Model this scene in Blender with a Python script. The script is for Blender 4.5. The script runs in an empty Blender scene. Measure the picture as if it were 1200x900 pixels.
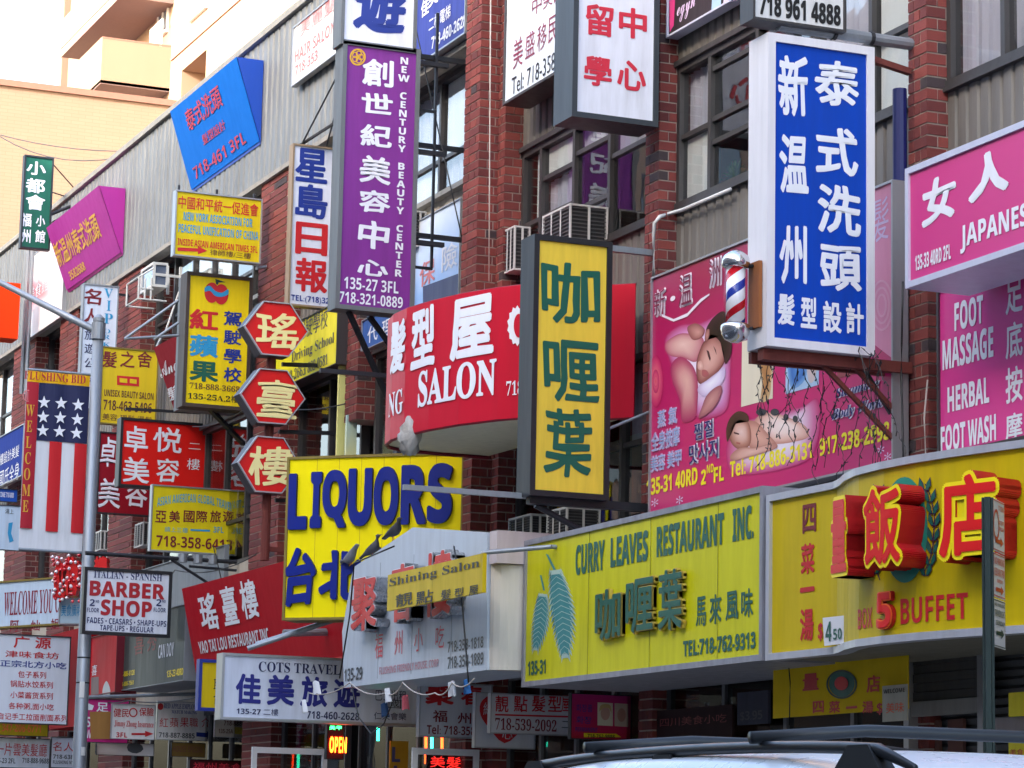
import bpy, math, random
from mathutils import Vector, Matrix
import mathutils.geometry as MG
random.seed(7)
S = bpy.context.scene
COL = S.collection
R = math.radians

# ------------------------------------------------------------------ camera
FPX, YAW, PIT, ROL = 3287.8, R(22.786), R(9.395), R(1.169)
CAM = Vector((0, 0, 1.6))
fw = Vector((-math.cos(YAW)*math.cos(PIT), math.sin(YAW)*math.cos(PIT), math.sin(PIT)))
r0 = fw.cross(Vector((0, 0, 1))).normalized()
u0_ = r0.cross(fw)
RT = r0*math.cos(ROL) + u0_*math.sin(ROL)
UP = -r0*math.sin(ROL) + u0_*math.cos(ROL)
cam = bpy.data.cameras.new('camera')
cam.sensor_width = 36
cam.lens = 36*FPX/1200
cam.clip_end = 1500
co = bpy.data.objects.new('camera', cam)
co.matrix_world = Matrix(((RT.x, UP.x, -fw.x, CAM.x), (RT.y, UP.y, -fw.y, CAM.y), (RT.z, UP.z, -fw.z, CAM.z), (0, 0, 0, 1)))
COL.objects.link(co)
S.camera = co

# ------------------------------------------------------------------ light
SUN_EL = 22.0
SUN_DIR = Vector((math.sin(R(18))*math.cos(R(SUN_EL)), -math.cos(R(18))*math.cos(R(SUN_EL)), math.sin(R(SUN_EL))))
W = bpy.data.worlds.new("World")
S.world = W
W.use_nodes = True
nt = W.node_tree
bg = nt.nodes['Background']
sky = nt.nodes.new('ShaderNodeTexSky')
sky.sky_type = 'NISHITA'
sky.sun_disc = False
sky.sun_elevation = R(SUN_EL)
sky.sun_rotation = math.atan2(SUN_DIR.x, SUN_DIR.y)
sky.dust_density = 4.0
sky.air_density = 1.0
sky.ozone_density = 1.0
nt.links.new(sky.outputs[0], bg.inputs[0])
bg.inputs[1].default_value = 0.15
sl = bpy.data.lights.new('sun', 'SUN')
sl.energy = 2.2
sl.angle = R(0.6)
sl.color = (1.0, 0.93, 0.84)
so = bpy.data.objects.new('sun', sl)
so.rotation_euler = (-SUN_DIR).to_track_quat('-Z', 'Y').to_euler()
COL.objects.link(so)
S.view_settings.view_transform = 'Standard'
S.view_settings.look = 'None'
S.view_settings.exposure = 2.95
S.cycles.max_bounces = 6

# ------------------------------------------------------------------ materials
def lin(c):
    return tuple(((v/255)/12.92 if v/255 <= 0.04045 else ((v/255+0.055)/1.055)**2.4) for v in c)
MATS = {}
def mat(name, c=None, rough=0.5, metal=0.0, grime=0.12, bump=0.0, scale=3.0, kind='', emit=0, streak=True, spec=0.5):
    if name in MATS:
        return MATS[name]
    m = bpy.data.materials.new(name)
    MATS[name] = m
    m.use_nodes = True
    t = m.node_tree
    p = t.nodes['Principled BSDF']
    L = t.links.new
    N = t.nodes.new
    base = (*lin(c), 1)
    p.inputs['Roughness'].default_value = rough
    p.inputs['Metallic'].default_value = metal
    p.inputs['Specular IOR Level'].default_value = spec
    tc = N('ShaderNodeTexCoord')
    if grime > 0:
        mp = N('ShaderNodeMapping')
        mp.inputs['Scale'].default_value = (scale*3, scale*3, scale*(0.35 if streak else 3))
        L(tc.outputs['Object'], mp.inputs[0])
        n = N('ShaderNodeTexNoise')
        n.inputs['Scale'].default_value = 1.0
        n.inputs['Detail'].default_value = 6
        n.inputs['Roughness'].default_value = 0.65
        L(mp.outputs[0], n.inputs['Vector'])
        r = N('ShaderNodeMapRange')
        r.inputs[1].default_value = 0.35
        r.inputs[2].default_value = 0.75
        r.inputs[3].default_value = 0.0
        r.inputs[4].default_value = 1.0
        L(n.outputs[0], r.inputs[0])
        n2 = N('ShaderNodeTexNoise')
        n2.inputs['Scale'].default_value = 1.3
        n2.inputs['Detail'].default_value = 3
        L(tc.outputs['Object'], n2.inputs['Vector'])
        mul = N('ShaderNodeMath')
        mul.operation = 'MULTIPLY'
        L(r.outputs[0], mul.inputs[0])
        L(n2.outputs[0], mul.inputs[1])
        mul2 = N('ShaderNodeMath')
        mul2.operation = 'MULTIPLY'
        mul2.inputs[1].default_value = grime*2
        L(mul.outputs[0], mul2.inputs[0])
        mx = N('ShaderNodeMix')
        mx.data_type = 'RGBA'
        mx.inputs[6].default_value = base
        mx.inputs[7].default_value = (base[0]*0.35+0.01, base[1]*0.33+0.01, base[2]*0.30+0.01, 1)
        L(mul2.outputs[0], mx.inputs[0])
        L(mx.outputs[2], p.inputs['Base Color'])
        rr = N('ShaderNodeMapRange')
        rr.inputs[3].default_value = max(0.02, rough-0.06)
        rr.inputs[4].default_value = min(1, rough+0.2)
        L(n.outputs[0], rr.inputs[0])
        L(rr.outputs[0], p.inputs['Roughness'])
    else:
        p.inputs['Base Color'].default_value = base
    if bump > 0:
        nb = N('ShaderNodeTexNoise')
        nb.inputs['Scale'].default_value = 40
        nb.inputs['Detail'].default_value = 4
        L(tc.outputs['Object'], nb.inputs['Vector'])
        b = N('ShaderNodeBump')
        b.inputs['Strength'].default_value = bump
        b.inputs['Distance'].default_value = 0.01
        L(nb.outputs[0], b.inputs['Height'])
        L(b.outputs[0], p.inputs['Normal'])
    if emit:
        p.inputs['Emission Color'].default_value = base
        p.inputs['Emission Strength'].default_value = emit
    return m

def brick_mat(name, island):
    m = mat(name, (120, 48, 44), rough=0.85, grime=0, bump=0.5)
    t = m.node_tree
    N = t.nodes.new
    L = t.links.new
    if island:
        g = N('ShaderNodeNewGeometry')
        src = g.outputs['Random Per Island']
    else:
        g = N('ShaderNodeObjectInfo')
        src = g.outputs['Random']
    cr = N('ShaderNodeValToRGB')
    cr.color_ramp.interpolation = 'CONSTANT'
    e = cr.color_ramp.elements
    cols = [(0, (108, 46, 42)), (0.2, (122, 54, 48)), (0.42, (100, 44, 42)), (0.6, (130, 60, 52)), (0.78, (112, 50, 46)), (0.93, (62, 50, 52)), (0.965, (96, 44, 42))]
    e[0].color = (*lin(cols[0][1]), 1)
    e[1].position = 0.2
    e[1].color = (*lin(cols[1][1]), 1)
    for p_, c_ in cols[2:]:
        x = e.new(p_)
        x.color = (*lin(c_), 1)
    L(src, cr.inputs[0])
    n = N('ShaderNodeTexNoise')
    n.inputs['Scale'].default_value = 14
    n.inputs['Detail'].default_value = 6
    tc = N('ShaderNodeTexCoord')
    L(tc.outputs['Object'], n.inputs['Vector'])
    mx = N('ShaderNodeMix')
    mx.data_type = 'RGBA'
    mx.blend_type = 'MULTIPLY'
    mx.inputs[0].default_value = 0.5
    L(cr.outputs[0], mx.inputs[6])
    L(n.outputs[1], mx.inputs[7])
    b = t.nodes['Principled BSDF']
    hs = N('ShaderNodeHueSaturation')
    hs.inputs['Value'].default_value = 1.15 if island else 1.45
    L(mx.outputs[2], hs.inputs['Color'])
    L(hs.outputs[0], b.inputs['Base Color'])
    return m

def grad_mat(name, c1, c2, axis=2, lo=0, hi=1, rough=0.35):
    """A printed two-tone sheet: the ink itself fades from one colour to the other."""
    if name in MATS:
        return MATS[name]
    m = mat(name, c1, rough=rough, grime=0)
    t = m.node_tree
    N = t.nodes.new
    L = t.links.new
    tc = N('ShaderNodeTexCoord')
    sp = N('ShaderNodeSeparateXYZ')
    L(tc.outputs['Generated'], sp.inputs[0])
    nz = N('ShaderNodeTexNoise')
    nz.inputs['Scale'].default_value = 2.2
    L(tc.outputs['Generated'], nz.inputs['Vector'])
    ad = N('ShaderNodeMath')
    ad.operation = 'MULTIPLY_ADD'
    L(nz.outputs[0], ad.inputs[0])
    ad.inputs[1].default_value = 0.5
    L(sp.outputs[axis], ad.inputs[2])
    mr = N('ShaderNodeMapRange')
    mr.inputs[1].default_value = lo+0.25
    mr.inputs[2].default_value = hi+0.25
    L(ad.outputs[0], mr.inputs[0])
    mx = N('ShaderNodeMix')
    mx.data_type = 'RGBA'
    mx.inputs[6].default_value = (*lin(c1), 1)
    mx.inputs[7].default_value = (*lin(c2), 1)
    L(mr.outputs[0], mx.inputs[0])
    L(mx.outputs[2], t.nodes['Principled BSDF'].inputs['Base Color'])
    return m

def glass_mat(name, tint=(0.87, 0.89, 0.9), refl=1.0):
    m = bpy.data.materials.new(name)
    MATS[name] = m
    m.use_nodes = True
    t = m.node_tree
    t.nodes.clear()
    N = t.nodes.new
    L = t.links.new
    o = N('ShaderNodeOutputMaterial')
    tr = N('ShaderNodeBsdfTransparent')
    tr.inputs[0].default_value = (*tint, 1)
    gl = N('ShaderNodeBsdfGlossy')
    gl.inputs['Roughness'].default_value = 0.015
    tc = N('ShaderNodeTexCoord')
    nz = N('ShaderNodeTexNoise')
    nz.inputs['Scale'].default_value = 2.5
    nz.inputs['Detail'].default_value = 1
    L(tc.outputs['Object'], nz.inputs['Vector'])
    bp = N('ShaderNodeBump')
    bp.inputs['Strength'].default_value = 0.06
    bp.inputs['Distance'].default_value = 0.03
    L(nz.outputs[0], bp.inputs['Height'])
    L(bp.outputs[0], gl.inputs['Normal'])
    fr = N('ShaderNodeFresnel')
    fr.inputs[0].default_value = 1.55
    ml = N('ShaderNodeMath')
    ml.operation = 'MULTIPLY'
    ml.inputs[1].default_value = refl
    ml.use_clamp = True
    gm = N('ShaderNodeNewGeometry')
    fb = N('ShaderNodeMath')
    fb.operation = 'SUBTRACT'
    fb.inputs[0].default_value = 1.0
    L(gm.outputs['Backfacing'], fb.inputs[1])
    f2 = N('ShaderNodeMath')
    f2.operation = 'MULTIPLY'
    L(fr.outputs[0], f2.inputs[0])
    L(fb.outputs[0], f2.inputs[1])
    L(f2.outputs[0], ml.inputs[0])
    mx = N('ShaderNodeMixShader')
    L(ml.outputs[0], mx.inputs[0])
    L(tr.outputs[0], mx.inputs[1])
    L(gl.outputs[0], mx.inputs[2])
    L(mx.outputs[0], o.inputs[0])
    return m

GLASS = glass_mat('window_glass', refl=1.6)
SHOPGLASS = glass_mat('shop_glass', (0.75, 0.75, 0.75), refl=0.45)
C = dict(
    white=(236, 238, 244), offwhite=(220, 222, 228), cream=(252, 246, 206), black=(22, 22, 24), red=(200, 26, 34), dkred=(150, 20, 34),
    crimson=(206, 40, 62), maroon=(120, 22, 34), blue=(24, 50, 140), navy=(20, 30, 84), royal=(14, 66, 170), cyan=(40, 150, 200),
    yellow=(240, 216, 20), gold=(222, 170, 40), lemon=(246, 230, 40), mustard=(214, 190, 30), green=(14, 92, 74), dkgreen=(18, 60, 52),
    purple=(112, 40, 130), pink=(214, 62, 130), magenta=(172, 44, 148), orange=(236, 84, 30), brown=(96, 52, 36), grey=(120, 124, 128),
    dkgrey=(58, 60, 64), lgrey=(176, 180, 184), plum=(132, 40, 70), skin=(206, 160, 150), skin2=(168, 112, 104), hair=(44, 28, 26))
def ink(n):
    return mat('ink_'+n, C[n], rough=0.4, grime=0.10)
M_BRICK = brick_mat('brick_single', False)
M_BRICKS = brick_mat('brick_mass', True)
M_MORTAR = mat('mortar', (170, 154, 142), rough=0.95, grime=0.25, bump=0.4)
M_ALU = mat('aluminium', (178, 180, 184), rough=0.35, metal=0.7, grime=0.2)
M_GALV = mat('galvanised_steel', (150, 156, 162), rough=0.45, metal=0.6, grime=0.3, bump=0.15)
M_DARKM = mat('dark_metal', (44, 45, 50), rough=0.45, metal=0.3, grime=0.2)
M_BRONZE = mat('bronze_frame', (74, 72, 72), rough=0.4, metal=0.4, grime=0.25)
M_RUST = mat('rusty_red_steel', (116, 54, 46), rough=0.7, metal=0.2, grime=0.4, bump=0.4)
M_SPAN = mat('grey_cladding', (116, 112, 106), rough=0.5, metal=0.2, grime=0.45, bump=0.05)
M_SPAN2 = mat('pale_cladding', (122, 126, 128), rough=0.5, metal=0.2, grime=0.45, bump=0.05)
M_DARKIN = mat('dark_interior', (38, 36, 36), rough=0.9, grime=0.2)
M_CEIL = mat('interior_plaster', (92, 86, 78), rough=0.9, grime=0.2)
M_BLIND = mat('white_blind', (232, 232, 226), rough=0.8, grime=0.15)
M_CURT = mat('pale_curtain', (190, 186, 196), rough=0.8, grime=0.3)

# ------------------------------------------------------------------ mesh helpers
def empty(name, loc, label=None, cat=None, group=None):
    o = bpy.data.objects.new(name, None)
    o.empty_display_size = 0.2
    o.location = loc
    COL.objects.link(o)
    if label:
        tag(o, label, cat, group)
    return o
def tag(o, label=None, cat=None, group=None, kind=None):
    if label: o['label'] = label
    if cat: o['category'] = cat
    if group: o['group'] = group
    if kind: o['kind'] = kind
    return o
def wloc(o):
    v = Vector((0, 0, 0))
    while o is not None:
        v += o.location
        o = o.parent
    return v
def link(name, verts, faces, m, parent=None, smooth=False, origin=None):
    me = bpy.data.meshes.new(name)
    org = wloc(parent) if parent is not None else Vector(origin if origin is not None else (0, 0, 0))
    me.from_pydata([(v[0]-org.x, v[1]-org.y, v[2]-org.z) for v in verts], [], faces)
    ms = m if isinstance(m, (list, tuple)) else [m]
    for x in ms:
        me.materials.append(x)
    if smooth:
        me.polygons.foreach_set('use_smooth', [True]*len(me.polygons))
    me.update()
    o = bpy.data.objects.new(name, me)
    COL.objects.link(o)
    if parent is not None:
        o.parent = parent
    else:
        o.location = org
    return o
class MB:
    """collects simple solids, all in world coordinates"""
    def __init__(s):
        s.v = []
        s.f = []
    def add(s, v, f):
        n = len(s.v)
        s.v += [tuple(x) for x in v]
        s.f += [tuple(i+n for i in q) for q in f]
        return s
    def box(s, x0, x1, y0, y1, z0, z1):
        v = [(x, y, z) for x in (x0, x1) for y in (y0, y1) for z in (z0, z1)]
        return s.add(v, [(0, 1, 3, 2), (4, 6, 7, 5), (0, 4, 5, 1), (2, 3, 7, 6), (0, 2, 6, 4), (1, 5, 7, 3)])
    def tube(s, pts, r, n=8, cap=True):
        pts = [Vector(p) for p in pts]
        rings = []
        for i, p in enumerate(pts):
            d = (pts[min(i+1, len(pts)-1)]-pts[max(i-1, 0)]).normalized()
            a = d.cross(Vector((0, 0, 1)))
            if a.length < 1e-3:
                a = Vector((1, 0, 0))
            a.normalize()
            b = d.cross(a)
            rr = r[i] if isinstance(r, (list, tuple)) else r
            rings.append([p+(a*math.cos(2*math.pi*k/n)+b*math.sin(2*math.pi*k/n))*rr for k in range(n)])
        v = [q for g in rings for q in g]
        f = []
        for i in range(len(pts)-1):
            for k in range(n):
                f.append((i*n+k, i*n+(k+1) % n, (i+1)*n+(k+1) % n, (i+1)*n+k))
        if cap:
            f.append(tuple(range(n-1, -1, -1)))
            f.append(tuple((len(pts)-1)*n+k for k in range(n)))
        return s.add(v, f)
    def bar(s, a, b, w, h):
        a = Vector(a)
        b = Vector(b)
        d = (b-a).normalized()
        x = d.cross(Vector((0, 0, 1)))
        if x.length < 1e-3:
            x = Vector((1, 0, 0))
        x.normalize()
        y = d.cross(x)
        v = [p+x*sx*w/2+y*sy*h/2 for p in (a, b) for sx, sy in ((-1, -1), (1, -1), (1, 1), (-1, 1))]
        return s.add(v, [(0, 1, 2, 3), (7, 6, 5, 4), (0, 4, 5, 1), (1, 5, 6, 2), (2, 6, 7, 3), (3, 7, 4, 0)])
    def lathe(s, cx, cy, prof, n=24):
        v = [(cx+r*math.cos(2*math.pi*k/n), cy+r*math.sin(2*math.pi*k/n), z) for r, z in prof for k in range(n)]
        f = [(i*n+k, i*n+(k+1) % n, (i+1)*n+(k+1) % n, (i+1)*n+k) for i in range(len(prof)-1) for k in range(n)]
        f.append(tuple(range(n-1, -1, -1)))
        f.append(tuple((len(prof)-1)*n+k for k in range(n)))
        return s.add(v, f)
    def build(s, name, m, parent=None, smooth=False, origin=None):
        return link(name, s.v, s.f, m, parent, smooth, origin)

# ------------------------------------------------------------------ rays and vertical surfaces
def ray(px, py):
    return fw*FPX + RT*(px-600) - UP*(py-450)
def onY(px, py, Y):
    d = ray(px, py)
    return CAM + d*(Y/d.y)
def onX(px, py, X):
    d = ray(px, py)
    return CAM + d*(X/d.x)
class Path:
    """a vertical surface standing on a polyline in plan"""
    def __init__(s, pts):
        s.p = [Vector(p) for p in pts]
        s.c = [0]
        for a, b in zip(s.p, s.p[1:]):
            s.c.append(s.c[-1]+(b-a).length)
        s.L = s.c[-1]
    def seg(s, i):
        return (s.p[i+1]-s.p[i]).normalized()
    def at(s, u, out=0.0):
        i = 0
        while i < len(s.p)-2 and u > s.c[i+1]:
            i += 1
        t = s.seg(i)
        q = s.p[i]+t*(u-s.c[i])
        # smooth normal between segments
        tt = t
        if len(s.p) > 2:
            l = s.c[i+1]-s.c[i]
            w = (u-s.c[i])/l
            if w > 0.5 and i < len(s.p)-2:
                tt = (t*(1.5-w)+s.seg(i+1)*(w-0.5))
            elif w < 0.5 and i > 0:
                tt = (t*(0.5+w)+s.seg(i-1)*(0.5-w))
            tt = tt.normalized()
        n = Vector((tt.y, -tt.x))
        return q+n*out
    def offset(s, d):
        out = []
        for i, p in enumerate(s.p):
            t = Vector((0, 0))
            if i > 0: t += s.seg(i-1)
            if i < len(s.p)-1: t += s.seg(i)
            t.normalize()
            out.append(p+Vector((t.y, -t.x))*d)
        return Path(out)
    def hit(s, px, py):
        d = ray(px, py)
        best = None
        alt = None
        n = len(s.p)-1
        for i in range(n):
            t = s.seg(i)
            a = s.p[i]
            det = d.x*(-t.y)+t.x*d.y
            if abs(det) < 1e-9: continue
            k = (a.x*(-t.y)+t.x*a.y)/det
            w = (d.x*a.y-d.y*a.x)/det
            if k <= 0: continue
            if alt is None or abs(w-(s.p[i+1]-a).length/2) < alt[2]:
                alt = (k, s.c[i]+min(max(w, -0.5), (s.p[i+1]-a).length+0.5), abs(w-(s.p[i+1]-a).length/2))
            l = (s.p[i+1]-a).length
            ok = (w >= -1e-6 or i == 0) and (w <= l+1e-6 or i == n-1)
            if ok and (best is None or k < best[0]):
                best = (k, s.c[i]+w)
        k, u = best if best else alt[:2]
        return u, CAM.z+d.z*k

# ------------------------------------------------------------------ lettering
def mapstr(s, style):
    base = dict(sans=(0x1D5D4, 0x1D5EE, 0x1D7EC), serif=(0x1D400, 0x1D41A, 0x1D7CE), script=(0x1D4D0, 0x1D4EA, None), ital=(0x1D468, 0x1D482, None)).get(style)
    if not base: return s
    o = ''
    for ch in s:
        if 'A' <= ch <= 'Z': o += chr(base[0]+ord(ch)-65)
        elif 'a' <= ch <= 'z': o += chr(base[1]+ord(ch)-97)
        elif '0' <= ch <= '9' and base[2]: o += chr(base[2]+ord(ch)-48)
        else: o += ch
    return o
JOBS = []
def bold(s, style):
    return 0.018 if any(ord(c) > 0x2E00 and ord(c) < 0xFFFF for c in s) else 0.0
def txt(P, s, xl, yt, yb, xr, m, parent, style='sans', off=None, ex=0.0, proud=0.006, v=False, brush=0.0, arc=0.0, outline=None, side=None, name='lettering', slant=0.0):
    if off is None: off = bold(s, style)
    Q = P.offset(ex) if ex > 0 else P
    ua, z1 = Q.hit(xl, yt)
    ub, z0 = Q.hit(xl, yb)
    uc, _ = Q.hit(xr, (yt+yb)/2)
    JOBS.append(dict(Q=Q, s=mapstr(s, style), v=v, ua=(ua+ub)/2, uc=uc, z0=z0, z1=z1, m=m, parent=parent, off=off, ex=ex, proud=proud, brush=brush, arc=arc, outline=outline, side=side, name=name, slant=slant, px=abs(xr-xl), ph=random.uniform(0, 6), n=len(s)))
def slice_mesh(V, F, cuts, d):
    import bmesh
    bm = bmesh.new()
    vs = [bm.verts.new((x, y, 0)) for x, y in V]
    for f in F:
        try: bm.faces.new([vs[i] for i in f])
        except ValueError: pass
    for c in cuts:
        for q in ((c-d*0.7, c+d*0.7) if d > 0.004 else (c,)):
            g = bm.verts[:]+bm.edges[:]+bm.faces[:]
            bmesh.ops.bisect_plane(bm, geom=g, plane_co=(q, 0, 0), plane_no=(1, 0, 0))
    bm.verts.index_update()
    V2 = [(v.co.x, v.co.y) for v in bm.verts]
    F2 = [tuple(v.index for v in f.verts) for f in bm.faces]
    bm.free()
    return V2, F2
def write_all():
    """set every line of lettering with the built-in typeface in one go, then lay each on its sign"""
    lines = []
    for j in JOBS:
        for q in (list(j['s']) if j['v'] else [j['s']]):
            if q.strip() and q not in lines: lines.append(q)
    tc = bpy.data.curves.new('lettering_source', 'FONT')
    to = bpy.data.objects.new('lettering_source', tc)
    tc.body = '\n'.join(lines)
    tc.space_line = 3.0
    tc.resolution_u = 3
    me = to.to_mesh()
    G = [([], []) for _ in lines]
    co_ = [tuple(x.co) for x in me.vertices]
    newi = {}
    for p in me.polygons:
        vs = tuple(p.vertices)
        yc = sum(co_[i][1] for i in vs)/len(vs)
        k = int(round((-yc+0.35)/3.0))
        V, F = G[k]
        out = []
        for i in vs:
            c = (round(co_[i][0], 5), round(co_[i][1]+3.0*k, 5))
            key = (k, c)
            if key not in newi:
                newi[key] = len(V)
                V.append(c)
            out.append(newi[key])
        if len(set(out)) == len(out): F.append(tuple(out))
    to.to_mesh_clear()
    bpy.data.objects.remove(to)
    bpy.data.curves.remove(tc)
    D = dict(zip(lines, G))
    for j in JOBS:
        if j['v']:
            V, F = [], []
            for i, ch in enumerate(j['s']):
                if ch == ' ': continue
                gv, gf = D[ch]
                cx = (min(q[0] for q in gv)+max(q[0] for q in gv))/2
                n = len(V)
                V += [(x-cx, y-i*0.95) for x, y in gv]
                F += [tuple(a+n for a in f) for f in gf]
        else:
            V, F = D[j['s']]
        if not V: continue
        d = j['off']
        x0 = min(q[0] for q in V)-d; x1 = max(q[0] for q in V)+d
        y0 = min(q[1] for q in V)-d; y1 = max(q[1] for q in V)+d
        br, ph = j['brush'], j['ph']
        bx = None
        if j['ex']:
            cnt = {}
            for f in F:
                for a, b in zip(f, f[1:]+f[:1]):
                    cnt[(a, b)] = 1
            bx = [(a, b) for a, b in cnt if (b, a) not in cnt]
        if hasattr(j['Q'], 'c') and len(j['Q'].c) > 2 and F:
            cuts = [x0+(x1-x0)*(c-j['ua'])/(j['uc']-j['ua']) for c in j['Q'].c if j['ua'] < c < j['uc']]
            V, F = slice_mesh(V, F, cuts, d)
            if bx is not None:
                cnt = {}
                for f in F:
                    for a, b in zip(f, f[1:]+f[:1]):
                        cnt[(a, b)] = 1
                bx = [(a, b) for a, b in cnt if (b, a) not in cnt]
        def lay(dd, dirs, top, back, mat_, sides, rad=1.0):
            vs, fs = [], []
            offs = [(0, 0)]
            if dd > 0.004:
                offs += [(dd*math.cos(2*math.pi*(k+.5)/dirs), dd*math.sin(2*math.pi*(k+.5)/dirs)) for k in range(dirs)]
            for li, (ox, oy) in enumerate(offs):
                n = len(vs)
                for lev in ((0, 1) if sides else (0,)):
                    for x, y in V:
                        x += ox; y += oy
                        if br:
                            x, y = x+br*math.sin(7*y+ph)+br*.5*math.sin(13*y), y+br*math.sin(6*x+ph*1.7)
                        a = (x-x0)/(x1-x0); b = (y-y0)/(y1-y0)
                        u = j['ua']+a*(j['uc']-j['ua'])+j['slant']*b*(j['z1']-j['z0'])
                        zz = j['z0']+b*(j['z1']-j['z0'])+j['arc']*4*a*(1-a)
                        p = j['Q'].at(u, (top-0.0002*li) if lev == 0 else back)
                        vs.append((p.x, p.y, zz))
                fs += [tuple(q+n for q in f) for f in F]
                if sides:
                    m_ = len(V)
                    fs += [(n+b, n+a, n+m_+a, n+m_+b) for a, b in bx]
            if 'lean' in j:
                yb_, k_, zb_ = j['lean']
                vs = [(x, y+yb_+k_*(z-zb_), z) for x, y, z in vs]
            return link(j['name'], vs, fs, mat_, j['parent'])
        nd = 8 if j['px']/max(1, (1 if j['v'] else j['n'])) > 12 else 4
        pr, ex = j['proud'], j['ex']
        if j['outline']:
            om, oo = j['outline']
            if ex:
                lay(d+oo, 20, pr, pr-ex, j['side'] or om, True)
                lay(d+oo, 16, pr+0.006, 0, om, False)
            else:
                lay(d+oo, nd, pr, 0, om, False)
            lay(d, nd, pr+0.012, 0, j['m'], False)
        elif j['side']:
            lay(d, nd, pr, pr-ex, j['side'], True)
            lay(d, nd, pr+0.005, 0, j['m'], False)
        else:
            lay(d, nd, pr, pr-ex, j['m'], ex > 0)
def poly(P, pts, m, parent, proud=0.004, name='print', smooth_n=0):
    if smooth_n:
        n = len(pts)
        q = []
        for i in range(n):
            p0, p1, p2, p3 = pts[i-1], pts[i], pts[(i+1) % n], pts[(i+2) % n]
            for k in range(smooth_n):
                t = k/smooth_n
                q.append(tuple(0.5*((2*p1[j])+(-p0[j]+p2[j])*t+(2*p0[j]-5*p1[j]+4*p2[j]-p3[j])*t*t+(-p0[j]+3*p1[j]-3*p2[j]+p3[j])*t**3) for j in (0, 1)))
        pts = q
    uz = [P.hit(*p) for p in pts]
    tri = MG.tessellate_polygon([[Vector((u, z, 0)) for u, z in uz]])
    vs = []
    for u, z in uz:
        p = P.at(u, proud)
        vs.append((p.x, p.y, z))
    fs = []
    for t in tri:
        a, b, c = [uz[i] for i in t]
        ar = (b[0]-a[0])*(c[1]-a[1])-(c[0]-a[0])*(b[1]-a[1])
        if abs(ar) < 1e-9: continue
        fs.append(tuple(t) if ar > 0 else tuple(reversed(t)))
    return link(name, vs, fs, m, parent)
def ell(P, cx, cy, rx, ry, m, parent, n=28, **k):
    return poly(P, [(cx+rx*math.cos(2*math.pi*i/n), cy+ry*math.sin(2*math.pi*i/n)) for i in range(n)], m, parent, **k)
def ring(P, cx, cy, rx, ry, w, m, parent, proud=0.006, n=32, name='print'):
    pts = [(cx+a*math.cos(2*math.pi*i/n), cy+b*math.sin(2*math.pi*i/n)) for a, b in ((rx, ry), (rx-w, ry-w)) for i in range(n)]
    vs = []
    for q in pts:
        u, z = P.hit(*q)
        p = P.at(u, proud)
        vs.append((p.x, p.y, z))
    return link(name, vs, [(i, n+i, n+(i+1) % n, (i+1) % n) for i in range(n)], m, parent)

def soft(P, pts, cols, parent, proud=0.004, name='printed_photo', hx=0.0, hy=0.0):
    """a printed photographic shape: nested outlines, the ink changing from the rim (first colour) to the middle (last)"""
    n0 = len(pts)
    q = []
    for i in range(n0):
        p0, p1, p2, p3 = pts[i-1], pts[i], pts[(i+1) % n0], pts[(i+2) % n0]
        for k in range(4):
            t = k/4
            q.append(tuple(0.5*((2*p1[j])+(-p0[j]+p2[j])*t+(2*p0[j]-5*p1[j]+4*p2[j]-p3[j])*t*t+(-p0[j]+3*p1[j]-3*p2[j]+p3[j])*t**3) for j in (0, 1)))
    n = len(q)
    cx = sum(a[0] for a in q)/n; cy = sum(a[1] for a in q)/n
    K = len(cols)
    sc = [1-(k/(K-1))**1.3*0.97 for k in range(K)]
    vs, cc = [], []
    for k in range(K):
        f = 1-sc[k]
        for x, y in q:
            u, z = P.hit(cx+(x-cx)*sc[k]+hx*f, cy+(y-cy)*sc[k]+hy*f)
            p = P.at(u, proud)
            vs.append((p.x, p.y, z))
            cc.append((*lin(cols[k]), 1))
    u, z = P.hit(cx+hx, cy+hy)
    p = P.at(u, proud)
    vs.append((p.x, p.y, z)); cc.append((*lin(cols[-1]), 1))
    fs = [(k*n+i, (k+1)*n+i, (k+1)*n+(i+1) % n, k*n+(i+1) % n) for k in range(K-1) for i in range(n)]
    fs += [((K-1)*n+i, len(vs)-1, (K-1)*n+(i+1) % n) for i in range(n)]
    if 'photo_ink' not in MATS:
        m = mat('photo_ink', (200, 200, 200), rough=0.4, grime=0, spec=0.3)
        a = m.node_tree.nodes.new('ShaderNodeAttribute')
        a.attribute_name = 'ink'
        m.node_tree.links.new(a.outputs['Color'], m.node_tree.nodes['Principled BSDF'].inputs['Base Color'])
    o = link(name, vs, fs, MATS['photo_ink'], parent)
    at = o.data.color_attributes.new('ink', 'FLOAT_COLOR', 'POINT')
    at.data.foreach_set('color', [x for c in cc for x in c])
    return o

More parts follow.
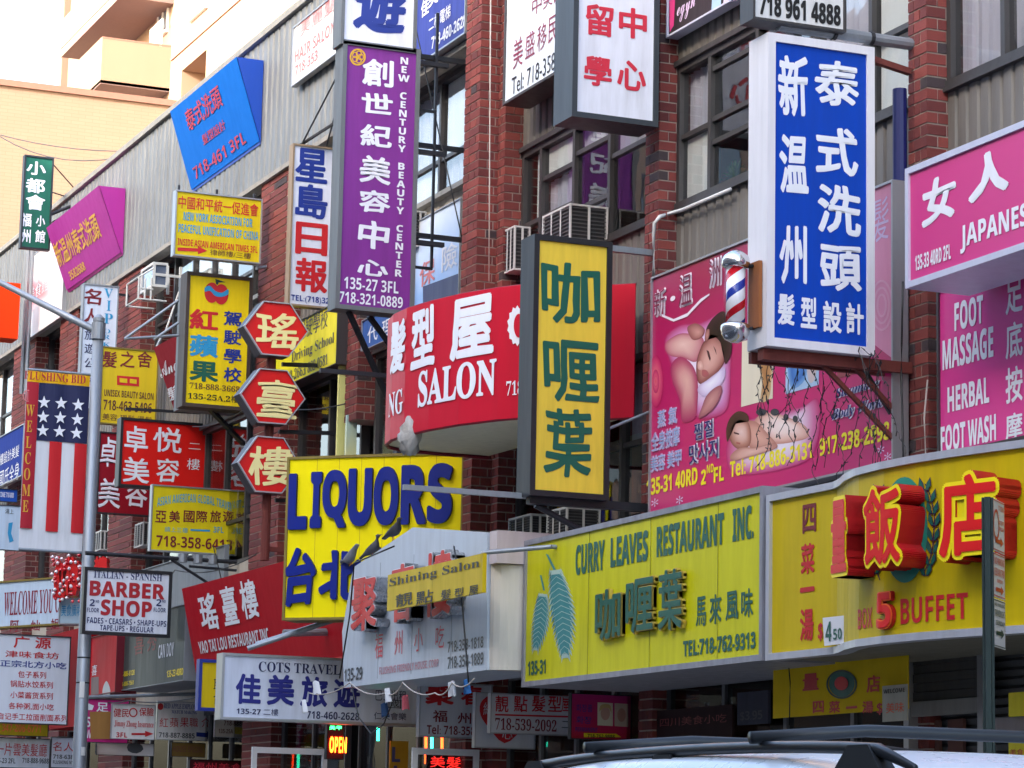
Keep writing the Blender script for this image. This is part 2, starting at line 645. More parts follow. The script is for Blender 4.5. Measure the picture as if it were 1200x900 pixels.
# ------------------------------------------------------------------ sign boxes
def shell(P, z0, z1, depth, m, parent, name='panel', outs=0.0, u0=None, u1=None):
    """a solid standing on the path: front sheet, back sheet, ends"""
    us = [c for c in P.c]
    if u0 is not None: us = [u0]+[c for c in us if u0 < c < u1]+[u1]
    v = []
    for u in us:
        a = P.at(u, outs)
        b = P.at(u, outs-depth)
        v += [(a.x, a.y, z0), (a.x, a.y, z1), (b.x, b.y, z0), (b.x, b.y, z1)]
    f = []
    for i in range(len(us)-1):
        k = 4*i
        f += [(k, k+4, k+5, k+1), (k+2, k+3, k+7, k+6), (k+1, k+5, k+7, k+3), (k, k+2, k+6, k+4)]
    k = 4*(len(us)-1)
    f += [(0, 1, 3, 2), (k, k+2, k+3, k+1)]
    return link(name, v, f, m, parent)
def frame(P, z0, z1, w, depth, m, parent, proud=0.02, ww=None):
    """four bars round a sign, butted end to end"""
    ww = ww or w
    fr = MB()
    us = P.c
    def strip(ua, ub, za, zb):
        uu = [ua]+[c for c in us if ua < c < ub]+[ub]
        v = []
        for u in uu:
            a = P.at(u, proud)
            b = P.at(u, -depth)
            v += [(a.x, a.y, za), (a.x, a.y, zb), (b.x, b.y, za), (b.x, b.y, zb)]
        f = []
        for i in range(len(uu)-1):
            k = 4*i
            f += [(k, k+4, k+5, k+1), (k+2, k+3, k+7, k+6), (k+1, k+5, k+7, k+3), (k, k+2, k+6, k+4)]
        k = 4*(len(uu)-1)
        f += [(0, 1, 3, 2), (k, k+2, k+3, k+1)]
        fr.add(v, f)
    strip(-w, P.L+w, z1, z1+w)
    strip(-w, P.L+w, z0-w, z0)
    strip(-w, 0, z0, z1)
    strip(P.L, P.L+w, z0, z1)
    return fr.build('frame', m, parent)
class Sign:
    pass
def sign(name, label, P, z0, z1, depth=0.15, face=None, fr=0.03, frm=None, cat='sign', group=None, back=None):
    o = Sign()
    o.P = P
    o.z0, o.z1 = z0, z1
    a = P.at(0)
    o.e = empty(name, (a.x, a.y, z0), label, cat, group)
    o.panel = shell(P, z0, z1, depth, face, o.e)
    if fr: o.fr = frame(P, z0, z1, fr, depth+0.01, frm or M_ALU, o.e)
    o.T = lambda s, xl, yt, yb, xr, m, **k: txt(P, s, xl, yt, yb, xr, ink(m) if isinstance(m, str) else m, o.e, **k)
    o.G = lambda pts, m, **k: poly(P, pts, ink(m) if isinstance(m, str) else m, o.e, **k)
    return o
def psign(name, label, X, xl, xr, yt, yb, **k):       # stands out square from the facade
    ym = (yt+yb)/2
    P = Path([(X, onX(xl, ym, X).y), (X, onX(xr, ym, X).y)])
    return sign(name, label, P, P.hit(xl, yb)[1], P.hit(xl, yt)[1], **k)
def fsign(name, label, Y, xl, xr, yt, yb, **k):       # lies along the facade
    P = Path([(onY(xl, (yt+yb)/2, Y).x, Y), (onY(xr, (yt+yb)/2, Y).x, Y)])
    return sign(name, label, P, P.hit(xl, yb)[1], P.hit(xl, yt)[1], **k)
def asign(name, label, X, Y, phi, xl, xr, yt, yb, **k):   # turned by phi about its left edge, which stands at X, Y
    d = Vector((math.cos(R(phi)), math.sin(R(phi))))
    P = Path([(X, Y), (X+d.x, Y+d.y)])
    ul, z1 = P.hit(xl, yt)
    ul, z0 = P.hit(xl, yb)
    ur = P.hit(xr, (yt+yb)/2)[0]
    P = Path([P.at(ul), P.at(ur)])
    return sign(name, label, P, z0, z1, **k)
def face(n, c=None, rough=0.4, grime=0.3, **k):
    k.setdefault('spec', 0.2)
    return mat('face_'+n, c, rough=rough, grime=grime, **k)

# ================================================================== SETTING
def setting():
    g = MB().add([(-600, -600, -0.15), (600, -600, -0.15), (600, 600, -0.15), (-600, 600, -0.15)], [(0, 1, 2, 3)]).build('ground', mat('ground_soil', (96, 92, 86), rough=0.95, grime=0.3))
    tag(g, kind='structure')
    r = MB().box(-140, 60, -3, 9.0, -0.14, 0.0).build('road', mat('asphalt', (66, 66, 68), rough=0.9, grime=0.3, bump=0.6, streak=False))
    tag(r, kind='structure')
    ln = MB()
    for i in range(20):
        ln.box(-130+i*9, -126.5+i*9, 2.94, 3.06, 0.001, 0.005)
    tag(ln.build('lane_marking', mat('road_paint', (220, 214, 190), rough=0.7, grime=0.4)), kind='structure')
    for n, a, b in (('pavement', 9.0, 12.3), ('opposite_pavement', -7.0, -3.0)):
        p = MB().box(-140, 60, a+(0.18 if n == 'pavement' else 0), b-(0.18 if n != 'pavement' else 0), -0.14, 0.14).build(n, mat('concrete_flags', (150, 146, 140), rough=0.9, grime=0.3, bump=0.3))
        tag(p, kind='structure')
    k = MB().box(-140, 60, 9.003, 9.178, -0.14, 0.13).box(-140, 60, -3.178, -3.003, -0.14, 0.13)
    tag(k.build('kerb', mat('kerb_stone', (140, 140, 138), rough=0.85, grime=0.3)), kind='structure')
setting()

def ribbed(x0, x1, z0, z1, Y, m, parent, name='ribbed_panel', pitch=0.17, d=0.022):
    v = []
    f = []
    n = max(1, int(round((x1-x0)/pitch)))
    w = (x1-x0)/n
    xs = []
    for i in range(n):
        a = x0+i*w
        xs += [(a, 0), (a+w*0.62, 0), (a+w*0.70, d), (a+w*0.92, d)]
    xs.append((x1, 0))
    for x, q in xs:
        v += [(x, Y+q, z0), (x, Y+q, z1)]
    for i in range(len(xs)-1):
        f.append((2*i, 2*i+2, 2*i+3, 2*i+1))
    # closing back
    n0 = len(v)
    v += [(x0, Y+0.12, z0), (x0, Y+0.12, z1), (x1, Y+0.12, z0), (x1, Y+0.12, z1)]
    f += [(n0, n0+1, n0+3, n0+2), (0, 1, n0+1, n0), (n0-2, n0+2, n0+3, n0-1)]
    bot = [2*i for i in range(len(xs))]
    f.append(tuple(reversed(bot))+(n0, n0+2))
    f.append(tuple(b+1 for b in bot)+(n0+3, n0+1))
    return link(name, v, f, m, parent)
def window(bld, x0, x1, z0, z1, Y, cols, cells, fm=M_BRONZE, t=0.06, rail=0.45):
    """cols: fractions of mullions; cells: per column list of (fraction of rail, fills)"""
    b = MB()
    b.box(x0, x1, Y-0.06, Y+0.06, z1-t, z1).box(x0, x1, Y-0.08, Y+0.06, z0, z0+t)
    xs = [x0]+[x0+(x1-x0)*c for c in cols]+[x1]
    b.box(x0, x0+t, Y-0.059, Y+0.06, z0+t, z1-t).box(x1-t, x1, Y-0.059, Y+0.06, z0+t, z1-t)
    for x in xs[1:-1]:
        b.box(x-t/2, x+t/2, Y-0.057, Y+0.06, z0+t, z1-t)
    w = None
    fill = []
    for i in range(len(xs)-1):
        a = xs[i]+(t if i == 0 else t/2)
        c = xs[i+1]-(t if i == len(xs)-2 else t/2)
        rails, kinds = cells[i % len(cells)]
        zs = [z0+t]+[z0+(z1-z0)*q for q in rails]+[z1-t]
        for q in zs[1:-1]:
            b.box(a, c, Y-0.04, Y+0.04, q-0.025, q+0.025)
        for j in range(len(zs)-1):
            fill.append((a, c, zs[j]+(0.025 if j else 0), zs[j+1]-(0.025 if j < len(zs)-2 else 0), kinds[j % len(kinds)]))
    w = b.build('window', fm, bld)
    for a, c, p, q, kd in fill:
        MB().box(a+0.001, c-0.001, Y-0.01, Y+0.002, p+0.001, q-0.001).build('pane', GLASS, w)
        if kd == 'b':
            MB().box(a+0.02, c-0.02, Y+0.025, Y+0.035, p, q).build('blind', M_BLIND, w)
        elif kd == 'c':
            n = 14
            v = []
            for k in range(n+1):
                x = a+(c-a)*k/n
                yy = Y+0.06+0.02*math.sin(k*1.9)
                v += [(x, yy, p), (x, yy, q)]
            link('curtain', v, [(2*k, 2*k+2, 2*k+3, 2*k+1) for k in range(n)], M_CURT, w)
        elif kd == 'h':
            MB().box(a+0.02+(c-a)*0.42, c-0.02, Y+0.025, Y+0.035, p, q).build('blind', M_BLIND, w)
    return w
BR = {}
def unit_brick():
    if 'b' not in BR:
        me = bpy.data.meshes.new('brick')
        b = 0.06
        v = []
        mb = MB().box(-.5, .5, -.5, .5, -.5, .5)
        me.from_pydata(mb.v, [], mb.f)
        me.materials.append(M_BRICK)
        me.update()
        BR['b'] = me
    return BR['b']
def pilaster(bld, x0, x1, z0, z1, zi=(), Yf=11.75, Yb=12.25, course=0.1):
    """brick pier; courses inside the ranges zi are laid brick by brick"""
    core = MB().box(x0+0.009, x1-0.009, Yf+0.009, Yb, z0, z1).build('pilaster', M_MORTAR, bld)
    mass = MB()
    n = int((z1-z0)/course)
    j = 0.016
    w = x1-x0
    for k in range(n):
        za = z0+k*course
        c = za+course/2
        hh = course-j
        jobs = []
        if k % 2 == 0:
            fx = [(x0, x0+w*0.33), (x0+w*0.33, x1)]
            jobs += [((a+b)/2 + (0 if b == x1 else 0), (b-a)-(0 if b == x1 else j), Yf+0.05, 0.1, 0) for a, b in fx]
            jobs.append((x1-0.05, 0.1, (Yf+0.112+Yb)/2, Yb-Yf-0.112, 1))
        else:
            fx = [(x0, x0+w*0.5-0.05), (x0+w*0.5-0.05, x1-0.11)]
            jobs += [((a+b)/2, (b-a)-j*0.9, Yf+0.05, 0.1, 0) for a, b in fx]
            md = Yf+0.2
            jobs.append((x1-0.05, 0.1, (Yf+md-j)/2, md-Yf-j, 1))
            jobs.append((x1-0.05, 0.1, (md+Yb)/2, Yb-md, 1))
        single = any(a <= c <= b for a, b in zi)
        for cx, sx, cy, sy, sd in jobs:
            dj = random.uniform(-0.003, 0.003)
            if single:
                o = bpy.data.objects.new('brick', unit_brick())
                o.parent = core
                o.location = Vector((cx, cy+dj, c))-wloc(core)
                o.scale = (sx, sy, hh)
                COL.objects.link(o)
            else:
                mass.box(cx-sx/2, cx+sx/2, cy-sy/2+dj, cy+sy/2+dj, c-hh/2, c+hh/2)
    if mass.v:
        tag(mass.build('brickwork', M_BRICKS, core), kind='stuff')
    return core
def FX(px, py=300, Y=11.75):
    return onY(px, py, Y).x
# ================================================================== BUILDINGS
def main_buildings():
    M_WALL = mat('rear_brick_wall', (128, 84, 74), rough=0.9, grime=0.3, bump=0.3)
    M_BEIGE = mat('beige_render', (176, 168, 152), rough=0.85, grime=0.3, bump=0.3)
    M_CONC = mat('concrete_band', (150, 146, 138), rough=0.85, grime=0.35, bump=0.3)
    M_FLASH = mat('roof_flashing', (150, 148, 140), rough=0.6, metal=0.2, grime=0.4)
    # ---------------- right building
    b = empty('shop_building', (-24, 12, 0), 'brick and grey clad shop building at the right carrying the pink and blue salon signs', 'building', 'shop buildings joined in one row')
    XE = 2.0
    body = MB()
    body.box(-28.9, XE, 25.6, 26, 0, 13).box(-28.9, -28.6, 12.4, 25.6, 0, 12.8).box(XE-0.3, XE, 12.4, 25.6, 0, 12.8)
    body.build('wall', M_WALL, b)
    MB().box(-28.6, XE, 12.26, 25.6, 12.8, 13.0).build('roof', mat('roofing_felt', (60, 58, 56), rough=0.95), b)
    for z in (3.45, 6.9, 9.9):
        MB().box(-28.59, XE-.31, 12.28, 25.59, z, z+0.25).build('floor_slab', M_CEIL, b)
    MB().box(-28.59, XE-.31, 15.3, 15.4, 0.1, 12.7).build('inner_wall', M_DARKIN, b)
    p1a, p1b = FX(1064, 100), FX(1086, 100)
    p2a, p2b = FX(756, 200), FX(772, 200)
    pA1 = -28.48
    pB = onY(590, 250, 11.73).x
    pilaster(b, p1a, p1b, 0.14, 13.0, zi=((7.2, 9.0), (4.8, 5.9)))
    pilaster(b, p2a, p2b, 0.14, 13.0, zi=((5.3, 9.6),))
    pilaster(b, pA1+0.005, pB, 0.14, 13.0, Yf=11.73, zi=((7.6, 9.6),))
    pilaster(b, -14.6, -14.28, 0.14, 13.0)
    pilaster(b, -9.6, -9.28, 0.14, 13.0)
    pilaster(b, -4.6, -4.28, 0.14, 13.0)
    bays = [(pB, p2a), (p2b, p1a), (p1b, -14.6), (-14.28, -9.6), (-9.28, -4.6), (-4.28, XE)]
    for i, (a, c) in enumerate(bays):
        a += 0.003
        c -= 0.003
        ribbed(a, c, 9.36, 12.95, 11.95, M_SPAN, b)
        ribbed(a, c, 6.55, 7.81, 11.95, M_SPAN, b)
        ribbed(a, c, 3.5, 4.75, 11.95, M_SPAN, b)
        MB().box(a, c, 11.90, 12.2, 9.30, 9.355).box(a, c, 11.90, 12.2, 7.813, 7.85).build('sill', M_BRONZE, b)
        MB().box(a, c, 11.90, 12.25, 12.955, 13.06).build('coping', M_FLASH, b)
        def fr(px, py): return (onY(px, py, 12.0).x-a)/(c-a)
        if i == 0:
            cols = [fr(638, 250), fr(677, 230), fr(719, 210)]
            cells = [([0.42], 'gh'), ([0.42, 0.72], 'gcb'), ([0.35, 0.78], 'ggc'), ([0.62], 'gc')]
        elif i == 1:
            cols = [fr(837, 150), fr(893, 110), fr(960, 80), 0.8]
            cells = [([0.5], 'bc'), ([0.36, 0.52, 0.87], 'gggc'), ([0.5], 'gg'), ([0.5], 'bc'), ([0.5], 'bb')]
        elif i == 2:
            cols = [fr(1182, 50), 0.5, 0.75]
            cells = [([], 'c'), ([], 'c'), ([], 'g')]
        else:
            cols = [0.25, 0.5, 0.75]
            cells = [([0.5], 'gb'), ([0.5], 'cg')]
        window(b, a, c, 7.851, 9.299, 12.0, cols, cells)
        window(b, a, c, 4.755, 6.545, 12.0, [0.25, 0.5, 0.75], [([0.5], 'gg'), ([0.5], 'gc')])
    # shopfronts at street level
    sf = mat('shopfront_metal', (120, 120, 122), rough=0.4, metal=0.5, grime=0.3)
    for i, (a, c) in enumerate(bays):
        if i == 2:
            sh = MB()
            z = 2.2
            while z < 3.4:
                sh.add([(a, 11.86, z), (c, 11.86, z), (c, 11.84, z+0.045), (a, 11.84, z+0.045), (c, 11.87, z+0.07), (a, 11.87, z+0.07)], [(0, 1, 2, 3), (3, 2, 4, 5)])
                z += 0.07
            sh.box(a, c, 11.87, 11.95, 2.2, 3.42)
            sh.build('roller_shutter', mat('shutter_slats', (96, 94, 92), rough=0.5, metal=0.4, grime=0.4), b)
        n = 4
        w = MB()
        for k in range(n+1):
            x = a+(c-a)*k/n
            w.box(max(a, x-0.03), min(c, x+0.03), 11.9, 11.98, 0.14, 3.4)
        w.box(a, c, 11.905, 11.975, 3.401, 3.499).box(a, c, 11.905, 11.975, 0.45, 0.55)
        wf = w.build('shopfront', sf, b)
        for k in range(n):
            x0 = a+(c-a)*k/n+0.035
            x1 = a+(c-a)*(k+1)/n-0.035
            MB().box(x0, x1, 11.93, 11.94, 0.56, 3.39).build('pane', SHOPGLASS, wf)
    # ---------------- left building
    d = empty('shop_building', (-42, 12, 0), 'brick shop building at the left with a tall ribbed pale grey parapet', 'building', 'shop buildings joined in one row')
    X0, X1 = -56.0, -28.95
    body = MB()
    body.box(X0, X1, 25.6, 26, 0, 13).box(X0, X0+.3, 12.4, 25.6, 0, 12.8)
    body.build('wall', M_WALL, d)
    MB().box(X0+.31, X1, 12.26, 25.6, 12.8, 13.0).build('roof', mat('roofing_felt'), d)
    for z in (3.5, 7.9, 11.0):
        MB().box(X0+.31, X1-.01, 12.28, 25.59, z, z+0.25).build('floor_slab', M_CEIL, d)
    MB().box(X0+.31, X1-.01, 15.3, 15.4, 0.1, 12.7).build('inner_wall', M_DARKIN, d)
    pls = []
    for px0, px1, py in ((15, 40, 450), (70, 90, 400), (136, 164, 400), (300, 333, 400), (406, 420, 400)):
        pls.append((FX(px0, py), FX(px1, py)))
    for i, (a, c) in enumerate(pls):
        z0 = 6.9 if i == 4 else 0.14
        pilaster(d, a, c, z0, 11.2 if i < 4 else 9.3)
    pilaster(d, onY(545, 100, 11.5).x, pA1, 0.14, 13.0, Yf=11.5, Yb=12.3, zi=((8.3, 11.2),))
    e = pls+[(onY(545, 100, 11.5).x, pA1)]
    e = [(X0, X0+0.3)]+e
    for i in range(len(e)-1):
        a = e[i][1]+0.003
        c = e[i+1][0]-0.003
        if i != 5:
            ribbed(a, c, 7.8, 9.3, 11.97, M_SPAN, d)
        else:
            ribbed(a, c, 7.8, 9.3, 11.97, M_BEIGE, d, pitch=0.6)
        MB().box(a, c, 11.88, 12.2, 9.301, 9.36).build('sill', M_FLASH, d)
        n = max(2, int((c-a)/0.95))
        window(d, a, c, 9.361, 10.84, 12.05, [k/n for k in range(1, n)], [([0.32], 'gg'), ([0.32], 'bc'), ([0.32], 'cb'), ([0.32], 'gb')])
        MB().box(a, c, 11.93, 12.2, 10.841, 10.899).build('lintel', M_BRONZE, d)
        window(d, a, c, 5.55, 7.74, 12.05, [k/n for k in range(1, n)], [([0.3], 'gg'), ([0.3], 'gg'), ([0.3], 'gc')])
        MB().box(a, c, 11.93, 12.2, 7.741, 7.799).build('lintel', M_BRONZE, d)
        MB().box(a, c, 11.93, 12.2, 3.5, 5.549).build('spandrel_wall', M_BEIGE, d)
        w = MB()
        for k in range(n+1):
            x = a+(c-a)*k/n
            w.box(max(a, x-0.03), min(c, x+0.03), 11.9, 11.98, 0.14, 3.42)
        w.box(a, c, 11.905, 11.975, 3.421, 3.499)
        wf = w.build('shopfront', sf, d)
        for k in range(n):
            MB().box(a+(c-a)*k/n+0.035, a+(c-a)*(k+1)/n-0.035, 11.93, 11.94, 0.2, 3.42).build('pane', SHOPGLASS, wf)
    # parapet runs in front of all piers
    segs = [X0, -51.2, -46.2, -41.2, -36.6, -32.6, onY(545, 100, 11.5).x]
    for a, c in zip(segs, segs[1:]):
        ribbed(a+0.004, c-0.004, 10.9, 13.0, 11.72, M_SPAN2, d, pitch=0.24)
        MB().box(a, c-0.002, 11.66, 12.26, 13.005, 13.10).build('coping', M_FLASH, d)
        MB().box(a, c-0.002, 11.70, 11.9, 10.83, 10.897).build('flashing', M_CONC, d)
main_buildings()

def low_wall():
    m = mat('peach_brick_wall', (134, 113, 96), rough=0.9, grime=0.06, scale=0.5)
    t = m.node_tree
    br = t.nodes.new('ShaderNodeTexBrick')
    br.inputs['Scale'].default_value = 1.0
    br.inputs['Brick Width'].default_value = 0.4
    br.inputs['Row Height'].default_value = 0.1
    br.inputs['Mortar Size'].default_value = 0.008
    br.inputs['Color1'].default_value = (*lin((136, 115, 98)), 1)
    br.inputs['Color2'].default_value = (*lin((133, 112, 95)), 1)
    br.inputs['Mortar'].default_value = (*lin((126, 105, 88)), 1)
    tc = t.nodes.new('ShaderNodeTexCoord')
    mp = t.nodes.new('ShaderNodeMapping')
    mp.inputs['Rotation'].default_value = (R(90), 0, R(90))
    sp = t.nodes.new('ShaderNodeSeparateXYZ')
    cb = t.nodes.new('ShaderNodeCombineXYZ')
    ad = t.nodes.new('ShaderNodeMath')
    t.links.new(tc.outputs['Object'], sp.inputs[0])
    t.links.new(sp.outputs[0], ad.inputs[0])
    t.links.new(sp.outputs[1], ad.inputs[1])
    t.links.new(ad.outputs[0], cb.inputs[0])
    t.links.new(sp.outputs[2], cb.inputs[1])
    t.links.new(cb.outputs[0], br.inputs['Vector'])
    t.links.new(br.outputs['Color'], t.nodes['Principled BSDF'].inputs['Base Color'])
    cap = mat('brown_coping', (130, 96, 84), rough=0.8)
    e = empty('apartment_building', (-75, 14, 0), 'low peach brick building wing with a thin brown coping behind the row at the left', 'building')
    Y0, Y1 = 8.5, 23.4
    MB().box(-86, -75, Y0, Y1, 0, 22.15).build('wall', m, e)
    MB().box(-86.05, -74.93, Y0-.05, Y1, 22.151, 22.33).build('coping', cap, e)
    # ---- tower with balconies
    peach = mat('peach_tower_wall', (138, 115, 97), rough=0.9, grime=0.05, scale=0.4)
    und = mat('balcony_soffit', (120, 100, 96), rough=0.9)
    wf = mat('white_window_frame', (225, 225, 225), rough=0.5)
    e = empty('apartment_building', (-90, 24, 0), 'tall pale peach apartment tower with projecting balconies at the upper left', 'building')
    w = MB()
    T = 24.0
    ox0, oz1 = onY(213, 80, T), 0
    a = onY(213, 85, T); bq = onY(242, 60, T)
    xo0, xo1 = a.x, bq.x
    zo0, zo1 = onY(213, 120, T).z, onY(213, 83, T).z
    w.box(-101, xo0, T, 44, 0, 46).box(xo0, xo1, T+1.6, 44, 0, 46).box(xo0, xo1, T, T+1.6, 0, zo0-1.5).box(xo0, xo1, T, T+1.6, zo1, 46).box(xo1, -50, T, 44, 0, 46)
    w.build('wall', peach, e)
    bandz = onY(176, 92, T).z
    MB().box(-86.5, -50, T-0.05, T-0.002, bandz-0.06, bandz+0.06).build('string_course', mat('brown_coping'), e)
    c2 = onX(120, 46, -86.6)
    zb = onX(150, 101, -86.6).z
    zt = onX(120, 45, -86.6).z
    def balcony(z0, z1):
        n = 8
        out = [(-86.6, T)]+[(-86.6, c2.y)]
        for k in range(n+1):
            th = math.pi/2*k/n
            out.append((-89.5-2.2*math.sin(th), c2.y+1.57*(1-math.cos(th))))
        out.append((-91.8, T))
        m_ = len(out)
        v = [(x, y, z) for z in (z0, z1) for x, y in out]
        f = [(i, i+1, m_+i+1, m_+i) for i in range(m_-1)]
        o = link('balcony', v, f+[tuple(range(m_, 2*m_))], peach, e)
        link('soffit', [(x, y, z0-0.02) for x, y in out]+[(x, y, z0+0.1) for x, y in out], [tuple(reversed(range(m_)))]+[(i, i+1, m_+i+1, m_+i) for i in range(m_-1)], und, o)
        # parapet coping
        link('coping', [(x, y, z1+q) for q in (0.005, 0.07) for x, y in out], [(i, i+1, m_+i+1, m_+i) for i in range(m_-1)]+[tuple(range(m_, 2*m_))], mat('brown_coping'), o)
        return o
    balcony(zb, zt)
    MB().box(-94.5, -86.5, 22.2, T-.003, zb+2.95, zb+3.25).build('balcony_slab', und, e)
    MB().box(-94.52, -86.48, 22.18, T-.004, zb+3.26, zb+4.3).build('balcony', peach, e)
    # glazed bay beside the balcony and windows with small grilles
    def win(px0, px1, pya, pyb, n=3, ac=False):
        A = onY(px0, pya, T); B = onY(px1, pya, T); z0 = onY(px0, pyb, T).z
        fr = MB()
        fr.box(A.x, B.x, T-0.08, T-.003, A.z-0.08, A.z).box(A.x, B.x, T-0.12, T-.003, z0, z0+0.08)
        for k in range(n+1):
            x = A.x+(B.x-A.x)*k/n
            fr.box(x-0.04, x+0.04, T-0.075, T-.003, z0+.081, A.z-.081)
        o = fr.build('window', wf, e)
        MB().box(A.x, B.x, T-0.03, T-.005, z0+.085, A.z-.085).build('pane', mat('sky_glass', (96, 106, 124), rough=0.05, grime=0, spec=1.0), o)
        return o
    win(148, 172, -20, 46)
    win(189, 200, -30, 45, 2)
    win(226, 245, -20, 25, 2)
    win(84, 99, 26, 52, 2)
    for x in (187, 193, 199, 205):
        pass
    A = onY(187, 52, T); B = onY(201, 40, T)
    g = MB()
    z0 = onY(187, 68, T).z
    for k in range(9):
        x = A.x+(B.x-A.x)*k/8
        g.box(x-0.02, x+0.02, T-0.35, T-0.31, z0, z0+0.9)
    g.box(A.x-.02, B.x+.02, T-0.36, T-0.3, z0+0.9, z0+0.94).box(A.x-.02, B.x+.02, T-0.36, T-.003, z0-0.05, z0-.001)
    g.build('grille', wf, e)
    w2 = MB().box(-101.3, -100.9, T-0.25, T-.003, 18, 46).build('corner_pipe', mat('brown_coping'), e)
low_wall()

def opposite():
    """the far side of the street, behind and left of the camera: seen only in reflections and as shade"""
    m = mat('opposite_brick', (140, 92, 76), rough=0.9, grime=0.3)
    m2 = mat('opposite_glass', (60, 70, 84), rough=0.08, grime=0, spec=0.8)
    segs = [(-74, -50, 20.6), (-50, -28, 21.3), (-28, -6, 20.7), (-6, 24, 21.0)]
    cols = [(150, 146, 142), (170, 168, 164), (150, 140, 134), (160, 160, 160)]
    for i, (a, b, h) in enumerate(segs):
        e = empty('apartment_building', (a, -7, 0), ['tan', 'cream', 'red brick', 'grey'][i]+' building on the opposite side of the street behind the camera', 'building', None)
        mm = mat('opposite_wall_%s' % 'abcd'[i], cols[i], rough=0.9, grime=0.3)
        MB().box(a, b-0.05, -20, -7, 0, h).build('wall', mm, e)
        for r_ in range(7):
            for c_ in range(int((b-a)/3)):
                z = 1.6+r_*3.2
                if z+1.7 > h: continue
                MB().box(a+0.8+c_*3, a+2.4+c_*3, -7.0, -6.94, z, z+1.7).build('window', m2, e)
opposite()
# ================================================================== SIGNS
def bars(e, name, m, *seg, w=0.05, h=0.05, r=None):
    """straight members in world coordinates, one part each"""
    for a, b in seg:
        mb = MB()
        if r: mb.tube([a, b], r, 10)
        else: mb.bar(a, b, w, h)
        mb.build(name, m, e)
def cable(name, label, pts, r, m, cat='cable', sag=0.0, parent=None):
    P = []
    for a, b in zip(pts, pts[1:]):
        a = Vector(a); b = Vector(b)
        n = 8 if sag else 3
        for k in range(n):
            t = k/n
            q = a.lerp(b, t)
            q.z -= sag*4*t*(1-t)
            P.append(q)
    P.append(Vector(pts[-1]))
    o = MB().tube(P, r, 6).build(name, m, parent, smooth=True, origin=None if parent else P[0])
    if not parent: tag(o, label, cat)
    return o
def rp(s, px, py, out=0.0):
    u, z = s.P.hit(px, py)
    p = s.P.at(u, out)
    return Vector((p.x, p.y, z))

def purple_and_above():
    X = -29.3
    s = psign('vertical_sign', 'tall purple vertical sign with white characters and the words new century beauty center', X, 402, 484, 51, 357,
              depth=0.24, face=face('purple', (130, 54, 144)), fr=0.05, frm=mat('sign_housing', (112, 116, 118), rough=0.5, metal=0.3, grime=0.3))
    for c, a, b in zip('創世紀美容中心', (67, 107, 144, 181, 221, 257, 303), (99, 131, 170, 213, 247, 290, 322)):
        i = '創世紀美容中心'.index(c)
        s.T(c, 424+(-0.9*i), a, b, 461-1.0*i, 'white', brush=0.015, off=0.03)
    s.T('NEW CENTURY BEAUTY CENTER', 463.5, 66, 324, 477, 'white', v=True, off=0.015)
    s.T('135-27 3FL', 403, 324, 338, 467, 'white')
    s.T('718-321-0889', 397, 341, 354, 472, 'white')
    g = ink('gold')
    ring(s.P, 419, 67, 9.5, 10, 2.0, g, s.e)
    for k in range(5):
        th = 2*math.pi*k/5
        ring(s.P, 419+3.8*math.cos(th), 67+4*math.sin(th), 3.6, 3.8, 1.2, g, s.e, proud=0.007+k*0.0007, n=16)
    # support arms to the pier and the thin ladder frame
    ey = s.P.p[1].y+0.05
    for py in (56, 161, 268):
        z = s.P.hit(484, py)[1]
        bars(s.e, 'arm', M_DARKM, ((X-0.3, ey, z), (X-0.3, 11.93, z)), ((X-0.15, ey, z-0.12), (X-0.15, 11.48, z-0.12)), w=0.07, h=0.05)
    za, zb = s.P.hit(486, 5)[1], s.P.hit(486, 308)[1]
    bars(s.e, 'arm', M_DARKM, ((X-0.2, ey+0.28, zb), (X-0.2, ey+0.28, za)), w=0.03, h=0.03)
    bars(s.e, 'arm', M_DARKM, ((X-0.22, ey, zb), (X-0.22, ey+0.3, zb)), ((X-0.22, ey, s.P.hit(486, 122)[1]), (X-0.22, ey+0.3, s.P.hit(486, 122)[1])), w=0.03, h=0.03)
    # diagonal braces below
    z0 = s.z0-0.05
    bars(s.e, 'brace', M_DARKM, ((X-0.1, s.P.p[0].y+0.15, z0), (X-0.9, 11.7, z0-1.9)), ((X-0.25, s.P.p[0].y+0.45, z0), (X-0.7, 11.9, z0-1.2)), w=0.05, h=0.05)
    bars(s.e, 'brace', M_DARKM, ((onX(375, 434, X).x, onX(375, 434, X).y, onX(375, 434, X).z), (X, 11.7, onX(480, 442, X).z)), w=0.05, h=0.05)
    t = psign('vertical_sign', 'white lightbox with one large blue character on top of the purple sign', X, 404, 485, -45, 48,
              depth=0.26, face=face('white', (232, 234, 246)), fr=0.04, frm=MATS['sign_housing'])
    t.T('遊', 415, -28, 34, 476, 'blue', off=0.045, brush=0.02)
purple_and_above()

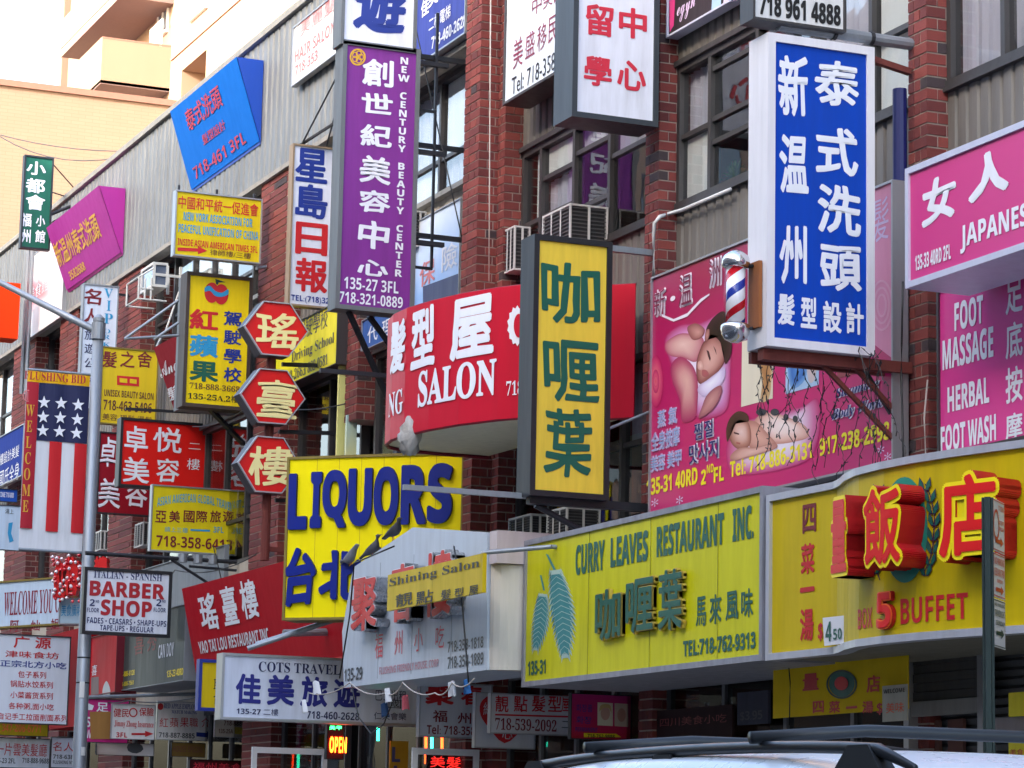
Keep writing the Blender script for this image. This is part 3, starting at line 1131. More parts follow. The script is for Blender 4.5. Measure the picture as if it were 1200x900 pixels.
def blue_salon():
    X = -19.45
    s = psign('vertical_sign', 'tall blue and white lightbox sign with white characters and a barber pole on its side', X, 907, 1015, 49, 396,
              depth=0.30, face=face('royal', (8, 68, 180)), fr=0.07, frm=mat('white_housing', (226, 224, 228), rough=0.4, grime=0.2))
    P = s.P
    for c, a, b, l, r in (('新', 62, 134, 912, 947), ('温', 155, 224, 913, 947), ('州', 262, 331, 914, 945), ('泰', 68, 121, 955, 1007), ('式', 147, 203, 956, 1005), ('洗', 214, 272, 957, 1009), ('頭', 285, 338, 960, 1009)):
        s.T(c, l, a, b, r, 'white', off=0.028, brush=0.02)
    for c, l, r, a in (('髮', 911, 931, 343), ('型', 938, 957, 347), ('設', 964, 986, 352), ('計', 991, 1012, 354)):
        s.T(c, l, a, a+37, r, 'white', off=0.03)
    # beam, pipe and struts
    zb = s.z0-0.12
    bars(s.e, 'beam', M_RUST, ((X-0.12, P.p[0].y-0.05, zb), (X-0.12, 11.74, zb)), w=0.1, h=0.09)
    bars(s.e, 'beam', M_RUST, ((X-0.3, P.p[0].y-0.05, zb), (X-0.3, 11.74, zb)), w=0.05, h=0.09)
    for a, b in (((948, 411), (1052, 520)), ((985, 412), (1056, 490))):
        A = onX(*a, X-0.15); B = onX(*b, X-0.15)
        bars(s.e, 'strut', M_RUST, (A, B), w=0.035, h=0.035)
    B = onX(1052, 498, X-0.2)
    bars(s.e, 'strut', M_DARKM, (onX(1000, 412, X-0.2), B), w=0.03, h=0.03)
    A = onX(912, 29, X-0.1); B = onX(1080, 50, X-0.1)
    bars(s.e, 'pipe', M_GALV, ((A.x, A.y, A.z), (A.x, 11.76, A.z)), r=0.05)
    for y in (A.y+0.5, A.y+0.85):
        MB().tube([(A.x, y, A.z), (A.x, y+0.03, A.z)], 0.062, 12).build('collar', M_DARKM, s.e)
    bars(s.e, 'strut', M_RUST, ((A.x, P.p[1].y+0.06, A.z-0.17), (A.x, 11.74, A.z-0.24)), w=0.06, h=0.05)
    # small box above
    t = psign('phone_sign', 'white sign with the black number 718 961 4888 above the blue sign', X, 884, 988, -24, 20, depth=0.2, face=face('paper', (224, 224, 222)), fr=0.02, frm=M_BRONZE)
    t.T('718 961 4888', 889, -8, 17, 985, 'black', off=0.03)
    # barber pole
    py = onX(862, 345, -19.66)
    cx, cy = py.x, py.y
    zt = onX(862, 293, cx).z; zl = onX(862, 402, cx).z
    e = empty('barber_pole', (cx, cy, zl), 'chrome barber pole with red white and blue stripes bolted to a brown board', 'barber pole')
    H = zt-zl
    chrome = mat('chrome', (220, 220, 222), rough=0.12, metal=1.0, grime=0.1)
    r = 0.10
    MB().lathe(cx, cy, [(0.02, zt), (0.05, zt-0.012), (r, zt-0.05), (r+0.015, zt-0.09), (r+0.015, zt-0.13), (r-0.01, zt-0.15)], 28).build('cap', chrome, e, smooth=True)
    MB().lathe(cx, cy, [(0.03, zl), (r-0.01, zl+0.03), (r+0.012, zl+0.07), (r+0.02, zl+0.11), (r+0.02, zl+0.14), (r-0.01, zl+0.16)], 28).build('cap', chrome, e, smooth=True)
    bm = mat('barber_stripes', (240, 240, 244), rough=0.2, grime=0)
    tt = bm.node_tree
    tc = tt.nodes.new('ShaderNodeTexCoord')
    sp = tt.nodes.new('ShaderNodeSeparateXYZ')
    tt.links.new(tc.outputs['Object'], sp.inputs[0])
    at = tt.nodes.new('ShaderNodeMath'); at.operation = 'ARCTAN2'
    tt.links.new(sp.outputs[1], at.inputs[0]); tt.links.new(sp.outputs[0], at.inputs[1])
    m1 = tt.nodes.new('ShaderNodeMath'); m1.operation = 'MULTIPLY'; m1.inputs[1].default_value = -1/(2*math.pi)
    tt.links.new(at.outputs[0], m1.inputs[0])
    m2 = tt.nodes.new('ShaderNodeMath'); m2.operation = 'MULTIPLY_ADD'; m2.inputs[1].default_value = 3.0
    tt.links.new(sp.outputs[2], m2.inputs[0]); tt.links.new(m1.outputs[0], m2.inputs[2])
    fr = tt.nodes.new('ShaderNodeMath'); fr.operation = 'FRACT'
    tt.links.new(m2.outputs[0], fr.inputs[0])
    cr = tt.nodes.new('ShaderNodeValToRGB'); cr.color_ramp.interpolation = 'CONSTANT'
    el = cr.color_ramp.elements
    W_ = (*lin((240, 240, 244)), 1)
    el[0].color = W_
    el[1].position = 0.25; el[1].color = (*lin((24, 50, 150)), 1)
    for p_, c_ in ((0.47, W_), (0.75, (*lin((206, 26, 40)), 1)), (0.95, W_)):
        q = el.new(p_); q.color = c_
    tt.links.new(fr.outputs[0], cr.inputs[0])
    tt.links.new(cr.outputs[0], tt.nodes['Principled BSDF'].inputs['Base Color'])
    MB().lathe(0, 0, [(r-0.022, 0.155), (r-0.022, H-0.145)], 28).build('striped_cylinder', bm, None, smooth=True)
    cyl = COL.objects['striped_cylinder']; cyl.parent = e
    MB().lathe(cx, cy, [(r-0.004, zl+0.16), (r-0.004, zt-0.15)], 28).build('glass_tube', glass_mat('clear_tube', (0.95, 0.95, 0.95), refl=0.35), e, smooth=True)
    wood = mat('brown_board', (146, 84, 36), rough=0.6, grime=0.35)
    bx = cx-0.12
    MB().box(cx-0.02, cx+0.16, cy+0.125, cy+0.155, zl+0.12, zt-0.1).build('board', wood, e)
    for z in (zl+0.12, zt-0.13):
        MB().bar((cx, cy+0.08, z), (cx+0.07, cy+0.126, z), 0.04, 0.02).build('bracket', M_DARKM, e)
blue_salon()

def curry_vertical():
    X = -24.3
    s = psign('vertical_sign', 'tall yellow vertical lightbox with three green brush characters in a dark frame', X, 629, 709, 281, 574,
              depth=0.3, face=face('curry_yellow', (238, 206, 70)), fr=0.055, frm=mat('black_frame', (36, 36, 40), rough=0.4, metal=0.2, grime=0.2))
    wh = mat('pale_green_line', (170, 210, 150), rough=0.5)
    for c, a, b, l, r in (('咖', 303, 376, 633, 703), ('喱', 396, 470, 636, 702), ('葉', 476, 556, 638, 694)):
        s.T(c, l, a, b, r, 'green', off=0.02, brush=0.018)
    z1, z0 = s.z1+0.03, s.z0-0.08
    bars(s.e, 'arm', M_GALV, ((X-0.15, s.P.p[1].y+0.06, z1), (X-0.15, 11.74, z1)), w=0.06, h=0.06)
    bars(s.e, 'arm', M_DARKM, ((X-0.15, s.P.p[0].y, z0), (X-0.15, 11.9, z0)), w=0.09, h=0.08)
    bars(s.e, 'brace', M_GALV, ((X-0.1, s.P.p[1].y+0.06, s.P.hit(709, 502)[1]), (X-0.1, 11.9, s.P.hit(757, 470)[1])), r=0.015)
    bars(s.e, 'brace', M_DARKM, ((X-0.2, s.P.p[0].y+0.1, z0-0.04), (X-0.2, 11.9, z0-0.62)), r=0.03)
    A = onX(612, 581, X-0.2); B = onX(472, 591, X-0.2)
    bars(s.e, 'arm', M_GALV, ((A.x, A.y, A.z), (B.x, B.y, A.z)), w=0.05, h=0.05)
    X = -24.2
    t = psign('hanging_sign', 'white square lightbox with four red characters in a thick dark frame near the top', X, 677, 766, -60, 131,
              depth=0.42, face=face('white2', (226, 228, 238)), fr=0.055, frm=mat('slate_frame', (62, 68, 74), rough=0.4, metal=0.3, grime=0.2))
    for c, l, r, a, b in (('留', 686, 719, 3, 40), ('中', 725, 758, 7, 43), ('學', 684, 717, 64, 99), ('心', 723, 757, 69, 104), ('遊', 688, 720, -50, -10), ('國', 727, 760, -48, -8)):
        t.T(c, l, a, b, r, 'crimson', off=0.03)
curry_vertical()

def curry_leaves():
    s = fsign('shop_sign', 'wide yellow green fascia sign reading curry leaves restaurant inc. with two fern leaves', 10.6, 617, 892, 640, 799, depth=1.25,
              face=face('curry_lime', (212, 208, 12), grime=0.3), fr=0.05, frm=mat('worn_aluminium', (160, 160, 168), rough=0.5, metal=0.4, grime=0.5))
    g = dict(off=0.03)
    s.T('CURRY', 675, 639, 675, 709, 'green', **g)
    s.T('LEAVES', 716, 630, 666, 760, 'green', **g)
    s.T('RESTAURANT', 770, 617, 654, 849, 'green', **g)
    s.T('INC.', 859, 596, 636, 884, 'green', **g)
    gold = mat('gold_edge', (214, 190, 96), rough=0.3, metal=0.4)
    for c, l, r, a, b in (('咖', 699, 729, 693, 752), ('喱', 735, 767, 681, 744), ('葉', 773, 801, 670, 740)):
        s.T(c, l, a, b, r, 'green', ex=0.035, off=0.02, outline=(gold, 0.012))
    for c, l, r, a, b in (('馬', 816, 828, 700, 735), ('來', 832, 846, 697, 732), ('風', 851, 866, 694, 728), ('味', 869, 883, 691, 725)):
        s.T(c, l, a, b, r, 'green', off=0.02, brush=0.01)
    s.T('TEL:718-762-9313', 801, 751, 770, 886, 'green', off=0.025)
    s.T('135-31', 619, 775, 792, 640, 'green', off=0.02)
    # two fern leaves
    lf = mat('leaf_print', (60, 140, 140), rough=0.5)
    lw = mat('leaf_print_light', (190, 214, 200), rough=0.5)
    def leaf(tip, base, w, n, k):
        ax = Vector((base[0]-tip[0], base[1]-tip[1]))
        L = ax.length
        d = ax/L
        q = Vector((-d.y, d.x))
        out = []
        for sd in (1, -1):
            rng = range(n+1) if sd == 1 else range(n, -1, -1)
            for i in rng:
                t = i/n
                ww = w*math.sin(math.pi*min(1, t*0.8+0.08))**0.8
                p = Vector(tip)+ax*t+Vector((math.sin(t*3)*k, 0))
                for f_ in ((0.6, 1.0) if sd == 1 else (1.0, 0.6)):
                    pp = p+q*sd*ww*f_-d*(6 if f_ == 1.0 else 0)
                    out.append((pp.x, pp.y))
        s.G(out, lw, proud=0.004, name='leaf')
        c = Vector((sum(a[0] for a in out)/len(out), sum(a[1] for a in out)/len(out)))
        s.G([tuple(c+(Vector(a)-c)*0.9) for a in out], lf, proud=0.008, name='leaf')
        for i in range(1, n):
            t = i/n
            p = Vector(tip)+ax*t+Vector((math.sin(t*3)*k, 0))
            ww = w*0.8*math.sin(math.pi*min(1, t*0.8+0.08))**0.8
            for sd in (1, -1):
                a = p; b = p+q*sd*ww-d*7
                m_ = Vector((0, 0.35))
                s.G([tuple(a-m_), tuple(b-m_), tuple(b+m_), tuple(a+m_)], lw, proud=0.011, name='leaf_vein')
    leaf((663, 771), (650, 662), 16, 16, 3)
    leaf((628, 762), (637, 690), 11, 13, 2)
    s.G([(640, 649), (643, 650), (652, 668), (649, 668)], lf, name='leaf_stem')
    s.G([(633, 674), (635, 674), (639, 692), (637, 692)], lf, name='leaf_stem')
    for k in range(3):
        u = s.P.L*(0.3+0.27*k)
        a = s.P.at(u, 0.003)
        MB().box(a.x-0.004, a.x+0.004, a.y-0.001, a.y+0.002, s.z0+.002, s.z1-.002).build('panel_joint', mat('joint_line', (150, 146, 30), rough=0.6), s.e)
    return s
CL = curry_leaves()

def buffet():
    Y = 10.6
    x0 = onY(905, 680, 10.62).x
    pts = [(x0, 10.62), (-18.95, 10.66), (-18.85, 10.66), (-18.65, 10.60), (-18.4, 10.50), (-18.1, 10.42), (-17.7, 10.40), (-17.3, 10.43), (-16.9, 10.50), (-16.5, 10.60), (-16.1, 10.71), (-15.6, 10.83), (-15.0, 10.92), (-14.4, 10.95)]
    P = Path(pts)
    z1 = P.hit(905, 588)[1]; z0 = P.hit(905, 766)[1]
    s = sign('shop_sign', 'long yellow sign with a bulging curved end and big raised red characters', P, z0, z1, depth=0.06,
             face=face('buffet_yellow', (206, 180, 8), grime=0.25), fr=0)
    met = MATS['worn_aluminium']
    frame(P, z0, z1, 0.055, 0.08, mat('bright_aluminium', (196, 198, 206), rough=0.35, metal=0.4, grime=0.25), s.e, proud=0.03)
    # soffit under the bulging box and its top
    us = [P.at(u) for u in P.c]
    v = [(p.x, p.y+0.07, z) for z in (z0-0.04,) for p in us]+[(p.x, 11.85, z0-0.04) for p in us]
    m_ = len(us)
    cm = mat('canopy_soffit', (120, 114, 96), rough=0.6, grime=0.3)
    link('soffit', v, [(i, m_+i, m_+i+1, i+1) for i in range(m_-1)], cm, s.e)
    link('canopy_top', [(x, y, z1+0.03) for x, y, z in v], [(i, i+1, m_+i+1, m_+i) for i in range(m_-1)], met, s.e)
    red = mat('neon_red_side', (176, 20, 26), rough=0.3, grime=0.15)
    redf = mat('neon_red_face', (226, 24, 24), rough=0.35, grime=0.05)
    yel = mat('neon_yellow_edge', (255, 230, 20), rough=0.4, grime=0)
    for c, l, r, a, b in (('量', 976, 994, 588, 673), ('飯', 1014, 1057, 575, 665), ('店', 1102, 1169, 560, 655)):
        s.T(c, l, a, b, r, redf, ex=0.22, off=0.028, outline=(yel, 0.05), side=red, name='character')
    Qn = P.offset(0.212)
    bp = mat('neon_backing', (250, 226, 10), rough=0.35, grime=0.05)
    for q_ in ([(1021, 592), (1049, 586), (1051, 648), (1022, 656)], [(1117, 580), (1160, 574), (1162, 640), (1112, 646)], [(981, 596), (989, 595), (989, 668), (981, 668)]):
        poly(Qn, q_, bp, s.e, proud=0.0, name='backing')
    teal = mat('teal_print', (20, 138, 118), rough=0.4)
    ell(P, 1061, 621, 27, 62, teal, s.e, n=36, proud=0.008, name='emblem')
    lg = mat('laurel_green', (10, 96, 82), rough=0.4)
    ln_ = mat('laurel_outline', (60, 30, 70), rough=0.5)
    def laurel(path, flip=1):
        for i in range(len(path)-1):
            x, y = path[i]
            for sd in (-1, 1):
                L = [(x, y+9), (x+sd*3, y+9), (x+sd*7.5, y+2), (x+sd*6.5, y-8), (x+sd*2, y-1)]
                s.G(L, ln_, proud=0.010, name='laurel_leaf')
                c = (sum(p[0] for p in L)/5, sum(p[1] for p in L)/5)
                s.G([(c[0]+(p[0]-c[0])*.8, c[1]+(p[1]-c[1])*.8) for p in L], lg, proud=0.013, name='laurel_leaf')
            x2, y2 = path[i+1]
            s.G([(x-.7, y), (x+.7, y), (x2+.7, y2), (x2-.7, y2)], ln_, proud=0.007, name='laurel_stem')
        x, y = path[-1]
    laurel([(1085, 567), (1091, 580), (1094, 594), (1096, 608), (1095, 625), (1094, 640), (1091, 654), (1086, 666), (1081, 674)])
    laurel([(1031, 575), (1026, 590), (1024, 610), (1024, 630), (1025, 648), (1027, 664), (1032, 680)])
    for c, l, r, a, b in (('四', 941, 957, 592, 626), ('菜', 939, 955, 638, 674), ('一', 938, 955, 689, 695), ('湯', 938, 954, 714, 752)):
        s.T(c, l, a, b, r, 'maroon' if c == '四' else 'red', off=0.03)
    s.T('$', 959, 730, 752, 965, 'red', off=0.03)
    s.T('BOX', 1006, 714, 738, 1023, 'red')
    s.T('BUFFET', 1056, 702, 732, 1135, 'red')
    s.T('5', 1029, 696, 737, 1046, mat('neon_red_face'), ex=0.03, off=0.01, outline=(mat('orange_print', (255, 120, 50), rough=0.4), 0.03), side=red)
    pp = mat('taped_paper', (226, 226, 228), rough=0.8, grime=0.1)
    NP = Path([(x0, 10.585), (-18.4, 10.585)])
    q = tag(poly(NP, [(964, 724), (992, 721), (990, 754), (966, 757)], pp, None, proud=0.0, name='paper_note'), 'white paper note with 4.50 written on it taped to the yellow sign', 'note')
    # give the note its own lettering
    o = txt(NP, '4', 968, 729, 752, 975, ink('green'), q, 'sans', proud=0.005, off=0.0, name='lettering')
    o = txt(NP, '50', 977, 737, 750, 987, ink('green'), q, 'sans', proud=0.005, name='lettering')
    return s
BF = buffet()

def salon_awning():
    pts = [(-28.25, 11.6), (-28.26, 11.0), (-28.2, 10.55), (-28.06, 10.35), (-27.85, 10.24), (-27.5, 10.17), (-27.1, 10.17), (-26.6, 10.25), (-26.1, 10.38), (-25.6, 10.60), (-25.35, 10.77), (-25.15, 10.98), (-25.05, 11.25), (-24.95, 11.55), (-24.78, 11.72)]
    P = Path(pts)
    z1 = P.hit(520, 349)[1]
    z0 = P.hit(520, 500)[1]
    s = sign('salon_awning', 'red curved fabric awning reading salon with white brush characters and a comb emblem', P, z0, z1, depth=0.02,
             face=face('awning_red', (198, 26, 50), rough=0.35, grime=0.1), fr=0, cat='awning')
    us = [P.at(u, -0.02) for u in P.c]
    m_ = len(us)
    v = [(p.x, p.y, z0+0.02) for p in us]
    link('soffit', v, [tuple(range(m_))], mat('awning_lining', (206, 198, 172), rough=0.7, grime=0.2), s.e)
    link('canopy_top', [(x, y, z1-0.03) for x, y, z in v], [tuple(reversed(range(m_)))], MATS['face_awning_red'], s.e)
    ed = MB().tube([Vector((p.x, p.y, z1)) for p in us], 0.012, 6).tube([Vector((p.x, p.y, z0)) for p in us], 0.02, 6)
    ed.build('piping', mat('dark_red_piping', (120, 14, 34), rough=0.5), s.e)
    for c, l, r, a, b in (('髮', 459, 476, 380, 440), ('型', 483, 511, 364, 434), ('屋', 528, 579, 352, 424)):
        s.T(c, l, a, b, r, 'white', off=0.035, brush=0.015, proud=0.012)
    s.T('SALON', 491, 436, 478, 582, 'white', style='serif', off=0.02, proud=0.012)
    s.T('NG', 457, 462, 490, 473, 'white', style='serif', off=0.01, proud=0.014)
    s.T('718', 594, 447, 464, 613, 'white', style='serif', proud=0.012)
    w = ink('white')
    pts_ = []
    for k in range(28):
        th = 2*math.pi*k/28
        rr = 1.0 if k % 2 else 0.86
        pts_.append((607+12*rr*math.cos(th), 382+24*rr*math.sin(th)))
    s.G(pts_, w, proud=0.012, name='emblem')
    ell(P, 609, 382, 6, 14, MATS['face_awning_red'], s.e, proud=0.016, name='emblem')
    # crumpled plastic bag caught under the left end
    b = onY(480, 512, 10.2)
    vv = []
    ff = []
    n = 12; k_ = 7
    for j in range(k_):
        t = j/(k_-1)
        for i in range(n):
            th = 2*math.pi*i/n
            rr = (0.025+0.08*math.sin(t*math.pi*0.8+0.25))*(1+0.3*math.sin(i*3.1+j*2.3)+0.15*math.sin(i*5.3+j))
            vv.append((b.x+rr*math.cos(th), b.y+rr*math.sin(th), b.z+0.2-t*0.38+0.02*math.sin(i*2.1+j)))
    for j in range(k_-1):
        for i in range(n):
            ff.append((j*n+i, (j+1)*n+i, (j+1)*n+(i+1) % n, j*n+(i+1) % n))
    ff.append(tuple(range(n))); ff.append(tuple(reversed([(k_-1)*n+i for i in range(n)])))
    tag(link('plastic_bag', vv, ff, mat('crumpled_plastic', (176, 172, 166), rough=0.35, grime=0.4, bump=0.6), None, smooth=True, origin=b), 'crumpled whitish plastic bag caught under the left end of the red awning', 'bag')
salon_awning()

def massage_billboard():
    s = fsign('billboard', 'large magenta billboard with printed massage photos and yellow phone numbers behind the blue sign', 11.6, 764, 1047, 328, 604, depth=0.12,
              face=grad_mat('billboard_pink', (198, 34, 106), (150, 22, 72), 2, 0.35, 1.1), fr=0.02, frm=M_ALU)
    G = s.G
    HR = [(70, 40, 44), (48, 30, 30), (34, 22, 22)]
    F = lambda pts, cols, pr, **k: soft(s.P, pts, cols, s.e, proud=pr, **k)
    F([(779, 398), (797, 381), (822, 378), (846, 366), (857, 380), (857, 430), (855, 470), (846, 486), (818, 490), (806, 462), (788, 430)], [(178, 40, 100), (206, 130, 180), (228, 204, 232), (238, 226, 244), (236, 224, 242)], 0.003)
    F([(780, 403), (794, 392), (808, 391), (824, 396), (824, 410), (816, 424), (802, 420), (784, 416)], [(176, 84, 110), (204, 142, 146), (222, 174, 168), (234, 194, 184)], 0.0042, hx=-3, hy=-3)
    F([(798, 418), (812, 428), (818, 446), (818, 470), (815, 490), (800, 494), (797, 470), (788, 446), (787, 428)], [(166, 44, 96), (186, 96, 116), (214, 152, 150), (226, 176, 166)], 0.0052, hx=2, hy=-8)
    F([(806, 384), (816, 379), (826, 385), (825, 393), (818, 398), (811, 397)], [(140, 78, 80), (176, 118, 112), (206, 152, 142)], 0.0060, hx=2)
    F([(826, 400), (838, 391), (852, 398), (855, 410), (850, 424), (842, 436), (830, 446), (821, 450), (817, 441), (817, 424), (821, 410)], [(120, 62, 64), (158, 98, 92), (196, 140, 130), (216, 164, 152), (222, 172, 160)], 0.0068, hx=-3, hy=4)
    F([(827, 399), (829, 384), (838, 371), (849, 365), (857, 380), (858, 412), (851, 427), (849, 412), (844, 400), (834, 392)], HR, 0.0077)
    F([(827, 397), (828, 388), (832, 386), (832, 394), (829, 400)], [(150, 94, 88), (198, 140, 130)], 0.0086)
    F([(829, 446), (842, 436), (850, 430), (850, 444), (840, 456), (828, 465), (819, 460), (820, 452)], [(196, 172, 206), (228, 216, 238), (244, 240, 250)], 0.0090)
    F([(829, 464), (838, 455), (846, 452), (847, 460), (841, 474), (832, 484), (820, 490), (824, 476)], [(150, 80, 96), (184, 124, 122), (206, 150, 144)], 0.0098)
    for a in ([(829, 410), (832, 412), (834, 420), (833, 423), (831, 418)], [(837, 405), (840, 410), (841, 416), (839, 411)]):
        G(a, mat('photo_dark', (84, 44, 46), rough=0.5), proud=0.0105, name='printed_photo')
    F([(824, 434), (829, 434), (832, 439), (828, 442), (824, 440)], [(176, 100, 100), (186, 96, 100)], 0.0106)
    F([(819, 425), (823, 423), (826, 430), (823, 434), (819, 432)], [(206, 152, 142), (236, 196, 184)], 0.0108)
    for k, (rx_, ry_) in enumerate(((9, 31), (6.5, 23), (4, 14), (2.4, 7))):
        F([(769+rx_*math.cos(t_*0.785+k), 447+ry_*math.sin(t_*0.785+k)) for t_ in range(8)], [(182, 30, 92), (206, 62, 110), (222, 104, 124), (214, 80, 104)][k % 2:], 0.003+0.0008*k, name='printed_rose')
    G([(870, 400), (907, 392), (906, 467), (869, 477)], mat('photo_cream', (226, 216, 190), rough=0.5), proud=0.004, name='printed_photo')
    F([(890, 425), (898, 408), (905, 412), (905, 440), (902, 466), (892, 470), (894, 446)], [(206, 176, 130), (180, 132, 84), (170, 118, 70)], 0.006)
    G([(921, 390), (961, 382), (960, 451), (921, 462)], mat('photo_blue', (170, 200, 226), rough=0.5), proud=0.004, name='printed_photo')
    F([(924, 425), (934, 415), (946, 422), (944, 445), (928, 455)], [(120, 166, 210), (60, 110, 180), (90, 140, 200)], 0.006)
    F([(946, 402), (957, 396), (957, 440), (948, 446)], [(200, 190, 190), (216, 180, 164)], 0.0065)
    G([(978, 396), (1016, 388), (1016, 434), (982, 444)], mat('photo_russet', (156, 70, 74), rough=0.5), proud=0.004, name='printed_photo')
    F([(853, 516), (866, 496), (900, 486), (940, 476), (958, 467), (962, 490), (958, 520), (946, 540), (905, 553), (862, 556), (852, 540)], [(186, 40, 104), (206, 120, 160), (226, 200, 216), (236, 226, 236), (240, 234, 240)], 0.0035)
    F([(884, 496), (893, 485), (908, 484), (929, 491), (945, 500), (948, 512), (930, 518), (907, 520), (890, 512)], [(196, 138, 122), (226, 184, 168), (240, 216, 206), (244, 226, 218)], 0.0050, hx=4, hy=-4)
    F([(872, 496), (886, 494), (900, 508), (911, 522), (898, 527), (882, 526), (874, 514)], [(180, 122, 106), (208, 154, 136), (222, 172, 152)], 0.0058)
    F([(857, 496), (866, 491), (877, 494), (881, 508), (879, 522), (868, 527), (859, 521), (855, 510)], [(140, 88, 74), (184, 128, 110), (220, 176, 160), (234, 200, 188)], 0.0066, hx=2, hy=-3)
    F([(853, 518), (852, 502), (857, 489), (866, 482), (876, 485), (878, 494), (868, 492), (860, 498), (857, 508)], [(86, 54, 44), (56, 36, 32)], 0.0075)
    F([(857, 534), (868, 525), (888, 524), (908, 519), (911, 525), (892, 532), (874, 537), (860, 540)], [(176, 120, 106), (214, 164, 148), (228, 186, 170)], 0.0084)
    G([(861, 506), (867, 508), (867, 509.5), (861, 508)], mat('photo_dark'), proud=0.0093, name='printed_photo')
    G([(864, 518), (869, 519), (868, 521), (864, 520)], mat('photo_lips', (176, 96, 90), rough=0.5), proud=0.0093, name='printed_photo')
    for x, y, rx_, ry_ in ((893, 483, 6, 4), (909, 483, 5, 4), (922, 489, 3, 4), (933, 491, 3, 4)):
        ell(s.P, x, y, rx_, ry_, ink('dkgrey'), s.e, proud=0.0095, name='printed_stone')
    w = ink('offwhite')
    wo = mat('print_white', (236, 226, 236), rough=0.5)
    dp = mat('print_plum', (120, 16, 62), rough=0.5)
    s.T('新', 768, 342, 372, 781, dp, off=0.0, outline=(wo, 0.05))
    s.T('·', 786, 348, 354, 792, wo)
    s.T('温', 797, 325, 360, 812, dp, off=0.0, outline=(wo, 0.05))
    s.T('洲', 832, 306, 338, 846, dp, off=0.0, outline=(wo, 0.05))
    for a in (((776, 368), (790, 374), (806, 367), (822, 350), (832, 344), (832, 346), (822, 354), (806, 371), (790, 377), (776, 371)),):
        G(list(a), wo, proud=0.006, name='flourish')
    nb = mat('print_navy', (26, 30, 104), rough=0.5)
    lb = mat('print_paleblue', (150, 180, 224), rough=0.5)
    s.T('蒸 氣', 772, 482, 502, 794, lb, off=0.0, outline=(mat('print_lav', (224, 200, 230)), 0.04))
    s.T('全身按摩', 765, 508, 530, 797, lb, off=0.0, outline=(mat('print_lav'), 0.04))
    s.T('美容 美甲', 764, 535, 554, 799, lb, off=0.0, outline=(mat('print_lav'), 0.04))
    s.T('찜질', 815, 497, 517, 837, nb, off=0.01, outline=(wo, 0.05))
    s.T('맛사지', 809, 522, 545, 843, nb, off=0.01, outline=(wo, 0.05))
    ye = ink('lemon')
    s.T('135-31 40RD', 758, 562, 582, 818, ye, off=0.02)
    s.T('2', 822, 551, 569, 828, ye, off=0.02)
    s.T('ND', 829, 545, 555, 837, ye)
    s.T('FL', 837, 548, 566, 849, ye, off=0.02)
    s.T('Tel: 718-886-3131', 856, 540, 560, 952, ye, off=0.015)
    s.T('917-238-2998', 961, 514, 535, 1043, ye, off=0.015)
    s.T('Steaming', 981, 456, 470, 1032, nb, style='ital', outline=(wo, 0.03))
    s.T('Body Work', 976, 480, 496, 1036, nb, style='ital', outline=(wo, 0.03))
    pk = mat('faint_pink_print', (232, 150, 176), rough=0.5)
    G([(1020, 222), (1046, 211), (1046, 420), (1020, 400)], pk, proud=0.003, name='printed_fade')
    s.T('髮', 1023, 236, 286, 1042, mat('print_lav'), proud=0.006, off=0.0)
    for r_ in (30, 22, 14):
        ring(s.P, 1034, 358, r_*0.45, r_, 2.5, mat('print_rose_pale', (236, 170, 190), rough=0.5), s.e, proud=0.006, n=26)
    for (x, y) in ((1033, 528), (1041, 536), (768, 590), (797, 587)):
        s.T('*', x-4, y-5, y+5, x+4, mat('print_lav'), off=0.0)
massage_billboard()

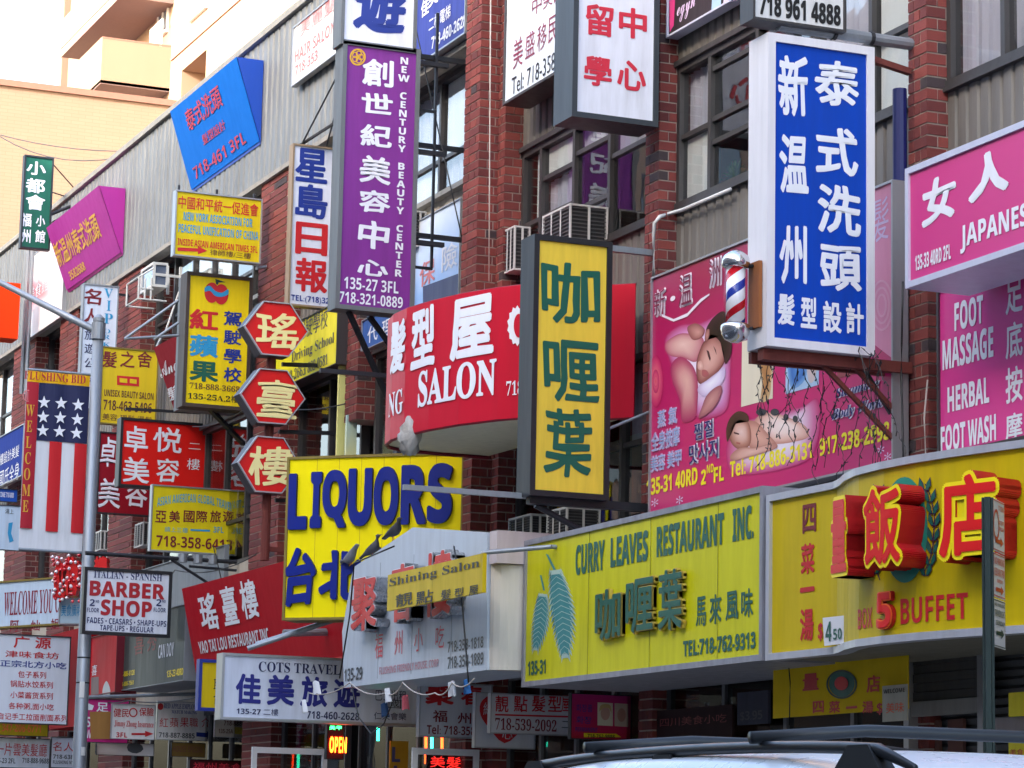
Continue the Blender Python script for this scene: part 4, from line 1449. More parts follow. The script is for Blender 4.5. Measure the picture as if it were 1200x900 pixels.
def right_pinks():
    s = fsign('shop_sign', 'upper right pink sign in a white frame with the word japanes cut off', 11.0, 1067, 1300, 204, 330, depth=0.55,
              face=grad_mat('sign_pink_a', (206, 50, 128), (214, 70, 140), 0, 0, 1), fr=0.05, frm=mat('pale_frame', (206, 210, 228), rough=0.35, metal=0.2, grime=0.15))
    s.T('女', 1081, 214, 268, 1121, 'white', off=0.04, brush=0.02)
    s.T('人', 1136, 186, 240, 1184, 'white', off=0.05, brush=0.02)
    s.T('JAPANESE', 1126, 265, 298, 1216, 'white', off=0.015)
    s.T('135-33 40RD 2FL', 1073, 300, 318, 1115, 'white', off=0.015)
    t = fsign('shop_sign', 'lower right pink sign listing foot massage, herbal and foot wash in white', 11.68, 1102, 1260, 342, 533, depth=0.1,
              face=grad_mat('sign_pink_b', (222, 64, 146), (212, 56, 138), 2, 0, 1), fr=0.025, frm=M_BRONZE)
    t.T('FOOT', 1119, 355, 389, 1153, 'white', off=0.02)
    t.T('MASSAGE', 1105, 399, 435, 1165, 'white', off=0.02)
    t.T('HERBAL', 1111, 454, 484, 1160, 'white', off=0.02)
    t.T('FOOT WASH', 1103, 500, 531, 1168, 'white', off=0.02)
    for c, a, b in (('足', 326, 370), ('底', 380, 422), ('按', 432, 474), ('摩', 486, 518)):
        t.T(c, 1179, a, b, 1199, 'white', off=0.02)
    c = MB().tube([onY(1087, 445, 11.6), onY(1083, 490, 11.6), onY(1085, 540, 11.6)], 0.008, 6)
    tag(c.build('wall_cable', mat('grey_cable', (190, 180, 170), rough=0.6), None, origin=onY(1083, 490, 11.6)), 'thin pale cable running down the brick pier beside the lower pink sign', 'cable')
    # blue downpipe behind
    p = onY(1055, 350, 11.7)
    tag(MB().tube([(p.x, p.y, 3), (p.x, p.y, 7.9)], 0.06, 12).build('drain_pipe', mat('navy_paint', (24, 32, 96), rough=0.4, grime=0.3), None, origin=(p.x, p.y, 3)), 'dark blue drain pipe between the magenta billboard and the brick pier', 'pipe')
    # white conduit on pier two
    tag(MB().tube([onY(766, 326, 11.7), onY(766, 275, 11.7), onY(767, 262, 11.7), onY(773, 254, 11.72), onY(782, 251, 11.86), onY(800, 246, 11.86), onY(856, 222, 11.86)], 0.02, 8).build('conduit', mat('white_conduit', (206, 206, 204), rough=0.4), None, smooth=True, origin=onY(766, 326, 11.7)), 'white conduit bending from the brick pier along the window sill', 'pipe')
right_pinks()

def facade_boards():
    s = fsign('billboard', 'white wall sign with dark red characters and a phone number beginning tel 718-358', 11.55, 594, 735, -70, 119, depth=0.3,
              face=face('bluish_white', (226, 236, 246)), fr=0.03, frm=M_BRONZE)
    for c, l, a, b in (('美', 602, 48, 82), ('盛', 616, 41, 70), ('移', 630, 32, 62), ('民', 643, 22, 52), ('中', 624, -2, 20), ('美', 637, -12, 12), ('國', 650, -20, 4)):
        s.T(c, l, a, b, l+11, 'plum', off=0.0)
    s.T('Tel: 718-358-5112', 600, 92, 112, 675, 'black', off=0.0, style='')
    s = fsign('billboard', 'dark advertising poster with a pink and blue edge at the top above the windows', 11.8, 784, 905, -50, 42, depth=0.1,
              face=face('dark_poster', (56, 48, 52)), fr=0.02, frm=mat('pale_frame'))
    s.G([(784, -50), (794, -55), (790, 30), (785, 38)], ink('pink'), name='printed_photo')
    s.G([(838, -60), (850, -64), (845, 8), (834, 14)], mat('photo_blue'), name='printed_photo')
    s.G([(852, -65), (905, -90), (905, -14), (848, 6)], mat('print_lav'), name='printed_photo')
    s.T('egyn', 794, 10, 28, 815, mat('print_lav'), style='script', off=-0.005)
    s = fsign('billboard', 'blue wall sign with a white phone number above the windows behind the purple sign', 11.62, 478, 546, -60, 84, depth=0.08,
              face=face('deep_blue', (32, 42, 140)), fr=0.02, frm=M_ALU)
    s.T('718-460-2628', 506, 44, 58, 546, 'offwhite', off=0.01)
    s.T('二樓電梯', 503, 22, 38, 528, 'offwhite', off=0.01)
    s.T('佳', 494, 2, 22, 503, 'white', off=0.03)
    s.T('美', 503, -12, 10, 514, 'white', off=0.03)
    s.T('旅', 516, -24, 0, 528, 'white', off=0.03)
    s = fsign('billboard', 'flat bleached white board with faint red writing on the ribbed parapet', 11.62, 344, 399, 34, 100, depth=0.06,
              face=face('stark', (238, 236, 234)), fr=0.015, frm=M_ALU)  # near white sheet in one even tone
    fd = mat('faded_red_print', (206, 120, 120), rough=0.5)
    s.T('美麗髮', 352, 26, 44, 392, fd, off=0.0)
    s.T('HAIR SALON', 346, 60, 74, 392, fd, off=0.0)
    s.T('718-353', 346, 78, 90, 372, fd, off=0.0)
    s = fsign('billboard', 'pale blue faded sign on the wall right of the purple sign', 11.85, 487, 539, 262, 372, depth=0.06,
              face=grad_mat('faded_sky_blue', (120, 160, 214), (214, 226, 240), 2, 0.2, 0.9), fr=0.01, frm=M_ALU)
    s.T('保', 492, 310, 338, 510, fd, off=0.01)
    s.T('險', 518, 290, 320, 536, 'offwhite', off=0.01)
    s.G([(496, 336), (539, 320), (539, 345), (496, 362)], ink('navy'), name='printed_band')
    s = fsign('wall_sign', 'small blue sign with two white characters under the purple sign', 11.7, 425, 472, 377, 411, depth=0.08,
              face=face('steel_blue', (36, 84, 152)), fr=0.01, frm=M_ALU)
    s.T('代', 431, 384, 403, 443, 'offwhite', off=0.01)
    s.T('理', 448, 377, 396, 459, 'offwhite', off=0.01)
    s = fsign('wall_sign', 'yellow driving school wall sign partly behind the red hexagons', 11.62, 322, 395, 392, 458, depth=0.2,
              face=face('driving_yellow', (226, 214, 30), grime=0.25), fr=0.012, frm=mat('bronze_frame'))
    s.T('駕駛學校', 350, 377, 400, 384, 'dkgrey', off=0.0)
    s.T('Driving School', 342, 413, 428, 391, 'dkgrey', style='serif', off=-0.012)
    s.T('323-2663', 333, 438, 450, 358, 'dkgrey', style='serif', off=-0.012)
    s.T('888-0581', 361, 425, 437, 384, 'dkgrey', style='serif', off=-0.012)
    s = psign('banner_strip', 'narrow pale yellow vertical strip hanging beside the brick pier over the liquors sign', -33.55, 397, 406, 372, 534, depth=0.05, face=face('pale_yellow', (222, 222, 140)), fr=0.0, cat='banner')
    s = psign('banner_strip', 'short faded yellow and blue strip just above the liquors sign', -33.3, 406, 418, 486, 536, depth=0.05, face=grad_mat('faded_strip', (214, 214, 150), (160, 196, 196), 2), fr=0.0, cat='banner')
facade_boards()

def hexagons():
    X = -34.0
    hs = [((285, 385), (301, 352), (350, 357), (361, 387), (342, 417), (303, 414), '瑤', (300, 364, 350, 407)),
          ((281, 464), (297, 431), (345, 436), (358, 465), (338, 497), (299, 494), '臺', (301, 444, 348, 487)),
          ((276, 544), (296, 510), (338, 515), (351, 545), (335, 578), (299, 575), '樓', (291, 521, 343, 567))]
    fm = mat('hexagon_red', (226, 24, 24), rough=0.35, grime=0.08)
    sd = mat('hexagon_side', (70, 74, 80), rough=0.4, metal=0.4, grime=0.2)
    ch = mat('cream_neon', (252, 240, 170), rough=0.4, grime=0)
    P = Path([(X, onX(280, 460, X).y), (X, onX(361, 460, X).y)])
    lab = ['topmost red hexagonal lightbox with one cream character', 'middle red hexagonal lightbox of the column of three', 'lowest red hexagonal lightbox beside the liquors sign']
    for i, h in enumerate(hs):
        cx = sum(q[0] for q in h[:6])/6; cy = sum(q[1] for q in h[:6])/6
        c = onX(cx, cy, X)
        e = empty('hexagon_sign', c, lab[i], 'sign', 'red hexagonal signs in a column')
        w = c-onX(h[0][0], cy, X)
        rw = (onX(h[3][0], cy, X).y-onX(h[0][0], cy, X).y)/2
        rh = (onX(cx, h[1][1], X).z-onX(cx, h[4][1], X).z)/2*0.97
        def hx(k, x):
            return [(x, c.y-rw*k, c.z), (x, c.y-rw*0.42*k, c.z+rh*k), (x, c.y+rw*0.42*k, c.z+rh*k), (x, c.y+rw*k, c.z), (x, c.y+rw*0.42*k, c.z-rh*k), (x, c.y-rw*0.42*k, c.z-rh*k)]
        a, b = hx(1, X-0.03), hx(1, X-0.28)
        link('housing', a+b, [(i_, (i_+1) % 6, 6+(i_+1) % 6, 6+i_) for i_ in range(6)]+[tuple(range(5, -1, -1)), tuple(range(6, 12))], sd, e)
        o1, o2, o3 = hx(1.0, X+0.01), hx(0.955, X+0.01), hx(1.0, X-0.03)
        link('frame', o1+o2+o3, [(i_, 6+i_, 6+(i_+1) % 6, (i_+1) % 6) for i_ in range(6)]+[(12+i_, i_, (i_+1) % 6, 12+(i_+1) % 6) for i_ in range(6)], mat('hex_edge', (190, 190, 196), rough=0.35, metal=0.4), e)
        link('panel', hx(0.955, X-0.01), [(5, 4, 3, 2, 1, 0)], fm, e)
        l, t, r, b_ = h[7]
        txt(P, h[6], l, t, b_, r, ch, e, off=0.018, brush=0.02, proud=0.0)
        yb = c.y
        bars(e, 'arm', M_DARKM, ((X-0.25, c.y+rw*0.4, c.z-rh-0.06), (X-0.25, 11.9, c.z-rh-0.02)), w=0.05, h=0.05)
    z = onX(312, 585, X-0.2).z
    zb = onX(312, 657, X-0.2).z
    y = onX(312, 600, X-0.2).y
    p = MB().tube([(X-0.2, y, zb), (X-0.2, y, onX(318, 360, X-0.2).z)], 0.06, 12)
    e = empty('sign_mast', (X-0.2, y, zb), 'dark red brown steel mast that carries the three red hexagons', 'mast')
    p.build('pipe', M_RUST, e)
    bars(e, 'arm', M_RUST, ((X-0.2, y, zb+0.15), (X-0.2, 11.9, zb+0.15)), w=0.06, h=0.06)
hexagons()

def liquors():
    s = asign('shop_sign', 'large yellow sign reading liquors in raised dark blue letters', -30.3, 9.9, 46, 334, 540, 539, 724, depth=0.35,
              face=face('liquor_yellow', (255, 236, 4), grime=0.08), fr=0.03, frm=mat('olive_frame', (136, 118, 50), rough=0.6, grime=0.4))
    b = mat('raised_blue', (10, 34, 132), rough=0.35, grime=0.1)
    d = mat('raised_blue_side', (30, 34, 70), rough=0.5)
    for c, l, r, a, bb in (('L', 338, 360, 555, 621), ('I', 364, 377, 553, 619), ('Q', 378, 406, 551, 619), ('U', 408, 436, 549, 617), ('O', 438, 467, 547, 616), ('R', 470, 500, 545, 615), ('S', 501, 530, 543, 614)):
        s.T(c, l, a, bb, r, b, ex=0.035, off=0.03, side=d)
    s.T('台', 334, 641, 710, 370, b, ex=0.035, off=0.04, side=d, brush=0.02)
    s.T('北', 374, 646, 704, 424, b, ex=0.035, off=0.04, side=d, brush=0.02)
    s.T('行', 430, 640, 700, 470, b, ex=0.035, off=0.04, side=d, brush=0.02)
    for u in (0.16, 0.29, 0.42, 0.55, 0.7, 0.85):
        a = s.P.at(u*s.P.L, 0.002); c = s.P.at(u*s.P.L+0.006, 0.002)
        link('panel_joint', [(a.x, a.y, s.z0), (c.x, c.y, s.z0), (c.x, c.y, s.z1), (a.x, a.y, s.z1)], [(0, 1, 2, 3)], mat('yellow_joint', (206, 180, 20), rough=0.6), s.e)
liquors()
# leaning box signs on the parapet
def wedge(name, label, cat, Yt, tl, tr, bl, br, m, ms, wall=11.71, cap=None):
    """box sign leaning out at the top: front corners from the four points, top edge at Yt"""
    A = onY(*tl, Yt); B = onY(*tr, Yt)
    z1 = (A.z+B.z)/2
    def low(p, X):
        q = onX(*p, X)
        return q
    a = low(bl, A.x); b = low(br, B.x)
    yb = min(wall-0.02, (a.y+b.y)/2)
    z0 = (a.z+b.z)/2
    e = empty(name, (A.x, Yt, z0), label, cat)
    v = [(A.x, Yt, z1), (B.x, Yt, z1), (B.x, yb, z0), (A.x, yb, z0), (A.x, wall, z1), (B.x, wall, z1), (B.x, wall, z0-0.04), (A.x, wall, z0-0.04)]
    link('panel', v[:4]+[(x, y+0.012, z) for x, y, z in v[:4]], [(0, 3, 2, 1), (0, 1, 5, 4), (3, 7, 6, 2)], m, e)
    w = [(x, y+(0.013 if i in (0, 1, 2, 3) else 0), z) for i, (x, y, z) in enumerate(v)]
    link('housing', w, [(0, 1, 2, 3), (1, 5, 6, 2), (4, 0, 3, 7), (0, 4, 5, 1), (3, 2, 6, 7)], ms, e)
    class Q: pass
    q = Q()
    # a leaning sheet handled as a vertical path plus a lean
    q.e = e
    q.A, q.B, q.a, q.b = A, B, (A.x, yb, z0), (B.x, yb, z0)
    q.n = Vector((0, -(z1-z0), (Yt-yb))).normalized()
    if q.n.y > 0: q.n = -q.n
    q.yb, q.z0, q.z1, q.Yt = yb, z0, z1, Yt
    return q
class LeanPath:
    def __init__(s, q): s.q = q; s.k = (q.Yt-q.yb)/(q.z1-q.z0)
    def hit(s, px, py):
        d = ray(px, py)
        q = s.q
        # plane: y = yb + k (z - z0)
        t = (q.yb+s.k*(CAM.z-q.z0)-CAM.y)/(d.y-s.k*d.z)
        p = CAM+d*t
        return p.x, p.z
    def offset(s, d): return s
    def at(s, u, out=0.0):
        return Vector((u, -out))
# lettering on a leaning sheet: place on the vertical plane, then shear each mesh once written
def ltxt(q, s_, xl, yt, yb, xr, m, **k):
    P = LeanPath(q)
    JOBS.append(dict(Q=P, s=mapstr(s_, k.get('style', 'sans')), v=False, ua=P.hit(xl, (yt+yb)/2)[0], uc=P.hit(xr, (yt+yb)/2)[0], z0=P.hit(xl, yb)[1], z1=P.hit(xl, yt)[1], m=m, parent=q.e, off=k.get('off', 0.018), ex=0, proud=0.012,
                     brush=0, arc=0, outline=None, side=None, name='lettering', slant=0, px=40, ph=0, n=4, lean=(q.yb, P.k, q.z0)))
def left_signs():
    # green sign on the roof
    s = psign('vertical_sign', 'narrow dark green sign with white characters standing above the roof edge at the far left', -48.6, 28, 59, 183, 289, depth=0.12, face=face('roof_green', (30, 96, 78)), fr=0.03, frm=M_DARKM)
    for c, l, r, a, b in (('小', 31, 54, 188, 204), ('都', 30, 53, 208, 225), ('會', 30, 53, 227, 245), ('小', 42, 53, 252, 265), ('館', 41, 53, 269, 284), ('福', 25, 37, 249, 265), ('州', 25, 36, 268, 284)):
        s.T(c, l, a, b, r, 'white', off=0.03)
    for a in ((60, 190), (60, 225), (58, 262)):
        A = onX(*a, -48.65)
        bars(s.e, 'guy_wire', M_DARKM, (A, (-49.3, 12.2, 13.1)), r=0.012)
    bars(s.e, 'post', M_DARKM, ((-48.66, s.P.p[1].y+0.03, s.z1-1.0), (-48.66, 12.1, 13.05)), r=0.03)
    blue = mat('box_blue', (0, 104, 202), spec=0.12, rough=0.6, grime=0.1)
    q = wedge('box_sign', 'bright blue leaning box sign with faded red characters on the ribbed parapet', 'sign', 11.30, (199, 135), (277, 62), (229, 221), (308, 168), blue, mat('box_blue_side', (8, 66, 170), rough=0.4, grime=0.1))
    fr_ = mat('faded_red_on_blue', (176, 50, 80), rough=0.5)
    ltxt(q, '泰式洗頭', 219, 128, 158, 268, fr_)
    ltxt(q, '髮型設計', 238, 158, 172, 270, fr_)
    ltxt(q, '718-461 3FL', 228, 196, 212, 300, fr_, off=0)
    mg = mat('box_magenta', (158, 44, 142), spec=0.15, rough=0.5, grime=0.15)
    q = wedge('box_sign', 'magenta leaning box sign with yellow characters next to the roof edge', 'sign', 11.25, (54, 273), (116, 211), (80, 344), (139, 292), mg, mat('box_magenta_side', (166, 30, 140), rough=0.4, grime=0.1))
    gy = mat('gold_print', (206, 160, 60), rough=0.5)
    ltxt(q, '新温州泰式洗頭', 66, 283, 318, 128, gy)
    ltxt(q, '3582688', 82, 318, 330, 104, gy, off=0)
    s = fsign('billboard', 'white wall board with a fading red print between the orange box and the magenta sign', 11.66, 32, 74, 306, 398, depth=0.06, face=face('board_white', (238, 236, 236)), fr=0.012, frm=M_ALU)  # even near white sheet behind the red print
    soft(s.P, [(32, 330), (44, 326), (58, 328), (60, 345), (44, 358), (32, 372)], [(236, 220, 222), (214, 130, 136), (180, 44, 60)], s.e, hx=-8, hy=0)
    s.T('美食館', 34, 340, 356, 56, 'offwhite', off=0.0, proud=0.01)
    s = psign('box_sign', 'bright orange red box sign cut by the left picture edge', -50.2, -40, 23, 326, 392, depth=0.5, face=mat('box_orange', (238, 64, 12), spec=0.12, rough=0.6, grime=0.1), fr=0)
    # thin pipes up the parapet
    for px in (28, 33):
        p = onY(px, 400, 11.5)
        tag(MB().tube([(p.x, 11.5, onY(px, 460, 11.5).z), (p.x, 11.5, onY(px, 298, 11.5).z)], 0.04, 8).build('riser_pipe', M_GALV, None, origin=(p.x, 11.5, 9)), 'thin grey %s pipe standing in front of the parapet at the far left' % ('left' if px == 28 else 'right'), 'pipe')
    # vip
    s = psign('vertical_sign', 'narrow pale blue sign with the word vip and dark red characters behind the lamp post', -44.3, 96, 135, 333, 478, depth=0.12, face=face('vip_pale', (214, 226, 242)), fr=0.02, frm=M_GALV)
    s.T('名', 98, 337, 356, 119, 'maroon', off=0.02, brush=0.03)
    s.T('人', 97, 360, 378, 117, 'maroon', off=0.02, brush=0.03)
    for c, a in (('旅', 386), ('遊', 402), ('公', 419), ('司', 437)):
        s.T(c, 99, a, a+12, 111, 'navy', off=0.01)
    cy = ink('cyan')
    for c, a, b in (('V', 338, 349), ('I', 352, 364), ('P', 367, 379)):
        s.T(c, 122 if c != 'I' else 125, a, b, 132 if c != 'I' else 130, cy, style='serif')
    s.T('OR', 121, 385, 397, 129, cy, v=True, style='serif', off=0)
    s.T('KTV', 120, 401, 420, 129, cy, v=True, style='serif', off=0)
    bars(s.e, 'arm', M_DARKM, ((-44.36, s.P.p[1].y+0.03, s.z1-0.1), (-44.36, 11.74, s.z1-0.1)), w=0.04, h=0.04)
    # hair salon, yellow
    s = psign('hanging_sign', 'yellow unisex beauty salon sign with brown red characters beside the lamp post', -42.6, 119, 183, 407, 495, depth=0.1, face=face('ochre_yellow', (222, 192, 36), grime=0.2), fr=0.02, frm=mat('olive_frame'))
    for c, l in (('髮', 120), ('之', 141), ('舍', 161)):
        s.T(c, l, 411, 430, l+17, 'maroon', off=0.015)
    s.G([(137, 440), (163, 442), (163, 453), (137, 451)], ink('red'), name='printed_box')
    s.G([(140, 443), (149, 444), (149, 449), (140, 448)], MATS['face_ochre_yellow'], proud=0.007, name='printed_box')
    s.G([(152, 444), (160, 445), (160, 450), (152, 449)], MATS['face_ochre_yellow'], proud=0.007, name='printed_box')
    s.T('UNISEX BEAUTY SALON', 122, 456, 464, 180, 'brown', off=0.0)
    s.T('718-463-5496', 121, 468, 480, 178, 'brown', off=0.0)
    s.T('美容 理髮 燙髮', 120, 484, 492, 178, 'brown', off=0.0)
    bars(s.e, 'arm', M_GALV, ((-42.66, s.P.p[1].y, s.z1+0.1), (-42.66, 11.9, s.z1+0.35)), r=0.02)
    q = wedge('wall_sign', 'dark red sign with a white script name partly hidden by the apple sign', 'sign', 11.1, (180, 408), (236, 376), (203, 480), (262, 452), mat('deep_red_ink', (140, 20, 36), rough=0.6, spec=0.1), M_GALV, wall=11.74)
    ltxt(q, "Angel's", 188, 424, 452, 232, ink('offwhite'), style='script', off=0.0)
    ltxt(q, '髮型', 198, 455, 472, 226, ink('offwhite'))
    # peace association
    s = psign('hanging_sign', 'yellow sign of the association for peaceful unification with a red arrow', -36.9, 206, 305, 224, 298, depth=0.12, face=face('assoc_yellow', (224, 198, 24), grime=0.18), fr=0.02, frm=M_ALU)
    s.T('中國和平統一促進會', 209, 229, 244, 303, 'red', off=0.012)
    s.T('NEW YORK ASSOCIATION FOR', 215, 248, 258, 296, cy, off=0.0)
    s.T('PEACEFUL UNIFICATION OF CHINA', 209, 262, 272, 303, cy, off=0.0)
    s.T('INSIDE ASIAN AMERICAN TIMES 3FL', 208, 279, 287, 302, 'red', off=0.0)
    s.G([(208, 290), (232, 291), (232, 288.5), (243, 294), (232, 298), (232, 295), (208, 294)], ink('red'), name='arrow')
    s.T('律師樓/三樓', 246, 292, 299, 294, 'brown', off=0.0)
    bars(s.e, 'arm', M_GALV, ((-36.97, s.P.p[1].y, s.z0-0.06), (-36.97, 11.9, s.z0-0.0)), r=0.025)
    for u in (0.05, 0.5, 0.95):
        p = s.P.at(u*s.P.L, -0.13)
        bars(s.e, 'hanger', M_DARKM, ((p.x, p.y, s.z1), (p.x, p.y, s.z1+0.12)), w=0.03, h=0.03)
    # apple driving school
    s = psign('vertical_sign', 'yellow driving school lightbox with a red apple and large red blue and green characters', -37.2, 220, 290, 322, 472, depth=0.28, face=face('apple_yellow', (244, 214, 20)), fr=0.05, frm=mat('brown_metal', (74, 62, 56), rough=0.5, metal=0.3, grime=0.3))
    shell(s.P, s.z0-0.05, s.z1+0.05, 0.27, mat('sign_housing'), s.e, 'housing', outs=-0.30)
    ap = ink('red')
    ell(s.P, 248, 343, 8.5, 12, ap, s.e, proud=0.006, name='apple')
    ell(s.P, 259, 345, 8.5, 12, ap, s.e, proud=0.008, name='apple')
    s.G([(240, 337), (246, 335), (252, 341), (260, 343), (267, 339), (267, 345), (260, 348), (252, 347), (246, 341), (240, 342)], cy, proud=0.010, smooth_n=3, name='apple_band')
    s.G([(253, 333), (252, 327), (256, 328), (264, 331), (256, 331), (255, 334)], ink('dkgreen'), proud=0.010, name='apple_leaf')
    for c, a, b, m in (('紅', 361, 385, 'red'), ('蘋', 391, 417, 'cyan'), ('果', 422, 446, 'green')):
        s.T(c, 222, a, b, 256, m, off=0.035)
    for c, a in (('駕', 364), ('駛', 386), ('學', 408), ('校', 430)):
        s.T(c, 262, a, a+17, 283, 'blue', off=0.025)
    s.T('718-888-3668', 222, 448, 455, 281, 'brown', style='serif', off=0.0)
    s.T('135-25A,2樓', 220, 459, 468, 281, 'black', style='serif', off=0.0)
    for a, b in (((146, 397), (209, 352)), ((146, 397), (209, 393)), ((180, 398), (209, 378))):
        bars(s.e, 'brace', M_GALV, (onX(*a, -37.4), onX(*b, -37.4)), r=0.02)
    bars(s.e, 'arm', M_DARKM, (onX(245, 478, -37.4), onX(285, 520, -38.4)), (onX(283, 476, -37.3), (-37.3, 11.9, onX(283, 476, -37.3).z)), w=0.06, h=0.06)
    # star daily
    s = psign('vertical_sign', 'white vertical newspaper sign with thick blue and red characters beside the purple sign', -34.3, 342, 392, 170, 356, depth=0.12, face=face('paper_white', (222, 226, 238)), fr=0.025, frm=mat('tan_frame', (150, 128, 100), rough=0.5, grime=0.3))
    for c, a, b, m in (('星', 172, 212, 'blue'), ('島', 214, 254, 'blue'), ('日', 259, 297, 'red'), ('報', 301, 341, 'red')):
        s.T(c, 346, a, b, 384, m, off=0.03)
    s.T('TEL:(718)32', 341, 345, 354, 386, 'blue', off=0.0)
    for d in (0.1, 0.45):
        p = s.P.at(d, -0.06)
        bars(s.e, 'guy_wire', M_DARKM, ((p.x, p.y, s.z1), (-33.2, 11.65, s.z1+1.2)), r=0.012)
    bars(s.e, 'brace', M_DARKM, ((s.P.p[0].x-.1, s.P.p[0].y+.1, s.z1+.03), (-33.6, 11.7, s.z1+0.3)), w=0.03, h=0.03)
    # red beauty signs
    s = psign('hanging_sign', 'bright red sign with four white characters and second floor marking in a black frame', -40.6, 143, 240, 492, 567, depth=0.2, face=face('bright_red', (222, 30, 24), grime=0.06), fr=0.04, frm=mat('black_frame'))
    for c, l, r, a, b in (('卓', 145, 173, 498, 529), ('悦', 180, 213, 500, 529), ('美', 144, 175, 535, 565), ('容', 183, 210, 536, 564)):
        s.T(c, l, a, b, r, 'white', off=0.015, brush=0.02)
    s.T('二', 221, 519, 526, 235, 'white', off=0.0)
    s.T('樓', 219, 537, 550, 234, 'white', off=0.0)
    bars(s.e, 'arm', M_DARKM, (onX(147, 479, -40.7), onX(285, 487, -40.7)), w=0.04, h=0.04)
    s = psign('hanging_sign', 'shade darkened red sign with white characters hanging behind the bright red one', -42.0, 116, 176, 507, 600, depth=0.1, face=face('shaded_red', (150, 18, 36), grime=0.2), fr=0.02, frm=M_DARKM)  # red darkened in the colour itself to stand for its shade
    for c, l, r, a, b in (('卓', 117, 136, 512, 547), ('美', 115, 141, 560, 594), ('容', 147, 173, 561, 593)):
        s.T(c, l, a, b, r, 'white', off=0.015, brush=0.02)
    # global travel
    s = psign('hanging_sign', 'yellow travel agency sign with an arched pale blue line and a large phone number', -39.3, 178, 277, 569, 644, depth=0.08, face=face('travel_yellow', (232, 210, 24), grime=0.12), fr=0.02, frm=M_ALU)
    s.T('ASIAN AMERICAN GLOBAL TRAVEL', 184, 584, 594, 272, mat('ink_paleteal', (96, 170, 186)), off=0.0, arc=0.10)
    for c, l in (('亞', 182), ('美', 198), ('國', 215), ('際', 230), ('旅', 246), ('遊', 261)):
        s.T(c, l, 598, 612, l+13, 'maroon', off=0.015)
    s.T('請上三樓', 193, 617, 623, 220, mat('ink_paleteal'), off=0.0)
    s.G([(223, 620), (246, 621), (246, 623), (223, 622)], cy, name='arrow')
    s.T('3FL', 250, 617, 624, 262, mat('ink_paleteal'), off=0.0)
    s.T('718-358-6413', 183, 627, 640, 272, 'maroon', off=0.0)
    p = onX(178, 650, -39.3); q_ = onX(300, 655, -39.3)
    # long pipe carrying the barber sign
    P0 = onX(100, 648, -38.35)
    e = empty('sign_bracket', P0, 'long dark pipe bracket reaching from the facade over the barber shop sign', 'bracket')
    bars(e, 'pipe', M_DARKM, (P0, (-38.35, 11.9, P0.z)), r=0.03)
    bars(e, 'brace', M_DARKM, ((-38.35, 10.9, P0.z), (-38.35, 11.9, P0.z-0.55)), ((-38.35, 11.2, P0.z-.1), (-38.35, 11.9, P0.z-.12)), r=0.02)
    for k in range(3):
        MB().lathe(-38.35, 11.1+0.22*k, [(0.07, P0.z-0.05), (0.07, P0.z+0.07)], 10).build('clamp', M_GALV, e)
    # barber shop
    s = psign('hanging_sign', 'white barber shop sign with red and navy lettering in a black frame', -38.25, 101, 197, 668, 739, depth=0.08, face=face('barber_white', (226, 230, 240)), fr=0.045, frm=mat('black_frame'))
    nv = mat('barber_navy', (30, 40, 96), rough=0.4)
    rd = mat('barber_red', (176, 28, 40), rough=0.4)
    s.T('ITALIAN - SPANISH', 110, 668.5, 677, 190, nv, style='serif', off=0.0)
    s.T('BARBER', 105, 680, 698, 193, rd, off=0.02)
    s.T('SHOP', 118, 702, 721, 178, rd, off=0.02)
    for x in (105, 183):
        s.T('2', x, 702, 710, x+6, nv, off=0.0)
        s.T('ND', x+7, 703, 706, x+11, nv, off=0.0)
        s.T('FLOOR', x-3, 712, 717, x+11, nv, off=0.0)
    s.T('FADES • CEASARS • SHAPE-UPS', 102, 723, 730, 195, nv, off=0.0)
    s.T('TAPE-UPS • REGULAR', 117, 732, 738.5, 180, nv, off=0.0)
    # banner on the pole
    X = -38.8
    s = psign('banner', 'stars and stripes fabric banner reading flushing bid and welcome on the lamp post', X, 27, 101, 434, 642, depth=0.01, face=face('banner_white', (226, 228, 232)), fr=0, cat='banner')
    P = s.P
    yl, yr, zb, zt = P.p[0].y, P.p[1].y, s.z0, s.z1
    H = zt-zb; W_ = yr-yl
    def rect(a, b, c, d, m, pr=0.004, name='stripe'):   # fractions across and down, slightly rippled cloth
        n = 16
        v = []
        for i in range(n+1):
            y = yl+W_*(a+(b-a)*i/n)
            o_ = X+pr+0.008+0.010*math.sin((y-yl)*19)
            v += [(o_, y, zt-H*c), (o_, y, zt-H*d)]
        link(name, v, [(2*i, 2*i+1, 2*i+3, 2*i+2) for i in range(n)], m, s.e)
    rect(0, 1, 0.0, 0.062, face('banner_gold', (246, 186, 16)), 0.01, 'header')
    rect(0, 0.19, 0.063, 0.89, mat('banner_crimson', (176, 24, 44), rough=0.7), 0.01, 'side_band')
    rect(0.192, 1, 0.063, 0.39, mat('banner_navy', (28, 34, 76), rough=0.7), 0.01, 'canton')
    rr = mat('banner_red', (206, 26, 34), rough=0.7)
    for a, b in ((0.40, 0.60), (0.80, 1.0)):
        rect(a, b, 0.392, 0.90, rr, 0.01)
    s.T('FLUSHING BID', 28, 434.5, 444.5, 100, mat('barber_red'), style='serif', proud=0.034, off=0.0)
    s.T('WELCOME', 27, 474, 600, 37, ink('gold'), v=True, style='serif', proud=0.034, off=0.0)
    ring(P, 32, 464, 6, 7, 1.2, mat('emblem_pink', (214, 130, 130)), s.e, proud=0.024)
    for x in (29.5, 32, 34.5):
        s.G([(x-.5, 459), (x+.5, 459), (x+.5, 469), (x-.5, 469)], mat('emblem_pink'), proud=0.024, name='emblem_bar')
